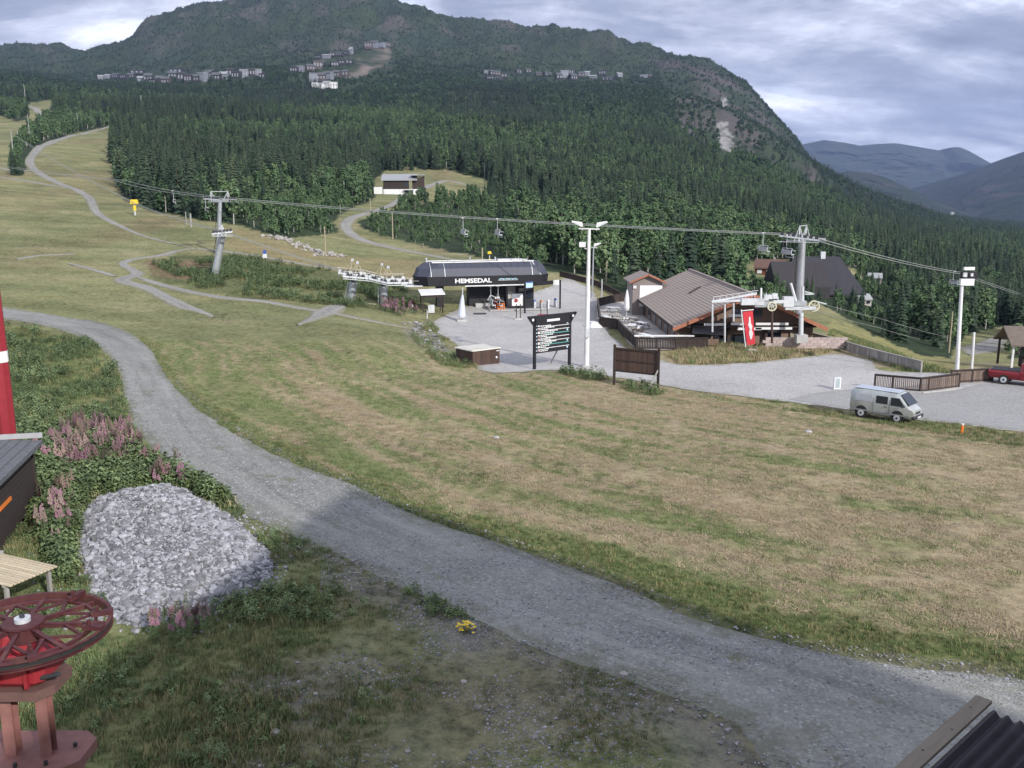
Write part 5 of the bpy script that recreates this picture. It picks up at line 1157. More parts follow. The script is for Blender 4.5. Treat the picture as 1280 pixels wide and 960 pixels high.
ps = [(-1.25,.82,.90,.88,.50,.90,1.08),(-1.15,.88,.92,.90,.45,.90,1.10),(1.0,.88,.92,.90,.42,.92,1.10)]
body_loft(ps).build('cargo_bed', M_redcar, pk, True)
ps = [(1.02,.88,.92,.68,.42,1.05,1.72),(1.3,.88,.92,.72,.42,1.05,1.80),(2.5,.88,.92,.72,.42,1.05,1.80),(2.85,.88,.92,.66,.42,1.05,1.66),(3.35,.88,.92,.84,.42,1.0,1.16),(4.2,.86,.90,.82,.45,.95,1.04),(4.4,.80,.82,.72,.5,.8,.9)]
body_loft(ps).build('cab', M_redcar, pk, True)
MB().box((-.1, 0, 1.10), (2.1, 1.55, .06)).build('bed_cover', M_black, pk)
for s in (-1, 1):
    MB().prism([(1.25, 1.14), (3.0, 1.14), (2.62, 1.66), (1.38, 1.66)], s*.80, s*.915, 'y').build('window', M_glass, pk)
    for x in (-.1, 3.3): wheel(pk, x, s*.82, .38, s, .22)
    MB().box((1.9, s*.93, .95), (1.1, .01, .16)).build('door_lettering', M_white, pk); MB().box((-1.24, s*.76, .85), (.06, .2, .4)).build('taillight', M_red, pk)
MB().box((-1.32, 0, .52), (.14, 1.7, .16)).build('rear_bumper', M_dsteel, pk)
# open shelter behind the pickup
a = gh(1264, 462); t = thing('open_shelter', a, 'open timber shelter with a brown roof behind the red pickup', 'shelter', None, -.15)
for x, y in ((0, 0), (0, 3.4), (5, 0), (5, 3.4)): MB().box((x, y, 1.15), (.16, .16, 2.4)).build('post', M_white if (x, y) == (0, 0) else M_dbrown, t)
MB().beam((0, 0, 1.3), (1.0, 0, 2.2), .1).build('brace', M_dbrown, t)
MB().prism([(-.5, 2.3), (1.7, 3.7), (3.9, 2.3), (3.9, 2.15), (1.7, 3.5), (-.5, 2.15)], -.4, 5.6, 'x').build('roof', mat('brown_felt', (.15, .12, .10), .9, .2, 3), t)
MB().box((2.5, 1.7, .5), (2.4, .8, 1.0)).build('counter', M_dbrown, t)

# ------------------------------------------------------------------ the lodge
M_tile, nt, b = newmat('brown_roof_tiles')
tc = N(nt, 'ShaderNodeTexCoord'); a_ = noise(nt, tc.outputs['Object'], 1.2, 5, .65); a2_ = noise(nt, mapping(nt, tc.outputs['Object'], (3, 3, 3)), 5, 3, .6)
nt.links.new(mixc(nt, ramp(nt, a_, [(.4, (0,)*3), (.7, (.8,)*3)]), ramp(nt, a2_, [(.3, (.23, .18, .155)), (.7, (.34, .28, .25))]), (.27, .25, .23)), b.inputs['Base Color']); b.inputs['Roughness'].default_value = .85
M_lwall = mat('lodge_boards', (.20, .135, .10), .85, .3, 2, stretch=(6, 6, .6), rnd=.2)
X0, X1, XM = 16.3, 31.5, 24.0; YF, YB = 92.5, 125.0; ZE, ZR = 1.75, 5.15; Z0 = -1.2
lodge = thing('lodge', (XM, YF, 0), 'big brown lodge with a wide tiled gable roof and orange eaves', 'lodge')
lx0, lx1 = X0-XM+.7, X1-XM-.7; D = YB-YF
MB().prism([(lx0, Z0), (lx1, Z0), (lx1, ZE+.25), (0, ZR-.18), (lx0, ZE+.25)], .9, D-.6, 'y').build('wall', M_lwall, lodge)
rf = MB()
for s in (-1, 1):
    xe = X0-XM if s < 0 else X1-XM
    P = [(xe, -.9, ZE), (0, -.9, ZR), (0, D, ZR), (xe, D, ZE)]; rf.add(P+[(p[0], p[1], p[2]+.16) for p in P], [(3,2,1,0),(4,5,6,7),(0,1,5,4),(1,2,6,5),(2,3,7,6),(3,0,4,7)])
roof = rf.build('roof', M_tile, lodge)
# courses of tiles, each course a strip proud of the one above; ribs run up the slope
ncs = 22; sl = math.atan2(ZR-ZE, XM-X0)
for s in (-1, 1):
    m = MB(); xe = (X0 if s < 0 else X1)-XM; n = 80
    for c in range(ncs):
        t0, t1 = c/ncs, (c+1)/ncs; V = []
        for k in range(n*2+1):
            y = -.9+(D+.9)*k/(n*2); h = .05 if k % 2 else 0
            V += [(xe*(1-t0), y, ZE+(ZR-ZE)*t0+.20+h), (xe*(1-t1), y, ZE+(ZR-ZE)*t1+.165+h)]
        m.add(V, [(2*k, 2*k+1, 2*k+3, 2*k+2) for k in range(n*2)])
    m.build('tile_courses', M_tile, roof, kind='stuff')
MB().box((0, D/2-.4, ZR+.22), (.35, D+.9, .14)).build('ridge_cap', M_tile, roof)
for s in (-1, 1):
    xe = (X0 if s < 0 else X1)-XM
    MB().beam((xe*1.02, -.98, ZE+.02), (0, -.98, ZR+.07), .10, .36).build('verge_board', M_fascia, roof)
    MB().box((xe, D/2-.4, ZE+.06), (.12, D+.8, .22)).build('eave_board', M_fascia if s > 0 else M_dbrown, roof)
# front gable details
for i, x in enumerate((-5.6, -1.9, 1.9, 5.4)): MB().box((x, .55, (ZE+Z0)/2+.3), (.3, .3, ZE-Z0+.6)).build('post', M_dbrown, lodge)
MB().box((0, .3, 1.95), (13.6, 1.0, .16)).build('balcony_floor', M_dbrown, lodge)
for x0, x1, zz in ((-4.6, -2.4, 2.2), (-4.9, -2.4, 1.75), (-1.9, .2, 2.25), (-1.2, 1.2, 1.75), (.6, 3.9, 2.25), (.6, 4.3, 1.8), (-2.2, -.4, 3.1)): MB().box(((x0+x1)/2, -.25, zz), (x1-x0, .07, .24)).build('balcony_board', M_white, lodge)
for x in (-4.4, -2.6, 2.8): MB().box((x, .86, 1.1), (1.5, .08, 1.0)).build('window', M_glass, lodge)
for x in (-.9, .9): MB().box((x, .86, 3.2), (1.2, .08, .9)).build('window', M_glass, lodge)
MB().box((-1.0, .86, .1), (3.4, .08, 1.9)).build('glazed_front', M_glass, lodge)
MB().box((4.9, .8, .75), (.9, .2, .9)).build('shutter', M_post, lodge)
MB().add([(-6.3, -2.8, 1.65), (-2.9, -2.9, 1.45), (-2.2, .9, 2.0), (-5.6, .9, 2.1), (-6.2, -2.7, 1.72), (-2.9, -2.8, 1.52), (-2.2, .9, 2.07), (-5.6, .9, 2.17)], [(3,2,1,0),(4,5,6,7),(0,1,5,4),(1,2,6,5),(2,3,7,6),(3,0,4,7)]).build('canopy', M_black, lodge)
# left side: dark wall with a long strip light, windows
for k in range(7): MB().box((lx0-.03, 4+k*4.2, .55), (.06, 2.2, 1.1)).build('window', M_glass, lodge)
MB().box((lx0-.25, 13, 1.45), (.1, 12, .14)).build('strip_lamp', M_white, lodge)
for k in range(3): MB().box((-3.6, 15+k*5.5, 3.85-.0), (.8, 1.2, .12)) and None
MB().beam((-3.4, 14.2, 3.95), (-2.0, 15.2, 4.55), .25, .12).build('roof_hatch', M_dbrown, roof)
# low pale wall at the foot of the gable
lw = thing('low_wall', (XM+1.5, YF-1.0, 0), 'low pinkish block wall below the lodge balcony', 'wall')
bk = MB().box((0, 0, 0), (.66, .3, .27)).mesh('block', mat('pink_blocks', (.42, .34, .32), .9, .15, 3, bmp=.01, rnd=.15))
z_ = float(terr(XM+3.5, YF-1))
for r in range(4):
    for k in range(12): link('block', bk, lw, (.0+k*.685+(r % 2)*.3, 0, z_+.15+r*.28))
# tall annex with white front
ax_ = thing('annex', (15.3, 119.0, 0), 'narrow tall annex with a white front panel at the back of the lodge', 'building'); ZT = 4.1; AW = 4.2
MB().prism([(.3, -1.5), (AW-.1, -1.5), (AW-.1, ZT), (AW/2+.1, ZT+.85), (.3, ZT)], 0, 6, 'y').build('wall', mat('annex_boards', (.24, .205, .19), .85, .2, 2, stretch=(6, 6, .6)), ax_)
rf = MB()
for s, xe in ((-1, -.15), (1, AW+.35)):
    P = [(xe, -.5, ZT-.1), (AW/2+.1, -.5, ZT+.92), (AW/2+.1, 6.6, ZT+.92), (xe, 6.6, ZT-.1)]; rf.add(P+[(p[0], p[1], p[2]+.15) for p in P], [(3,2,1,0),(4,5,6,7),(0,1,5,4),(1,2,6,5),(2,3,7,6),(3,0,4,7)])
r_ = rf.build('roof', M_tile, ax_)
MB().beam((-.15, -.56, ZT-.02), (AW/2+.1, -.56, ZT+1.0), .08, .22).build('verge_board', M_fascia, r_); MB().beam((AW+.35, -.56, ZT-.02), (AW/2+.1, -.56, ZT+1.0), .08, .22).build('verge_board', M_fascia, r_)
MB().box((AW/2+.55, -.06, 2.35), (2.9, .1, 2.7)).build('front_panel', mat('bright_white', (.82, .82, .86), .5, .03), ax_)
for k in range(5): MB().box((.27, .6+k*1.1, 1.3), (.05, .9, 5)).build('board', M_greywood, ax_)
MB().box((.55, -.12, 3.5), (.4, .15, .35)).build('lamp', M_white, ax_)
# terrace: deck, fences, furniture
TP = gp([(748, 384), (751, 408), (772, 412), (779, 421), (796, 436), (842, 438)])+[(X0+.5, YF+.5), (X0+.6, 120), (X0-1, 121)]+gp([(781, 378)])
deck = sheet('terrace_deck', TP, 1.2, .10, mat('deck_boards', (.46, .43, .40), .85, .15, 2), .0)
board_fence('terrace_fence', 'dark fence round the back corner of the lodge terrace', [(783, 376), (768, 379), (747, 384), (750, 409), (771, 412)], 1.15, [10, 14, 18, 10], M_dbrown, .02, None, False)
board_fence('terrace_fence', 'dark fence along the front of the lodge terrace with a pale rail', [(772, 412), (779, 421), (796, 437), (845, 438), (884, 437)], 1.15, [9, 16, 24, 20], M_dbrown, .03)
board_fence('bank_fence', 'low dark fence running down behind the gravel loop from the wood', [(700, 346), (742, 357), (762, 366), (781, 376)], .9, [22, 12, 12], M_dbrown, .03)
a = gh(793, 437); b = gh(868, 437); one('terrace_rail', (a+b)/2+Vector((0, .4, 1.32)), 'long pale rail lying along the top of the terrace fence', 'rail', MB().box((0, 0, 0), ((b-a).length, .3, .12)), M_white)
def picnic(X, Y, rz, label, m):
    t = thing('picnic_table', onground(X, Y, .1), label, 'table', 'tables on the lodge terrace', rz)
    for k in range(3): MB().box((-.27+k*.27, 0, .74), (.25, 1.8, .05)).build('top_plank', m, t)
    for s in (-.72, .72): MB().box((s, 0, .45), (.26, 1.8, .05)).build('bench', m, t)
    for y in (-.6, .6): MB().beam((-.8, y, .4), (.8, y, .4), .08).beam((-.6, y, 0), (-.15, y, .74), .08).beam((.6, y, 0), (.15, y, .74), .08).build('leg', M_greywood, t)
for px, py, rz, lab, m_ in ((757, 404, .2, 'pale table by the terrace corner', M_white), (768, 402, .8, 'grey table on the terrace', M_greywood), (766, 392, 1.1, 'white table at the back of the terrace', M_white), (788, 405, .5, 'grey table by the parasol', M_greywood), (790, 415, -.2, 'white table in the terrace bend', M_white),
      (797, 422, .5, 'dark table along the front fence', M_brown), (806, 428, .3, 'white table at the lodge corner', M_white), (803, 412, .6, 'white table by the lodge wall', M_white)):
    g = gh(px, py); picnic(g.x, g.y, rz, lab, m_)
g = gh(783, 401); t = thing('closed_parasol', g, 'tall closed white parasol on the lodge terrace', 'parasol')
MB().tube([(0, 0, 0), (0, 0, 3.9)], .05, 8).build('pole', M_lsteel, t); MB().tube([(0, 0, 1.3), (0, 0, 1.6), (0, 0, 2.6), (0, 0, 3.75)], [.28, .36, .30, .10], 9).build('cover', M_white, t); MB().box((0, 0, .25), (.9, .9, .5)).build('base', M_white, t)
g = gh(741, 409); one('covered_heap', g, 'low white covered heap beside the terrace fence', 'heap', MB().box((0, 0, .3), (1.6, 2.6, .7), .3, .6, .15), M_white)

# ------------------------------------------------------------------ small lift machinery in front of the lodge
DY = 89.0
def at(px, py, Y=DY): return Vector(atY(px, py, Y))
g = at(930, 430); g.z = float(terr(g.x, DY)); dl = thing('drag_lift_drive', g, 'pale steel beam and wheel machinery of a small lift in front of the lodge', 'lift machine')
def L_(px, py, Y=DY): return at(px, py, Y)-g
MB().beam(L_(889, 377), L_(960, 374), .55, .18).build('platform', M_lsteel, dl); MB().beam(L_(889, 377.5, DY+1.3), L_(946, 366, DY+1.3), .12, .16).beam(L_(889, 377, DY), L_(946, 367, DY), .12, .16).build('boom', M_lsteel, dl)
for i in range(7): MB().beam(L_(892+i*8, 376-i*.8), L_(892+i*8, 371-i*1.2), .05).beam(L_(892+i*8, 371-i*1.2), L_(900+i*8, 370.4-i*1.2), .05).build('handrail', M_lsteel, dl)
for px, y0, y1 in ((890.5, 378, 415), (906, 380, 428), (917, 378, 402)): MB().tube([L_(px, y1), L_(px, y0)], .09, 8).build('column', M_lsteel, dl)
MB().tube([L_(951, 382), L_(951.5, 360)], [.12, .10], 8).build('column', M_white, dl)
MB().tube([L_(965, 429, DY+.6), L_(965, 386, DY+.6)], .12, 8).build('column', M_brown, dl)
MB().box(tuple(L_(940, 377)), (2.2, .8, .6)).build('drive_box', M_lsteel, dl); MB().box(tuple(L_(955, 380)), (1.9, .7, .55)).build('motor', M_steel, dl); MB().box(tuple(L_(975, 377)), (1.4, .5, .28)).build('arm', M_lsteel, dl)
MB().box(tuple(L_(960, 371)), (.8, .5, .4)).box(tuple(L_(968, 370)), (.5, .5, .5)).build('gear', M_lsteel, dl)
for px, py in ((935, 366), (943, 366), (957, 366), (972, 371)): MB().tube([L_(px, py+5), L_(px+1, py)], .05, 6).build('stay', M_lsteel, dl)
def vwheel(par, c, r, m):
    w = MB().ring(tuple(c), r, .12, .14, 28, 'y').build('wheel', m, par, True)
    for k in range(3):
        a = k*math.pi/3+.3; v = Vector((math.cos(a), 0, math.sin(a)))*r; MB().beam(c-v, c+v, .09, .05).build('spoke', m, w)
M_cream = mat('cream_paint', (.55, .53, .40), .6, .12)
vwheel(dl, L_(965, 383, DY-.4), .40, M_cream)
g = at(1001, 425, 90.5); g.z = float(terr(g.x, g.y)); d2 = thing('drag_lift_pylon', g, 'white pylon with slanted arms and cream wheel beside the tall lift tower', 'lift machine')
def K_(px, py, Y=90.5): return at(px, py, Y)-g
MB().tube([K_(1001, 424), K_(1001.5, 391)], .24, 10).build('pylon', M_lsteel, d2, True); MB().box(tuple(K_(1001, 425)+Vector((0, 0, .15))), (1.1, 1.0, .8)).build('footing', M_concrete, d2)
MB().box(tuple(K_(1000, 385)), (3.0, .5, .32)).box(tuple(K_(985, 377)), (1.0, .7, 1.0)).build('frame', M_lsteel, d2); MB().box(tuple(K_(997, 379)), (1.6, .6, .5)).build('gearbox', M_steel, d2)
MB().tube([K_(995.5, 379), K_(988.5, 354)], [.15, .12], 8).build('arm', M_lsteel, d2); MB().tube([K_(1003, 384), K_(1003.5, 358)], [.17, .15], 8).build('arm', M_lsteel, d2)
for k in range(3): MB().beam(K_(1006, 364+k*2), K_(1018, 367+k*.4), .07).build('bracket', M_lsteel, d2)
vwheel(d2, K_(1017.5, 382.5), .50, M_cream); MB().beam(K_(1022, 377), K_(1033, 380), .1).build('guide', M_lsteel, d2)
rope('drag_rope', [at(1018, 377), at(1100, 398, 100), at(1187, 422, 118)], .02, 'thin rope of the small lift running right from the cream wheel', .004); rope('drag_rope', [at(1018, 388), at(1100, 410, 100), at(1150, 424, 110)], .02, 'lower thin rope of the small lift', .004)
# red banner
g = at(940, 433, 88.5); g.z = float(terr(g.x, g.y)); t = thing('banner', g, 'red banner with a white emblem leaning on a white pole in front of the lodge', 'banner'); def_ = lambda px, py: at(px, py, 88.5)-g
a, b, c, d = def_(928.5, 390), def_(941, 388.5), def_(944, 430), def_(934, 431.5)
MB().add([a, b, c, d]+[p+Vector((0, .04, 0)) for p in (a, b, c, d)], [(0,1,2,3),(7,6,5,4),(0,4,5,1),(1,5,6,2),(2,6,7,3),(3,7,4,0)]).build('cloth', mat('banner_red', (.55, .03, .045), .7, .1, 2), t)
MB().tube([def_(932, 434), def_(926.5, 387)], .05, 8).build('pole', M_white, t); MB().beam(def_(926.5, 388.5), def_(942, 387), .08).build('top_rail', M_white, t)
ew = MB(); _o = [(936.2,396),(937.8,396),(938.6,404),(940.4,408),(939.6,412),(941.2,417),(939.6,424),(937.6,424),(936.2,416),(937.0,411),(935.0,406),(936.0,402)]
ew.add([def_(x_, y_)-Vector((0, .02, 0)) for x_, y_ in _o]+[def_(x_, y_)-Vector((0, .03, 0)) for x_, y_ in _o], [tuple(range(12)), tuple(range(23, 11, -1))]+[(k, (k+1) % 12, 12+(k+1) % 12, 12+k) for k in range(12)]).build('emblem', M_white, t)
MB().box((0, 0, .1), (.8, .6, .25)).build('foot', M_white, t)

# ------------------------------------------------------------------ houses
def block_house(px, py, wpx, hpx, label, wall, roof_, ratio=.7, rz=0.0, rise=.35, win=3, rows=1, winm=None, cat='house', group=None, flat=False, chim=False, name='cabin', dY=None):
    g = hit(px, py) if dY is None else Vector(atY(px, py, dY)); s_ = ppm(g); W_, H_ = wpx*s_, hpx*s_; D_ = W_*ratio
    t = thing(name, g-Vector((0, 0, .3)), label, cat, group, rz); Hw = H_*(1-rise) if not flat else H_*.9
    HOUSES.append((g.x, g.y, W_*.75)); HOUSES.append((g.x*.985, g.y*.985, W_*.6))
    if flat:
        MB().box((0, 0, Hw/2-.5), (W_, D_, Hw+1)).build('wall', wall, t); MB().box((0, 0, Hw+H_*.04), (W_*1.06, D_*1.1, H_*.08)).build('roof', roof_, t)
    else:
        MB().prism([(-D_/2, -1), (D_/2, -1), (D_/2, Hw), (0, H_*.98), (-D_/2, Hw)], -W_/2, W_/2, 'x').build('wall', wall, t)
        e = D_*.10; k = (H_-Hw)/(D_/2); th = max(.25, H_*.035)
        rf = MB().prism([(-D_/2-e, Hw-e*k), (0, H_), (D_/2+e, Hw-e*k), (D_/2+e, Hw-e*k+th), (0, H_+th*1.2), (-D_/2-e, Hw-e*k+th)], -W_*.54, W_*.54, 'x').build('roof', roof_, t)
        if chim: MB().box((W_*.15, 0, H_+H_*.08), (H_*.09,)*2+(H_*.26,)).build('chimney', chim if not isinstance(chim, bool) else M_concrete, rf)
    wm = MB().box((0, 0, 0), (W_/win*.5, .2, Hw/rows*.42)).mesh('window', winm or M_glass)
    for r in range(rows):
        for k in range(win): link('window', wm, t, (W_*((k+.5)/win-.5), -D_/2-.06, Hw*(r+.55)/rows))
    return t
M_redwall = mat('red_cabin_boards', (.16, .045, .03), .85, .2, 3); M_rroof = mat('brown_cabin_roof', (.13, .075, .06), .9, .2, 2); M_blackroof = mat('black_roof', (.028, .028, .036), .75, .25, .8, bmp=.02)
M_whitewin = mat('white_frames', (.65, .66, .68), .5, .08); M_dwall = mat('dark_stained_boards', (.035, .032, .035), .85, .25, 2); M_groof = mat('grey_metal_roof', (.30, .31, .32), .6, .12, 2)
block_house(848, 334, 27, 17, 'cabin with a dark red roof half hidden in the wood behind the lodge', M_redwall, M_rroof, .8, .2, .45, 2)
block_house(962, 343, 34, 19, 'red cabin with a brown roof and two chimneys left of the black-roofed house', M_redwall, M_rroof, .8, -.35, .42, 3, 1, M_whitewin, chim=True)
g = Vector(atY(1018, 366, 190)); s_ = ppm(g); bh = thing('black_roofed_house', g, 'large house under a huge steep black roof behind the lift tower', 'house', None, .0); HOUSES.append((g.x, g.y+4, 14))
Wb, Hb, Db = 74*s_, 43*s_, 11.0
MB().prism([(-Db/2+.5, -3), (Db/2-.5, -3), (Db/2-.5, Hb*.3), (0, Hb*.95), (-Db/2+.5, Hb*.3)], -Wb/2+.8, Wb/2-.8, 'x').build('wall', M_dwall, bh)
rf = MB(); x0, x1 = -Wb/2, Wb/2
for s in (-1, 1):
    P = [(x0-.2, s*Db*.62, Hb*.02), (x1+2.0, s*Db*.62, Hb*.02), (x1-1.4, 0, Hb), (x0+1.0, 0, Hb)]; rf.add(P+[(p[0], p[1], p[2]+.35) for p in P], [(3,2,1,0),(4,5,6,7),(0,1,5,4),(1,2,6,5),(2,3,7,6),(3,0,4,7)])
rf = rf.build('roof', M_blackroof, bh)
MB().box((1.2, 0, Hb+.5), (.9, .9, 1.6)).build('chimney', M_lsteel, rf); MB().box((-2.1, -Db*.33, Hb*.50), (.55, .4, 1.7)).build('skylight', M_whitewin, rf)
MB().prism([(-3, 0), (0, Hb*.9), (3, 0)], -1, 2, 'y').build('dormer', M_dwall, bh); bh.children[-1].location = (x0+.6, -Db*.45, 0)
MB().box((x0+3.2, -Db*.52, Hb*.30), (.9, .3, 1.2)).build('window', M_whitewin, bh)
for px, py, w, h, lab, w_, r_ in ((1093, 352, 16, 11, 'small cabin with a pale grey roof right of the black-roofed house', M_greywood, M_groof), (1077, 379, 18, 12, 'grey-roofed shed hidden in the trees below the black-roofed house', M_greywood, M_groof), (1196, 362, 14, 8, 'low white-walled cabin across the valley road', M_white, M_rroof),
      (1158, 352, 9, 6, 'tiny dark cabin in the trees left of the white mast', M_dwall, M_groof), (1279, 406, 14, 9, 'white hut at the valley road on the right edge', M_white, M_groof), (1105, 346, 8, 7, 'little brown shed beside the pale grey roofed cabin', M_brown, M_rroof)):
    block_house(px, py, w, h, lab, w_, r_, .8, random.uniform(-.4, .4), .4, 2)
# far little lift in the valley
g = gh(1252, 398); s_ = ppm(g); t = thing('valley_lift_tower', g, 'small lift tower head above the trees near the right edge', 'lift tower'); MB().tube([(0, 0, -1), (0, 0, 17*s_)], .35, 8).build('pylon', M_lsteel, t); MB().box((0, 0, 17*s_), (17*s_, .8, .5), .2).build('crossarm', M_lsteel, t); MB().box((-2, -.6, 16*s_), (7*s_, .8, 1.0), .2).box((3, -.6, 19*s_), (2*s_, .8, 4*s_), .2).build('wheels', M_white, t)
# storage barn on the clearing
g = gh(500, 243); s_ = ppm(g); bn = thing('storage_barn', g, 'dark storage barn on a white base in the clearing on the hill', 'barn', None, .10); HOUSES.append((g.x, g.y, 11)); HOUSES.append((g.x, g.y-12, 9))
W1 = 41*s_; H1 = 17*s_; base = 6.5*s_
MB().box((0, 4, base/2-1), (W1, 8, base+2)).build('base_wall', M_white, bn); MB().box((-1.2, 4, base+(H1-base)/2), (W1-2.4, 8.1, H1-base)).build('wall', M_dbrown, bn)
rf = MB().add([(-W1/2-.6, -.7, H1-.1), (W1/2+.3, -.7, H1), (W1/2+.3, 9, H1+1.9), (-W1/2-.6, 9, H1+1.8)]+[(-W1/2-.6, -.7, H1+.3), (W1/2+.3, -.7, H1+.4), (W1/2+.3, 9, H1+2.3), (-W1/2-.6, 9, H1+2.2)], [(3,2,1,0),(4,5,6,7),(0,1,5,4),(1,2,6,5),(2,3,7,6),(3,0,4,7)]).build('roof', M_groof, bn)
MB().prism([(W1/2-1.3, base), (W1/2+2.6, base), (W1/2+2.6, H1+1.3), (W1/2-1.3, H1+.5)], .5, 9, 'y').build('wing', M_dbrown, bn); MB().box((W1/2+.6, 4.6, H1+1.7), (4.4, 9.6, .3)).build('wing_roof', M_groof, bn)
MB().box((W1/2+.4, .3, base/2-1), (4.2, .5, base+2)).build('wing_base', M_white, bn); MB().box((W1/2-2.4, -.1, base*.36), (2.6, .2, base*.7)).build('door', M_dsteel, bn); MB().box((W1/2-2.4, -.6, base*.83), (3.2, 1.2, .2)).build('porch', M_groof, bn)
MB().box((-W1/2-1.5, 3.5, base*.8-1), (3, 6, base*1.2+2)).build('side_store', M_white, bn); MB().box((W1/2-3.2, -.06, H1*.72), (1.2, .1, 1.0)).build('window', M_glass, bn)
# village on the mountain
VR = random.Random(11)
ORD = 'first second third fourth fifth sixth seventh eighth ninth tenth eleventh twelfth thirteenth fourteenth fifteenth sixteenth seventeenth eighteenth nineteenth twentieth twenty-first twenty-second twenty-third twenty-fourth twenty-fifth twenty-sixth'.split()
def village(spots, where, group, wset):
    side = ['white-windowed', 'plain', 'low-roofed', 'balconied', 'tall-fronted']
    n = len(spots)
    for i, (x, y, w, h) in enumerate(spots):
        wall, rf = VR.choice(wset); nb = 'leftmost' if i == 0 else ('rightmost' if i == n-1 else '%s from the left' % ORD[i])
        lab = '%s %s block %s' % (side[i % 5], 'dark' if wall is M_dwall else 'pale' if wall is M_vwhite or wall is M_white else 'brown', where)
        block_house(x, y, w*1.15, h*1.25, lab+', '+nb, wall, rf, .8, VR.uniform(-.5, .5), .28, 3 if w > 7 else 2, 1, M_vwin, flat=VR.random() < .4, name='apartment_block', group=group)
M_vwin = mat('village_window_frames', (.27, .28, .31), .5, .1, .2); M_vwhite = mat('village_pale', (.20, .21, .24), .7, .1, .2); M_vbrown = mat('village_brown', (.09, .07, .065), .85, .2, .2); M_vgrass = mat('village_roof', (.09, .095, .10), .8, .2, .2)
DS = [(M_dwall, M_vgrass), (M_dwall, M_vgrass), (M_vbrown, M_vgrass), (M_vwhite, M_groof)]
village([(126,99,6,4),(135,98,6,4),(146,98,8,5),(156,99,8,5),(164,98,8,5),(173,93,14,4),(178,103,9,6),(186,102,9,8),(193,106,9,6),(200,105,8,8),(208,106,9,8),(216,98,9,7),(222,93,14,6),(228,102,9,9),(236,104,8,9),(245,103,9,8),(254,102,9,9),(262,99,9,9),(271,101,9,8),(280,100,9,8),(288,97,9,9),(296,99,9,8),(305,97,9,8),(314,96,9,8),(322,94,9,6),(328,98,6,5)], 'in the long row under the left mountain', 'village blocks under the left mountain', DS)
village([(368,91,8,6),(376,90,8,6),(388,88,9,6),(396,86,10,8),(402,84,7,6),(399,74,8,4),(408,73,8,4),(416,71,8,4),(425,70,8,4),(432,69,7,4),(439,68,4,7),(418,84,8,6),(427,81,9,5),(436,80,7,4)], 'on the shoulder left of the quarry', 'village blocks left of the quarry', DS)
village([(392,102,9,9),(402,101,9,8),(411,99,9,8),(421,97,9,7),(432,95,7,6)], 'in the pale terrace below the quarry', 'terrace blocks below the quarry', [(M_vwhite, M_vgrass), (M_vbrown, M_vgrass)])
village([(394,109,6,5),(401,110,6,5),(409,109,8,6),(417,110,8,6)], 'in the bright white row below the quarry', 'white cabins below the quarry', [(M_white, M_groof)])
village([(461,61,8,7),(468,60,8,7),(477,59,7,5),(484,58,6,4)], 'on top of the quarry', 'blocks on top of the quarry', [(M_vwhite, M_vgrass), (M_vbrown, M_vgrass)])
village([(608,93,5,4),(615,94,6,5),(622,94,6,4),(630,97,7,4),(612,100,8,4),(624,101,8,4),(648,92,6,4),(660,91,6,4),(674,95,6,4),(684,95,8,4),(698,99,7,6),(705,97,9,7),(712,94,8,6),(716,100,8,6),(727,96,7,5),(734,94,6,4),(741,99,8,4),(753,94,8,5),(760,101,12,4),(774,96,6,4),(805,97,8,3),(812,96,6,3)], 'in the cabins on the right shoulder', 'cabins on the right shoulder', DS+[(M_vwhite, M_groof)])
for px, py, w, lab in ((1190, 268, 4, 'tiny pale farm house at the bottom of the far valley'), (1216, 275, 5, 'tiny farm by the valley fields'), (1240, 277, 6, 'tiny white farm right in the far valley'), (1228, 276, 4, 'tiny red farm in the far valley'), (1252, 278, 4, 'tiny farm near the right edge of the valley')):
    block_house(px, py, w, 3, lab, M_white if 'red' not in lab else M_redwall, M_groof, .7, 0, .3, 2, dY=2600)

# ------------------------------------------------------------------ stones
M_stone = mat('grey_stone', (.25, .25, .268), .9, .35, 1.3, bmp=.02, rnd=.6); M_rstone = mat('pale_boulder', (.33, .31, .29), .9, .2, .8, bmp=.03, rnd=.2)
def stone_mesh(seed, m, flat=.7):
    bm = bmesh.new(); bmesh.ops.create_icosphere(bm, subdivisions=1, radius=.5); r = random.Random(seed)
    for v in bm.verts: v.co *= r.uniform(.68, 1.15); v.co.z *= flat; v.co.x *= 1.15
    me = bpy.data.meshes.new('stone'); bm.to_mesh(me); bm.free(); me.materials.append(m); return me
ST = [stone_mesh(i, M_stone, .6+.1*(i % 3)) for i in range(6)]; STP = [stone_mesh(20+i, M_rstone, .7) for i in range(5)]
PH = gp([(92, 652), (112, 628), (160, 615), (205, 610), (245, 615), (275, 636), (310, 662), (338, 690), (347, 716), (330, 740), (290, 758), (235, 775), (180, 790), (140, 778), (112, 745), (95, 700)])
PH = np.array(PH); pc = PH.mean(0); PH = pc+(PH-pc)*.95
hp = thing('gravel_heap', (pc[0], pc[1], float(terr(pc[0], pc[1]))), 'large flat-topped heap of broken grey stone between the hut and the road', 'gravel heap')
gx, gy = np.meshgrid(np.linspace(PH[:, 0].min()-.6, PH[:, 0].max()+.6, 90), np.linspace(PH[:, 1].min()-.6, PH[:, 1].max()+.6, 90))
BP = resample(smooth_line(list(map(tuple, PH))+[tuple(PH[0])], .5), 90)
def heap_h(x, y):
    dd = dist_line(x, y, BP)*np.where(inpoly(x, y, BP), 1, -1); h = 1.35*(1-np.exp(-np.maximum(dd, -.3)/2.1)); h = np.where(dd > 0, h*(.88+.22*fbm(x*.7, y*.7, 3, 140)), dd*.8)
    return h+fbm(x*3, y*3, 3, 141)*.10
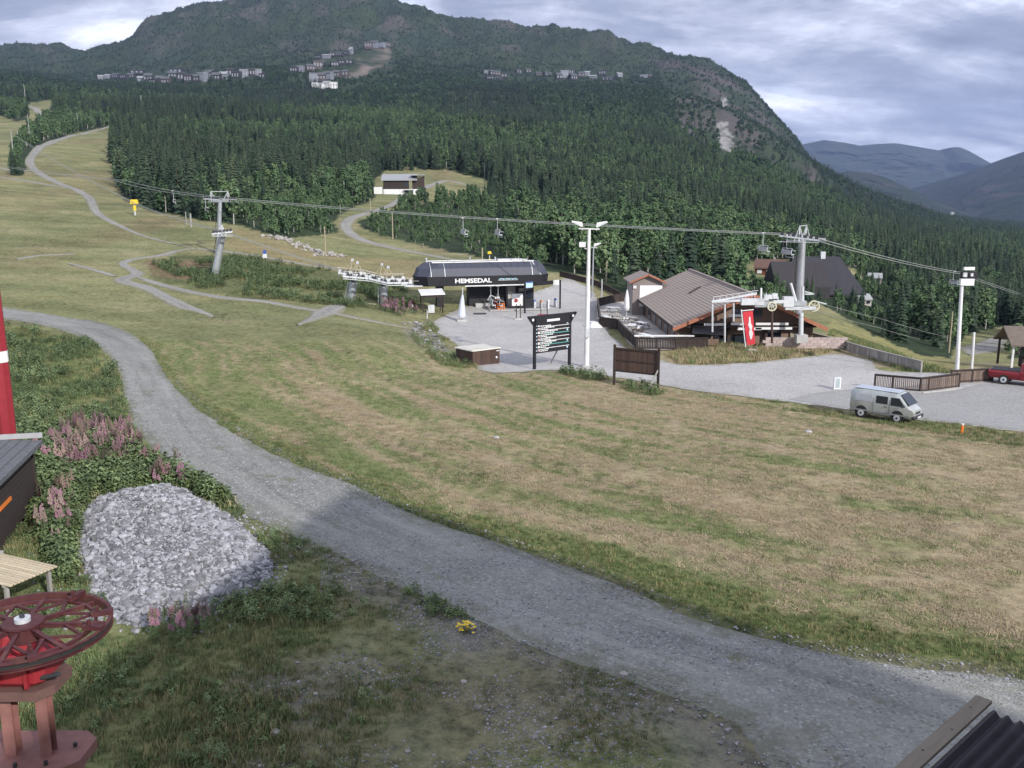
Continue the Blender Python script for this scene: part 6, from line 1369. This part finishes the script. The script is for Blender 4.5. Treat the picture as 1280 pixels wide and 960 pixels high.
hz = terr(gx, gy)+heap_h(gx, gy); i_ = np.arange(8100).reshape(90, 90)
F = np.stack([i_[:-1, :-1].ravel(), i_[:-1, 1:].ravel(), i_[1:, 1:].ravel(), i_[1:, :-1].ravel()], 1)
Mh = gravel_mat('heap_gravel', (.13, .13, .14), (.27, .27, .29), (.15, .15, .155), 2.5)
me = np_mesh('mound', np.stack([gx-pc[0], gy-pc[1], hz-hp.location.z], -1).reshape(-1, 3), F, Mh, True); link('mound', me, hp)
rs = np.random.default_rng(5); sx_ = rs.uniform(PH[:, 0].min()-.5, PH[:, 0].max()+.5, 60000); sy_ = rs.uniform(PH[:, 1].min()-.5, PH[:, 1].max()+.5, 60000)
dd = dist_line(sx_, sy_, BP)*np.where(inpoly(sx_, sy_, BP), 1, -1)
stray = rs.random(60000)
k = ((dd > -.15) & (rs.random(60000) < np.clip(1.15-dd/4.5, .4, 1))) | ((dd > -1.6) & (dd <= -.15) & (stray < .16*np.exp(dd*1.2))); sx_, sy_, dd = sx_[k][:20000], sy_[k][:20000], dd[k][:20000]
sz_ = terr(sx_, sy_)+np.where(dd > -.15, heap_h(sx_, sy_), 0); size = rs.gamma(2.2, .036, len(sx_))+.035; size = np.minimum(size*np.where(dd < 0, .8, np.where(dd < 1.2, 1.15, .85)), .42)
big = np.argsort(-size)[:170]
for q in big:
    o = link('stone', ST[int(q) % 6], hp, (sx_[q]-pc[0], sy_[q]-pc[1], sz_[q]-hp.location.z+size[q]*.12)); o.scale = (size[q],)*3; o.rotation_euler = (rs.uniform(-.5, .5), rs.uniform(-.5, .5), rs.uniform(0, 6.28))
rest_ = np.ones(len(sx_), bool); rest_[big] = False
o = scatter('small_stones', np.c_[sx_, sy_, sz_+size*.1][rest_]-np.array([pc[0], pc[1], hp.location.z]), rs.uniform(0, 6.28, rest_.sum()), size[rest_], ST, rs.integers(0, 6, rest_.sum()), None, None, rs.uniform(-.6, .6, (rest_.sum(), 2)))
o.parent = hp
def rock_bank(name, label, px_line, n, smin, smax, spread, cat='rocks', m=None):
    STP = m or globals()['STP']
    P = np.array([tuple(gh(x, y)) for x, y in px_line]); c = P.mean(0); t = thing(name, c, label, cat); L = resample(P, 60)
    for k in range(n):
        q = L[VR.randrange(60)]; x = q[0]+VR.gauss(0, spread); y = q[1]+VR.gauss(0, spread*.8); s = VR.uniform(smin, smax)*VR.uniform(.6, 1)
        o = link('stone', STP[k % 5], t, (x-c[0], y-c[1], float(terr(x, y))-c[2]+s*.2)); o.scale = (s, s*VR.uniform(.7, 1), s*VR.uniform(.6, 1)); o.rotation_euler = (VR.uniform(-.4, .4), VR.uniform(-.4, .4), VR.uniform(0, 6))
rock_bank('boulder_bank', 'bank of pale boulders on the slope below the scrub', [(330, 296), (348, 296), (362, 302), (380, 310), (400, 317), (425, 319)], 150, .3, 1.1, .9)
rock_bank('stream_stones', 'pale stones in the ditch left of the gravel yard', [(512, 402), (524, 412), (534, 424), (548, 438), (560, 448)], 110, .2, .65, .6, m=ST)
rock_bank('rubble_strip', 'small pale stones along the lower edge of the orange grass slope', [(395, 319), (410, 320), (428, 320)], 40, .3, .8, .8)
for x, y, s, lab in ((345, 917, .17, 'pale stone lying on bare dirt at the bottom'), (324, 912, .12, 'small white stone left of the other on the bare dirt'), (372, 829, .09, 'white pebble on the shaded grass'), (668, 922, .14, 'white stone on the dirt verge at the bottom centre'), (580, 853, .12, 'pale flat stone on the dirt verge'), (780, 844, .16, 'rounded stone at the lower road edge'), (838, 888, .13, 'pale stone at the lower road edge'), (510, 940, .1, 'small white pebble near the bottom edge'), (394, 868, .1, 'white stone beside the grass patch'), (620, 548, .22, 'dark clod lying on the mown field'), (1010, 541, .28, 'dark clod lying on the right half of the mown field'), (545, 421, .3, 'dark stone on the grass by the ditch')):
    g = gh(x, y); o = link('stone', (ST if 'dark' in lab else STP)[int(x) % 5], None, g+Vector((0, 0, s*.2))); o.scale = (s*1.5,)*3; tag(o, lab, 'stone')

# ------------------------------------------------------------------ plant the woods
T = tree_points()
tx, ty = T[:, 3], T[:, 4]; TY = T[:, 1]
nb_ = fbm(T[:, 0]/55, T[:, 1]/70, 4, 120); nc_ = fbm(T[:, 0]/12, T[:, 1]/12, 2, 121)
bz = np.zeros(len(T))
def bzone(poly, v):
    bz[inpoly(tx, ty, poly)] = v
bz[:] = .38
bz[TY > 900] = .45
bzone(BUSH_STRIP, 1.3)
bzone([(690,60),(900,60),(1000,180),(1000,240),(930,260),(800,210),(700,150),(640,130)], .85)
bzone([(200,0),(700,0),(760,90),(430,125),(200,110),(100,110)], .75)
bzone([(130,190),(162,186),(168,256),(140,240)], 1.0)
bzone([(300,258),(440,225),(470,232),(440,262),(434,300),(300,300)], .80)
bzone([(440,240),(470,205),(470,246)], .6)
bzone([(440,262),(600,246),(660,290),(720,345),(600,340),(470,300)], .78)
bzone([(600,262),(1000,300),(1290,420),(1290,470),(1000,420),(760,370),(700,345)], .80)
bzone([(260,190),(420,175),(470,235),(330,262)], .5)
nl_ = fbm(T[:, 0]/130, T[:, 1]/190, 3, 130); bp = S(bz+(nb_+nc_*.4)*1.1+nl_*1.1); isb = RNG.random(len(T)) < bp
thin = np.ones(len(T), bool)
rockt = inpoly(tx, ty, [(820,85),(900,95),(945,120),(990,175),(1030,225),(1000,255),(930,215),(860,180)]); thin &= ~(rockt & (RNG.random(len(T)) < .68))
uppt = inpoly(tx, ty, [(150,0),(700,0),(830,70),(800,90),(500,60),(330,60),(150,80)]); thin &= ~(uppt & (RNG.random(len(T)) < .2))
thin &= ~inpoly(tx, ty, quarry); thin &= ~inpoly(tx, ty, [(892,135),(915,140),(922,196),(902,196)])
vill = inpoly(tx, ty, [(138,92),(220,84),(335,90),(340,104),(240,110),(140,104)]) | inpoly(tx, ty, [(360,80),(440,68),(500,70),(500,100),(430,116),(360,106)]) | inpoly(tx, ty, [(600,90),(780,90),(790,104),(640,106),(600,100)]); thin &= ~(vill & (RNG.random(len(T)) < .6))
edge_open = (nb_ < -.2) & (TY < 420); thin &= ~(edge_open & (RNG.random(len(T)) < .6))
bushz = inpoly(tx, ty, [(300,256),(440,250),(434,300),(340,300),(300,290)]) | inpoly(tx, ty, [(436,262),(600,262),(640,330),(560,320),(470,300)]) | inpoly(tx, ty, BUSH_STRIP)
T = T[thin]; isb = isb[thin]; nb_ = nb_[thin]; bushz = bushz[thin]; TY = T[:, 1]
hgt = np.where(isb, RNG.uniform(.55, 1.15, len(T)), RNG.uniform(.35, 1.05, len(T)))
hgt *= np.where((TY > 1500), .85, 1); instrip = inpoly(T[:, 3], T[:, 4], BUSH_STRIP); hgt[bushz & isb & ~instrip] *= .55; hgt[instrip & isb] *= .95; hgt[bushz & ~isb] *= .7
hgt *= np.where(T[:, 2] > 280, .65, 1)
front_h = inpoly(T[:, 3], T[:, 4], [(920,335),(1115,335),(1115,408),(1000,395),(920,385)]); hgt *= np.where(front_h, .48, 1); hgt *= np.where(inpoly(T[:, 3], T[:, 4], [(445,250),(620,246),(660,300),(700,345),(600,330),(450,300)]), .62, 1)
lowb = (T[:, 3] > 1000) & (TY < 300); hgt *= np.where(lowb, .85, 1)
bigp = hgt/TY; vis = (T[:, 3] > -10) & (T[:, 3] < 1290)
def spot_words(x, y):
    for lim, w in ((130, 'among bushes between the slopes'), (185, 'at the corner of the left wood'), (240, 'behind the yellow snow cannon'), (300, 'behind the tall lift tower'), (365, 'above the boulder bank'), (445, 'left of the gravel bend'), (520, 'below the storage barn'),
                   (600, 'between barn and lift station'), (660, 'behind the station hood'), (735, 'left of the floodlight mast'), (800, 'behind the lodge annex'), (870, 'behind the lodge ridge'), (945, 'right of the lodge ridge'), (1005, 'left of the lodge-side tower'),
                   (1070, 'around the black-roofed house'), (1130, 'above the timber wall'), (1195, 'left of the white mast')):
        if x < lim: return w
    return 'right of the white mast'
SHP = {'spruce_tree': ['full', 'broad', 'slim', 'short broad', 'ragged'], 'birch_tree': ['round', 'wide low', 'tall airy', 'bushy']}
def plant(kind, mask, forms, lab, cat, base):
    ids = np.nonzero(mask & vis)[0]; ids = ids[np.argsort(-bigp[ids])][:300]
    for q in ids:
        x, y, z, px, py = T[q]; fi = int(RNG.integers(len(forms))); f = forms[fi]; s = hgt[q]
        rank = 'at the front edge' if py > tree_line(px)-7 else ('just inside the wood' if py > tree_line(px)-20 else 'deep in the wood')
        w = '%s %s %s %s' % (SHP[kind][fi], lab, rank, spot_words(px, py))
        t = thing(kind, (x, y, z), w, cat, base+' '+rank+' '+spot_words(px, py), RNG.uniform(0, 6.28))
        t.scale = (s*RNG.uniform(.9, 1.15),)*2+(s,)
        link('crown', f[0], t); link('trunk', f[1], t)
    return ids
i1 = plant('spruce_tree', ~isb, SPR, 'dark spruce', 'tree', 'spruces')
i2 = plant('birch_tree', isb, BIR, 'light green birch', 'tree', 'birches')
rest = np.ones(len(T), bool); rest[i1] = False; rest[i2] = False
FS = [joined(a, b_) for a, b_, _ in SPR]; FB = [joined(a, b_) for a, b_, _ in BIR]
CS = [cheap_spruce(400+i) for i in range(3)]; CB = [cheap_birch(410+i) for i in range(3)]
def wood_of(name, m, nearf, farf, label):
    far = TY+RNG.normal(0, 180, len(T)) > 1000; idx = np.where(far, len(nearf)+RNG.integers(0, len(farf), len(T)), RNG.integers(0, len(nearf), len(T)))
    s = np.stack([hgt*RNG.uniform(.9, 1.25, len(T))]*2+[hgt*RNG.uniform(.9, 1.1, len(T))], 1); s[far, :2] *= 1.25
    scatter(name, T[m, :3], RNG.uniform(0, 6.28, m.sum()), s[m], nearf+farf, idx[m], label)
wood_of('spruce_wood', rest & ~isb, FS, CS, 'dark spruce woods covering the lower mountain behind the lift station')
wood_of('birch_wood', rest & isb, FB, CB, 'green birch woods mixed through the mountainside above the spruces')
print('TREES', len(T), isb.sum())

# ------------------------------------------------------------------ low plants
def blades(n, h, w, spread, m, seed, bend=.5, flat=False, name='tuft'):
    r = random.Random(seed); V = []; F = []
    for k in range(n):
        a = r.uniform(0, 6.28); x, y = r.gauss(0, spread), r.gauss(0, spread); hh = h*r.uniform(.5, 1.1); ww = w*r.uniform(.7, 1.3)
        dx_, dy_ = math.cos(a), math.sin(a); b_ = bend*hh*r.uniform(.3, 1.2); i = len(V)
        if flat: P = [(x, y, .01), (x+dx_*hh*.5, y+dy_*hh*.5, r.uniform(.01, .07)), (x+dx_*hh, y+dy_*hh, r.uniform(.0, .05))]
        else: P = [(x, y, 0), (x+dx_*b_*.3, y+dy_*b_*.3, hh*.6), (x+dx_*b_, y+dy_*b_, hh)]
        for (px, py, pz), q in zip(P, (1, .8, .15)): V += [(px-dy_*ww*q/2, py+dx_*ww*q/2, pz), (px+dy_*ww*q/2, py-dx_*ww*q/2, pz)]
        F += [(i, i+1, i+3, i+2), (i+2, i+3, i+5, i+4)]
    return np_mesh(name, V, F, m)
def plant_mat(name, c, v=.35):
    m, nt, b = newmat(name); oi = N(nt, 'ShaderNodeObjectInfo'); tcn = N(nt, 'ShaderNodeTexCoord'); a = noise(nt, tcn.outputs['Object'], 3, 2)
    k = mth(nt, 'ADD', mth(nt, 'MULTIPLY', oi.outputs['Random'], .7), mth(nt, 'MULTIPLY', a, .3)); c = np.array(c)
    nt.links.new(ramp(nt, k, [(.1, tuple(c*(1-v))), (.5, tuple(c)), (.9, tuple(np.minimum(c*(1+v)+np.array([.02, .005, 0]), 1)))]), b.inputs['Base Color']); b.inputs['Roughness'].default_value = .8; b.inputs['Specular IOR Level'].default_value = .15
    return m
M_g1 = plant_mat('grass_green', (.15, .20, .085), .5); M_g2 = plant_mat('grass_dry', (.24, .215, .11)); M_g3 = plant_mat('grass_straw', (.40, .32, .21), .3); M_g4 = plant_mat('grass_dark', (.10, .14, .055))
M_leaf = plant_mat('herb_leaves', (.155, .215, .10), .55); M_stem = plant_mat('fireweed_stem', (.16, .11, .06)); M_flower = plant_mat('fireweed_flower', (.27, .145, .19), .3); M_fluff = plant_mat('fireweed_faded', (.24, .17, .16), .25)
GR = [blades(16, .22, .02, .10, M_g1, 1), blades(14, .30, .02, .12, M_g1, 2), blades(14, .25, .018, .12, M_g2, 3), blades(14, .2, .02, .1, M_g4, 4), blades(18, .13, .02, .14, M_g2, 5)]
HY = [blades(22, .22, .014, .14, M_g3, 11, flat=True), blades(22, .26, .014, .18, M_g3, 12, flat=True), blades(16, .10, .012, .13, M_g2, 13), blades(16, .10, .014, .13, M_g1, 14)]
SW_ = blades(14, .32, .02, .12, M_g3, 7)
def herb(seed, h, m, n=34, sp=.22):
    r = random.Random(seed); V = []; F = []
    for k in range(n):
        z = h*r.uniform(.15, 1); a = r.uniform(0, 6.28); d = r.uniform(.02, sp)*(1.3-z/h); L = r.uniform(.07, .15); x, y = d*math.cos(a), d*math.sin(a); ca, sa = math.cos(a), math.sin(a); w = L*.33; i = len(V)
        V += [(x, y, z), (x+ca*L*.5-sa*w, y+sa*L*.5+ca*w, z+.03), (x+ca*L, y+sa*L, z-.02), (x+ca*L*.5+sa*w, y+sa*L*.5-ca*w, z+.03)]; F += [(i, i+1, i+2, i+3)]
    return np_mesh('herb', V, F, m)
def fireweed(seed, h, mf):
    r = random.Random(seed); m = MB(); fl = MB()
    for s in range(4):
        x, y = r.gauss(0, .09), r.gauss(0, .09); hh = h*r.uniform(.8, 1.1); tx_, ty_ = x+r.gauss(0, .06), y+r.gauss(0, .06)
        m.beam((x, y, 0), (tx_, ty_, hh), .012)
        for k in range(14):
            z = hh*r.uniform(.12, .72); a = r.uniform(0, 6.28); L = r.uniform(.10, .17); c = Vector((x, y, z)); e = Vector((math.cos(a)*L, math.sin(a)*L, r.uniform(-.02, .06))); sd_ = Vector((-e.y, e.x, 0))*.16
            m.add([c, c+e*.5+sd_, c+e, c+e*.5-sd_], [(0, 1, 2, 3)])
        for k in range(16):
            t = k/16; z = hh*(.68+.34*t); a = r.uniform(0, 6.28); L = .05*(1.25-t); c = Vector((tx_+math.cos(a)*L, ty_+math.sin(a)*L, z)); q = .028*(1.3-.8*t)
            fl.add([c+Vector((-q, 0, -q)), c+Vector((q, q, -q)), c+Vector((q, 0, q)), c+Vector((-q, -q, q))], [(0, 1, 2, 3)])
    n = len(m.F); me = MB(); me.add(m.V, m.F); me.add(fl.V, fl.F)
    o = bpy.data.meshes.new('fireweed_form'); o.from_pydata(me.V, [], me.F); o.materials.append(M_leaf); o.materials.append(mf)
    mi = np.zeros(len(o.polygons), np.int32); mi[n:] = 1; o.polygons.foreach_set('material_index', mi); return o
HB_ = [herb(31, .45, M_leaf), herb(32, .6, M_leaf, 40), herb(33, .35, M_g1, 30), herb(34, .5, M_g4, 36)]
FW = [fireweed(41, 1.15, M_flower), fireweed(42, 1.0, M_flower), fireweed(43, 1.2, M_fluff), fireweed(44, .95, M_flower)]
def gsample(n, pxpoly=None, X=None, Y=None):
    if n < 500: n = int(n*(X[1]-X[0])*(Y[1]-Y[0]))      # below 500 the figure is a density per square metre
    n = int(n)
    x = RNG.uniform(X[0], X[1], n); y = RNG.uniform(Y[0], Y[1], n); z = terr(x, y); qx, qy, dp_ = project(np.stack([x, y, z], 1))
    k = (qx > -60) & (qx < 1340) & (qy < 1010)
    if pxpoly is not None: k &= inpoly(qx, qy, pxpoly)
    off = ~inpoly(x, y, ROADP) & ~inpoly(x, y, PLw) & ~inpoly(x, y, PH) & ~inpoly(x, y, PKw) & ~inpoly(x, y, TP)
    return x, y, z, qx, qy, k, off
# foreground grass and herbs
x, y, z, qx, qy, k, off = gsample(330000, None, (-46, 30), (15, 78))
side_ = ~inpoly(x, y, LOWP)
dw = S(.5+(qx-390)/240+fbm(x/2.5, y/2.5, 4, 162)*1.6)*S(.5+(qy-(640+.42*(qx-300)))/110+fbm(x/2, y/2, 3, 163)); dirtn = dw > .6
gn = fbm(x/2.2, y/2.2, 4, 160); gn2 = fbm(x/6, y/6, 3, 161)
pr = S(.78+gn*1.1)*(1-dw)+dw*S(.36+gn*1.8+gn2*.6); pr = np.where(side_, 0, pr); keep = k & off & (RNG.random(len(x)) < pr*S(1.25-(y-20)/75))
ix = np.where(gn2+RNG.uniform(-.35, .35, len(x)) > .12, 2, np.where(gn > .1, 0, RNG.integers(0, 5, len(x)))); ix = np.where(dirtn & (RNG.random(len(x)) < .4), 4, ix); ix = np.where((ix == 2) & (RNG.random(len(x)) < .55), 0, ix)
sc_ = RNG.uniform(.3, .9, len(x))*(1-.5*dw)*(1+.6*gn2+.4*gn)
scatter('grass', np.c_[x, y, z][keep], RNG.uniform(0, 6.28, keep.sum()), sc_[keep], GR, ix[keep], 'rough green grass around the gravel heap and below the road')
kh = k & off & ~side_ & ~dirtn & (RNG.random(len(x)) < .30*S(.4+gn*3)); ixh = RNG.integers(0, 4, len(x)); 
scatter('herbs', np.c_[x, y, z][kh], RNG.uniform(0, 6.28, kh.sum()), RNG.uniform(.3, .85, kh.sum())*np.where(qy[kh] > 800, .7, 1), HB_, ixh[kh], 'leafy green weeds around the hut and the gravel heap')
# hay field: verge grass, stubble and dried swaths
x, y, z, qx, qy, k, off = gsample(420000, None, (-40, 56), (18, 80))
up_ = ~inpoly(x, y, LOWP)
dr_ = dist_line(x, y, ROADP[::3]); gn = fbm(x/2.0, y/2.0, 4, 170); gn2 = fbm(x/9, y/9, 3, 171)
ed_ = dr_+fbm(x/12, y/12, 3, 60)*1.6; sw_ = .5+.5*np.sin(ed_*2.05+fbm(x/25, y/25, 2, 61)*2)
verge = dr_+gn*1.3 < .8+1.7*S((qx-300)/500)
al_ = x*.83-y*.56; strk_ = fbm(al_/13, ed_/1.3, 4, 62); tanp = S(S((qx-200)/800)*.70+.12+(sw_-.5)*.3+gn2*.3+(.55*fbm(al_/13, ed_/1.0, 4, 62)+.65*fbm(al_/6, ed_/.45, 3, 65))*2.0)
grv = (np.abs(((ed_+fbm(al_/9, al_/9, 2, 63)*.5)/4.4) % 1-.5)*4.4 < .22) & (fbm(al_/11, ed_/5, 3, 64) > -.1)
keep = k & off & up_ & ~((dr_+gn*.8 < .55) & (qx > 620)) & (RNG.random(len(x)) < np.where(verge, .8, .34*S(.5+gn*1.5+.3))*S(1.35-(y-20)/65)) & ~(grv & ~verge)
ih = np.where(verge, 3, np.where(RNG.random(len(x)) < tanp, RNG.integers(0, 3, len(x)), 3))
sh_ = RNG.uniform(.6, 1.35, len(x))*np.where(verge, 1.6, 1)
vg = keep & verge; scatter('verge_grass', np.c_[x, y, z][vg], RNG.uniform(0, 6.28, vg.sum()), sh_[vg]*.30, GR, np.where(RNG.random(vg.sum()) < .25, 2, np.where(RNG.random(vg.sum()) < .5, 0, 3)), 'uncut green grass along the upper side of the gravel road')
kh = keep & ~verge; scatter('cut_hay', np.c_[x, y, z][kh], RNG.uniform(0, 6.28, kh.sum()), sh_[kh], HY, ih[kh], 'cut hay and short stubble lying over the mown field')
# loose stones on the road
x, y, z, qx, qy, k, off = gsample(420000, None, (-26, 30), (15, 60)); rn = fbm(x/3, y/1.2, 3, 180)
on = inpoly(x, y, ROADP); near_e = dist_line(x, y, ROADP[::3]) < .7
keep = k & ((on & (RNG.random(len(x)) < S(.35+rn*2.4)*S(1.3-(y-18)/35))) | (~on & near_e & (RNG.random(len(x)) < .35))) & ~inpoly(x, y, PH)
ss = RNG.gamma(2, .013, len(x))+.012
scatter('road_stones', np.c_[x, y, z+.03][keep], RNG.uniform(0, 6.28, keep.sum()), np.minimum(ss, .12)[keep], ST, RNG.integers(0, 6, keep.sum()), 'loose grey stones on the gravel road')
x, y, z, qx, qy, k, off = gsample(240000, None, (-16, 12), (14, 42)); dn = inpoly(qx, qy, [(400,690),(520,735),(650,800),(820,865),(960,920),(1000,1100),(300,1100),(250,900),(300,830),(400,800)])
keep = k & off & inpoly(x, y, LOWP) & dn & (RNG.random(len(x)) < S(.12+fbm(x/2, y/2, 4, 185)*1.6))
scatter('dirt_grit', np.c_[x, y, z][keep], RNG.uniform(0, 6.28, keep.sum()), np.minimum(RNG.gamma(2, .012, keep.sum())+.012, .11), ST, RNG.integers(0, 6, keep.sum()), 'grit and small stones on the bare ground below the road')
# fireweed
def fw(poly, dens, forms=(0, 1, 2, 3), X=(-45, 20), Y=(15, 130), s=(.7, 1.15), lab='', nm='fireweed'):
    x, y, z, qx, qy, k, off = gsample(dens, poly, X, Y); keep = k & off & (fbm(x/1.5, y/1.5, 3, 190) > -.14)
    scatter(nm, np.c_[x, y, z][keep], RNG.uniform(0, 6.28, keep.sum()), RNG.uniform(s[0]*.8, s[1]*1.1, keep.sum()), FW, np.array(forms)[RNG.integers(0, len(forms), keep.sum())], lab)
fw([(40,575),(90,548),(130,538),(168,550),(185,572),(160,592),(110,598),(60,600),(30,600)], 13, (0, 1, 3, 2), lab='pink fireweed in the thicket above the gravel heap', X=(-26, -12), Y=(34, 50))
fw([(180,590),(200,582),(232,600),(240,620),(200,625),(178,612)], 12, (0, 1, 3), lab='pink fireweed clump at the road side behind the heap', X=(-20, -10), Y=(30, 45))
fw([(48,640),(95,625),(100,665),(70,690),(50,680)], 9, (2, 1, 0), lab='faded fireweed between the hut and the heap', X=(-22, -13), Y=(25, 36))
fw([(190,755),(260,745),(260,800),(190,800)], 14, (1, 2, 3), X=(-15, -6), Y=(20, 30), s=(.55, .9), lab='scattered fireweed stalks at the foot of the heap')
fw([(480,378),(520,386),(522,396),(500,396),(478,390)], 5, (0, 1, 3), X=(-30, -5), Y=(95, 125), lab='pink fireweed patch between the pylons and the shelter')
x, y, z, qx, qy, k, off = gsample(90000, [(35,590),(240,612),(170,618),(110,630),(95,660),(90,740),(60,700),(40,640)], (-30, -10), (22, 50)); keep = k & off
keep &= RNG.random(len(x)) < .38
scatter('weed_thicket', np.c_[x, y, z][keep], RNG.uniform(0, 6.28, keep.sum()), RNG.uniform(.5, 1.7, keep.sum()), HB_+GR[:3]+[SW_], RNG.integers(0, 8, keep.sum()), 'tall green weeds crowding the heap and the hut')
x, y, z, qx, qy, k, off = gsample(200000, [(20,545),(80,545),(180,575),(250,610),(300,640),(200,615),(110,620),(40,620)], (-34, -8), (28, 55)); keep = k & off & (RNG.random(len(x)) < .42)
scatter('weed_thicket', np.c_[x, y, z][keep], RNG.uniform(0, 6.28, keep.sum()), RNG.uniform(.5, 1.7, keep.sum()), HB_+GR[:3]+[SW_], RNG.integers(0, 8, keep.sum()), 'leafy weeds below the fireweed along the bend of the road')
# rough plants farther off: banks, field edge, lodge lawn
def far_plants(poly, n, X, Y, forms, s, lab, nm, thr=-.1, idxs=None):
    x, y, z, qx, qy, k, off = gsample(n, poly, X, Y); keep = k & off & (fbm(x/4, y/4, 4, 200) > thr)
    scatter(nm, np.c_[x, y, z][keep], RNG.uniform(0, 6.28, keep.sum()), RNG.uniform(*s, keep.sum()), forms, RNG.integers(0, len(forms), keep.sum()), lab)
far_plants([(190,330),(300,322),(420,340),(505,358),(520,380),(500,390),(430,384),(340,374),(250,362)], 11, (-70, -5), (95, 150), HB_[:3]+GR[1:3], (.7, 1.8), 'rough green weeds on the bank under the leaning lift tower', 'bank_weeds')
far_plants([(-20,404),(40,412),(110,432),(146,462),(148,520),(110,545),(-20,545)], 16, (-60, -15), (38, 95), HB_[:2]+GR[:3]+[GR[2], GR[4]], (.6, 1.5), 'rough grass and weeds inside the bend of the road', 'rough_grass', -.05)
far_plants([(832,445),(870,432),(1000,428),(1045,438),(985,450),(900,456),(850,456)], 16, (10, 42), (80, 98), [GR[2], GR[2], GR[4], HY[0], SW_, SW_, GR[1]], (.8, 1.7), 'long dry grass in front of the lodge', 'long_grass', -.3)
far_plants([(688,458),(705,455),(735,462),(760,474),(740,478),(700,468)], 14, (0, 14), (72, 86), HB_[:3]+GR[:3], (.7, 1.5), 'green weeds at the foot of the information board and mast', 'board_weeds', -.3)
far_plants([(770,478),(800,482),(835,492),(815,496),(780,488)], 10, (4, 18), (62, 78), HB_[:3]+GR[:3], (.6, 1.4), 'weeds at the foot of the brown sign board', 'board_weeds', -.2)
far_plants([(540,405),(560,425),(595,452),(620,462),(560,462),(530,440),(512,415)], 11, (-18, 2), (74, 112), GR[:3]+[GR[2]]+HB_[:1], (.7, 1.5), 'grass in the ditch beside the gravel yard', 'ditch_grass', -.1)
far_plants([(1100,512),(1280,545),(1280,560),(1060,525),(900,500),(900,494)], 22, (12, 45), (50, 75), GR, (.5, 1.0), 'grass fringe along the edge of the car park', 'fringe_grass', -.1)
far_plants([(1040,412),(1150,452),(1200,470),(1140,468),(1030,428)], 12, (28, 60), (75, 115), GR[:3], (.8, 1.6), 'grass on the bank behind the timber wall', 'bank_grass', -.2)
# yellow flowers
g = gh(582, 790); yf = MB(); r = random.Random(3)
for k in range(40):
    c = Vector((r.gauss(0, .13), r.gauss(0, .10), r.uniform(.08, .28))); q = .035; yf.add([c+Vector((-q, -q, 0)), c+Vector((q, -q, .01)), c+Vector((q, q, 0)), c+Vector((-q, q, .02))], [(0, 1, 2, 3)])
t = thing('yellow_plant', g, 'low plant with yellow flowers alone beside the gravel road', 'plant'); yf.build('flowers', M_yellow, t, kind='stuff'); o = link('leaves', HB_[0], t); o.scale = (.8, .8, .5)

# ------------------------------------------------------------------ air
def haze_box():
    v = [(-9000,-60,-200),(9000,-60,-200),(9000,14000,-200),(-9000,14000,-200)]; top = 1300
    v += [(x, y, top) for x, y, _ in v]
    m = bpy.data.materials.new('haze'); m.use_nodes = True; nt = m.node_tree; nt.nodes.clear()
    o_ = N(nt, 'ShaderNodeOutputMaterial'); pv = N(nt, 'ShaderNodeVolumePrincipled'); pv.inputs['Color'].default_value = (.48, .62, 1, 1)
    pv.inputs['Density'].default_value = HAZE_D; pv.inputs['Anisotropy'].default_value = .2
    nt.links.new(pv.outputs[0], o_.inputs['Volume'])
    me = np_mesh('haze', v, [(0,3,2,1),(4,5,6,7),(0,1,5,4),(1,2,6,5),(2,3,7,6),(3,0,4,7)], m)
    tag(link('haze', me), 'thin bluish air over the valley', None, None, 'stuff')
HAZE_D = 6.5e-5
haze_box()
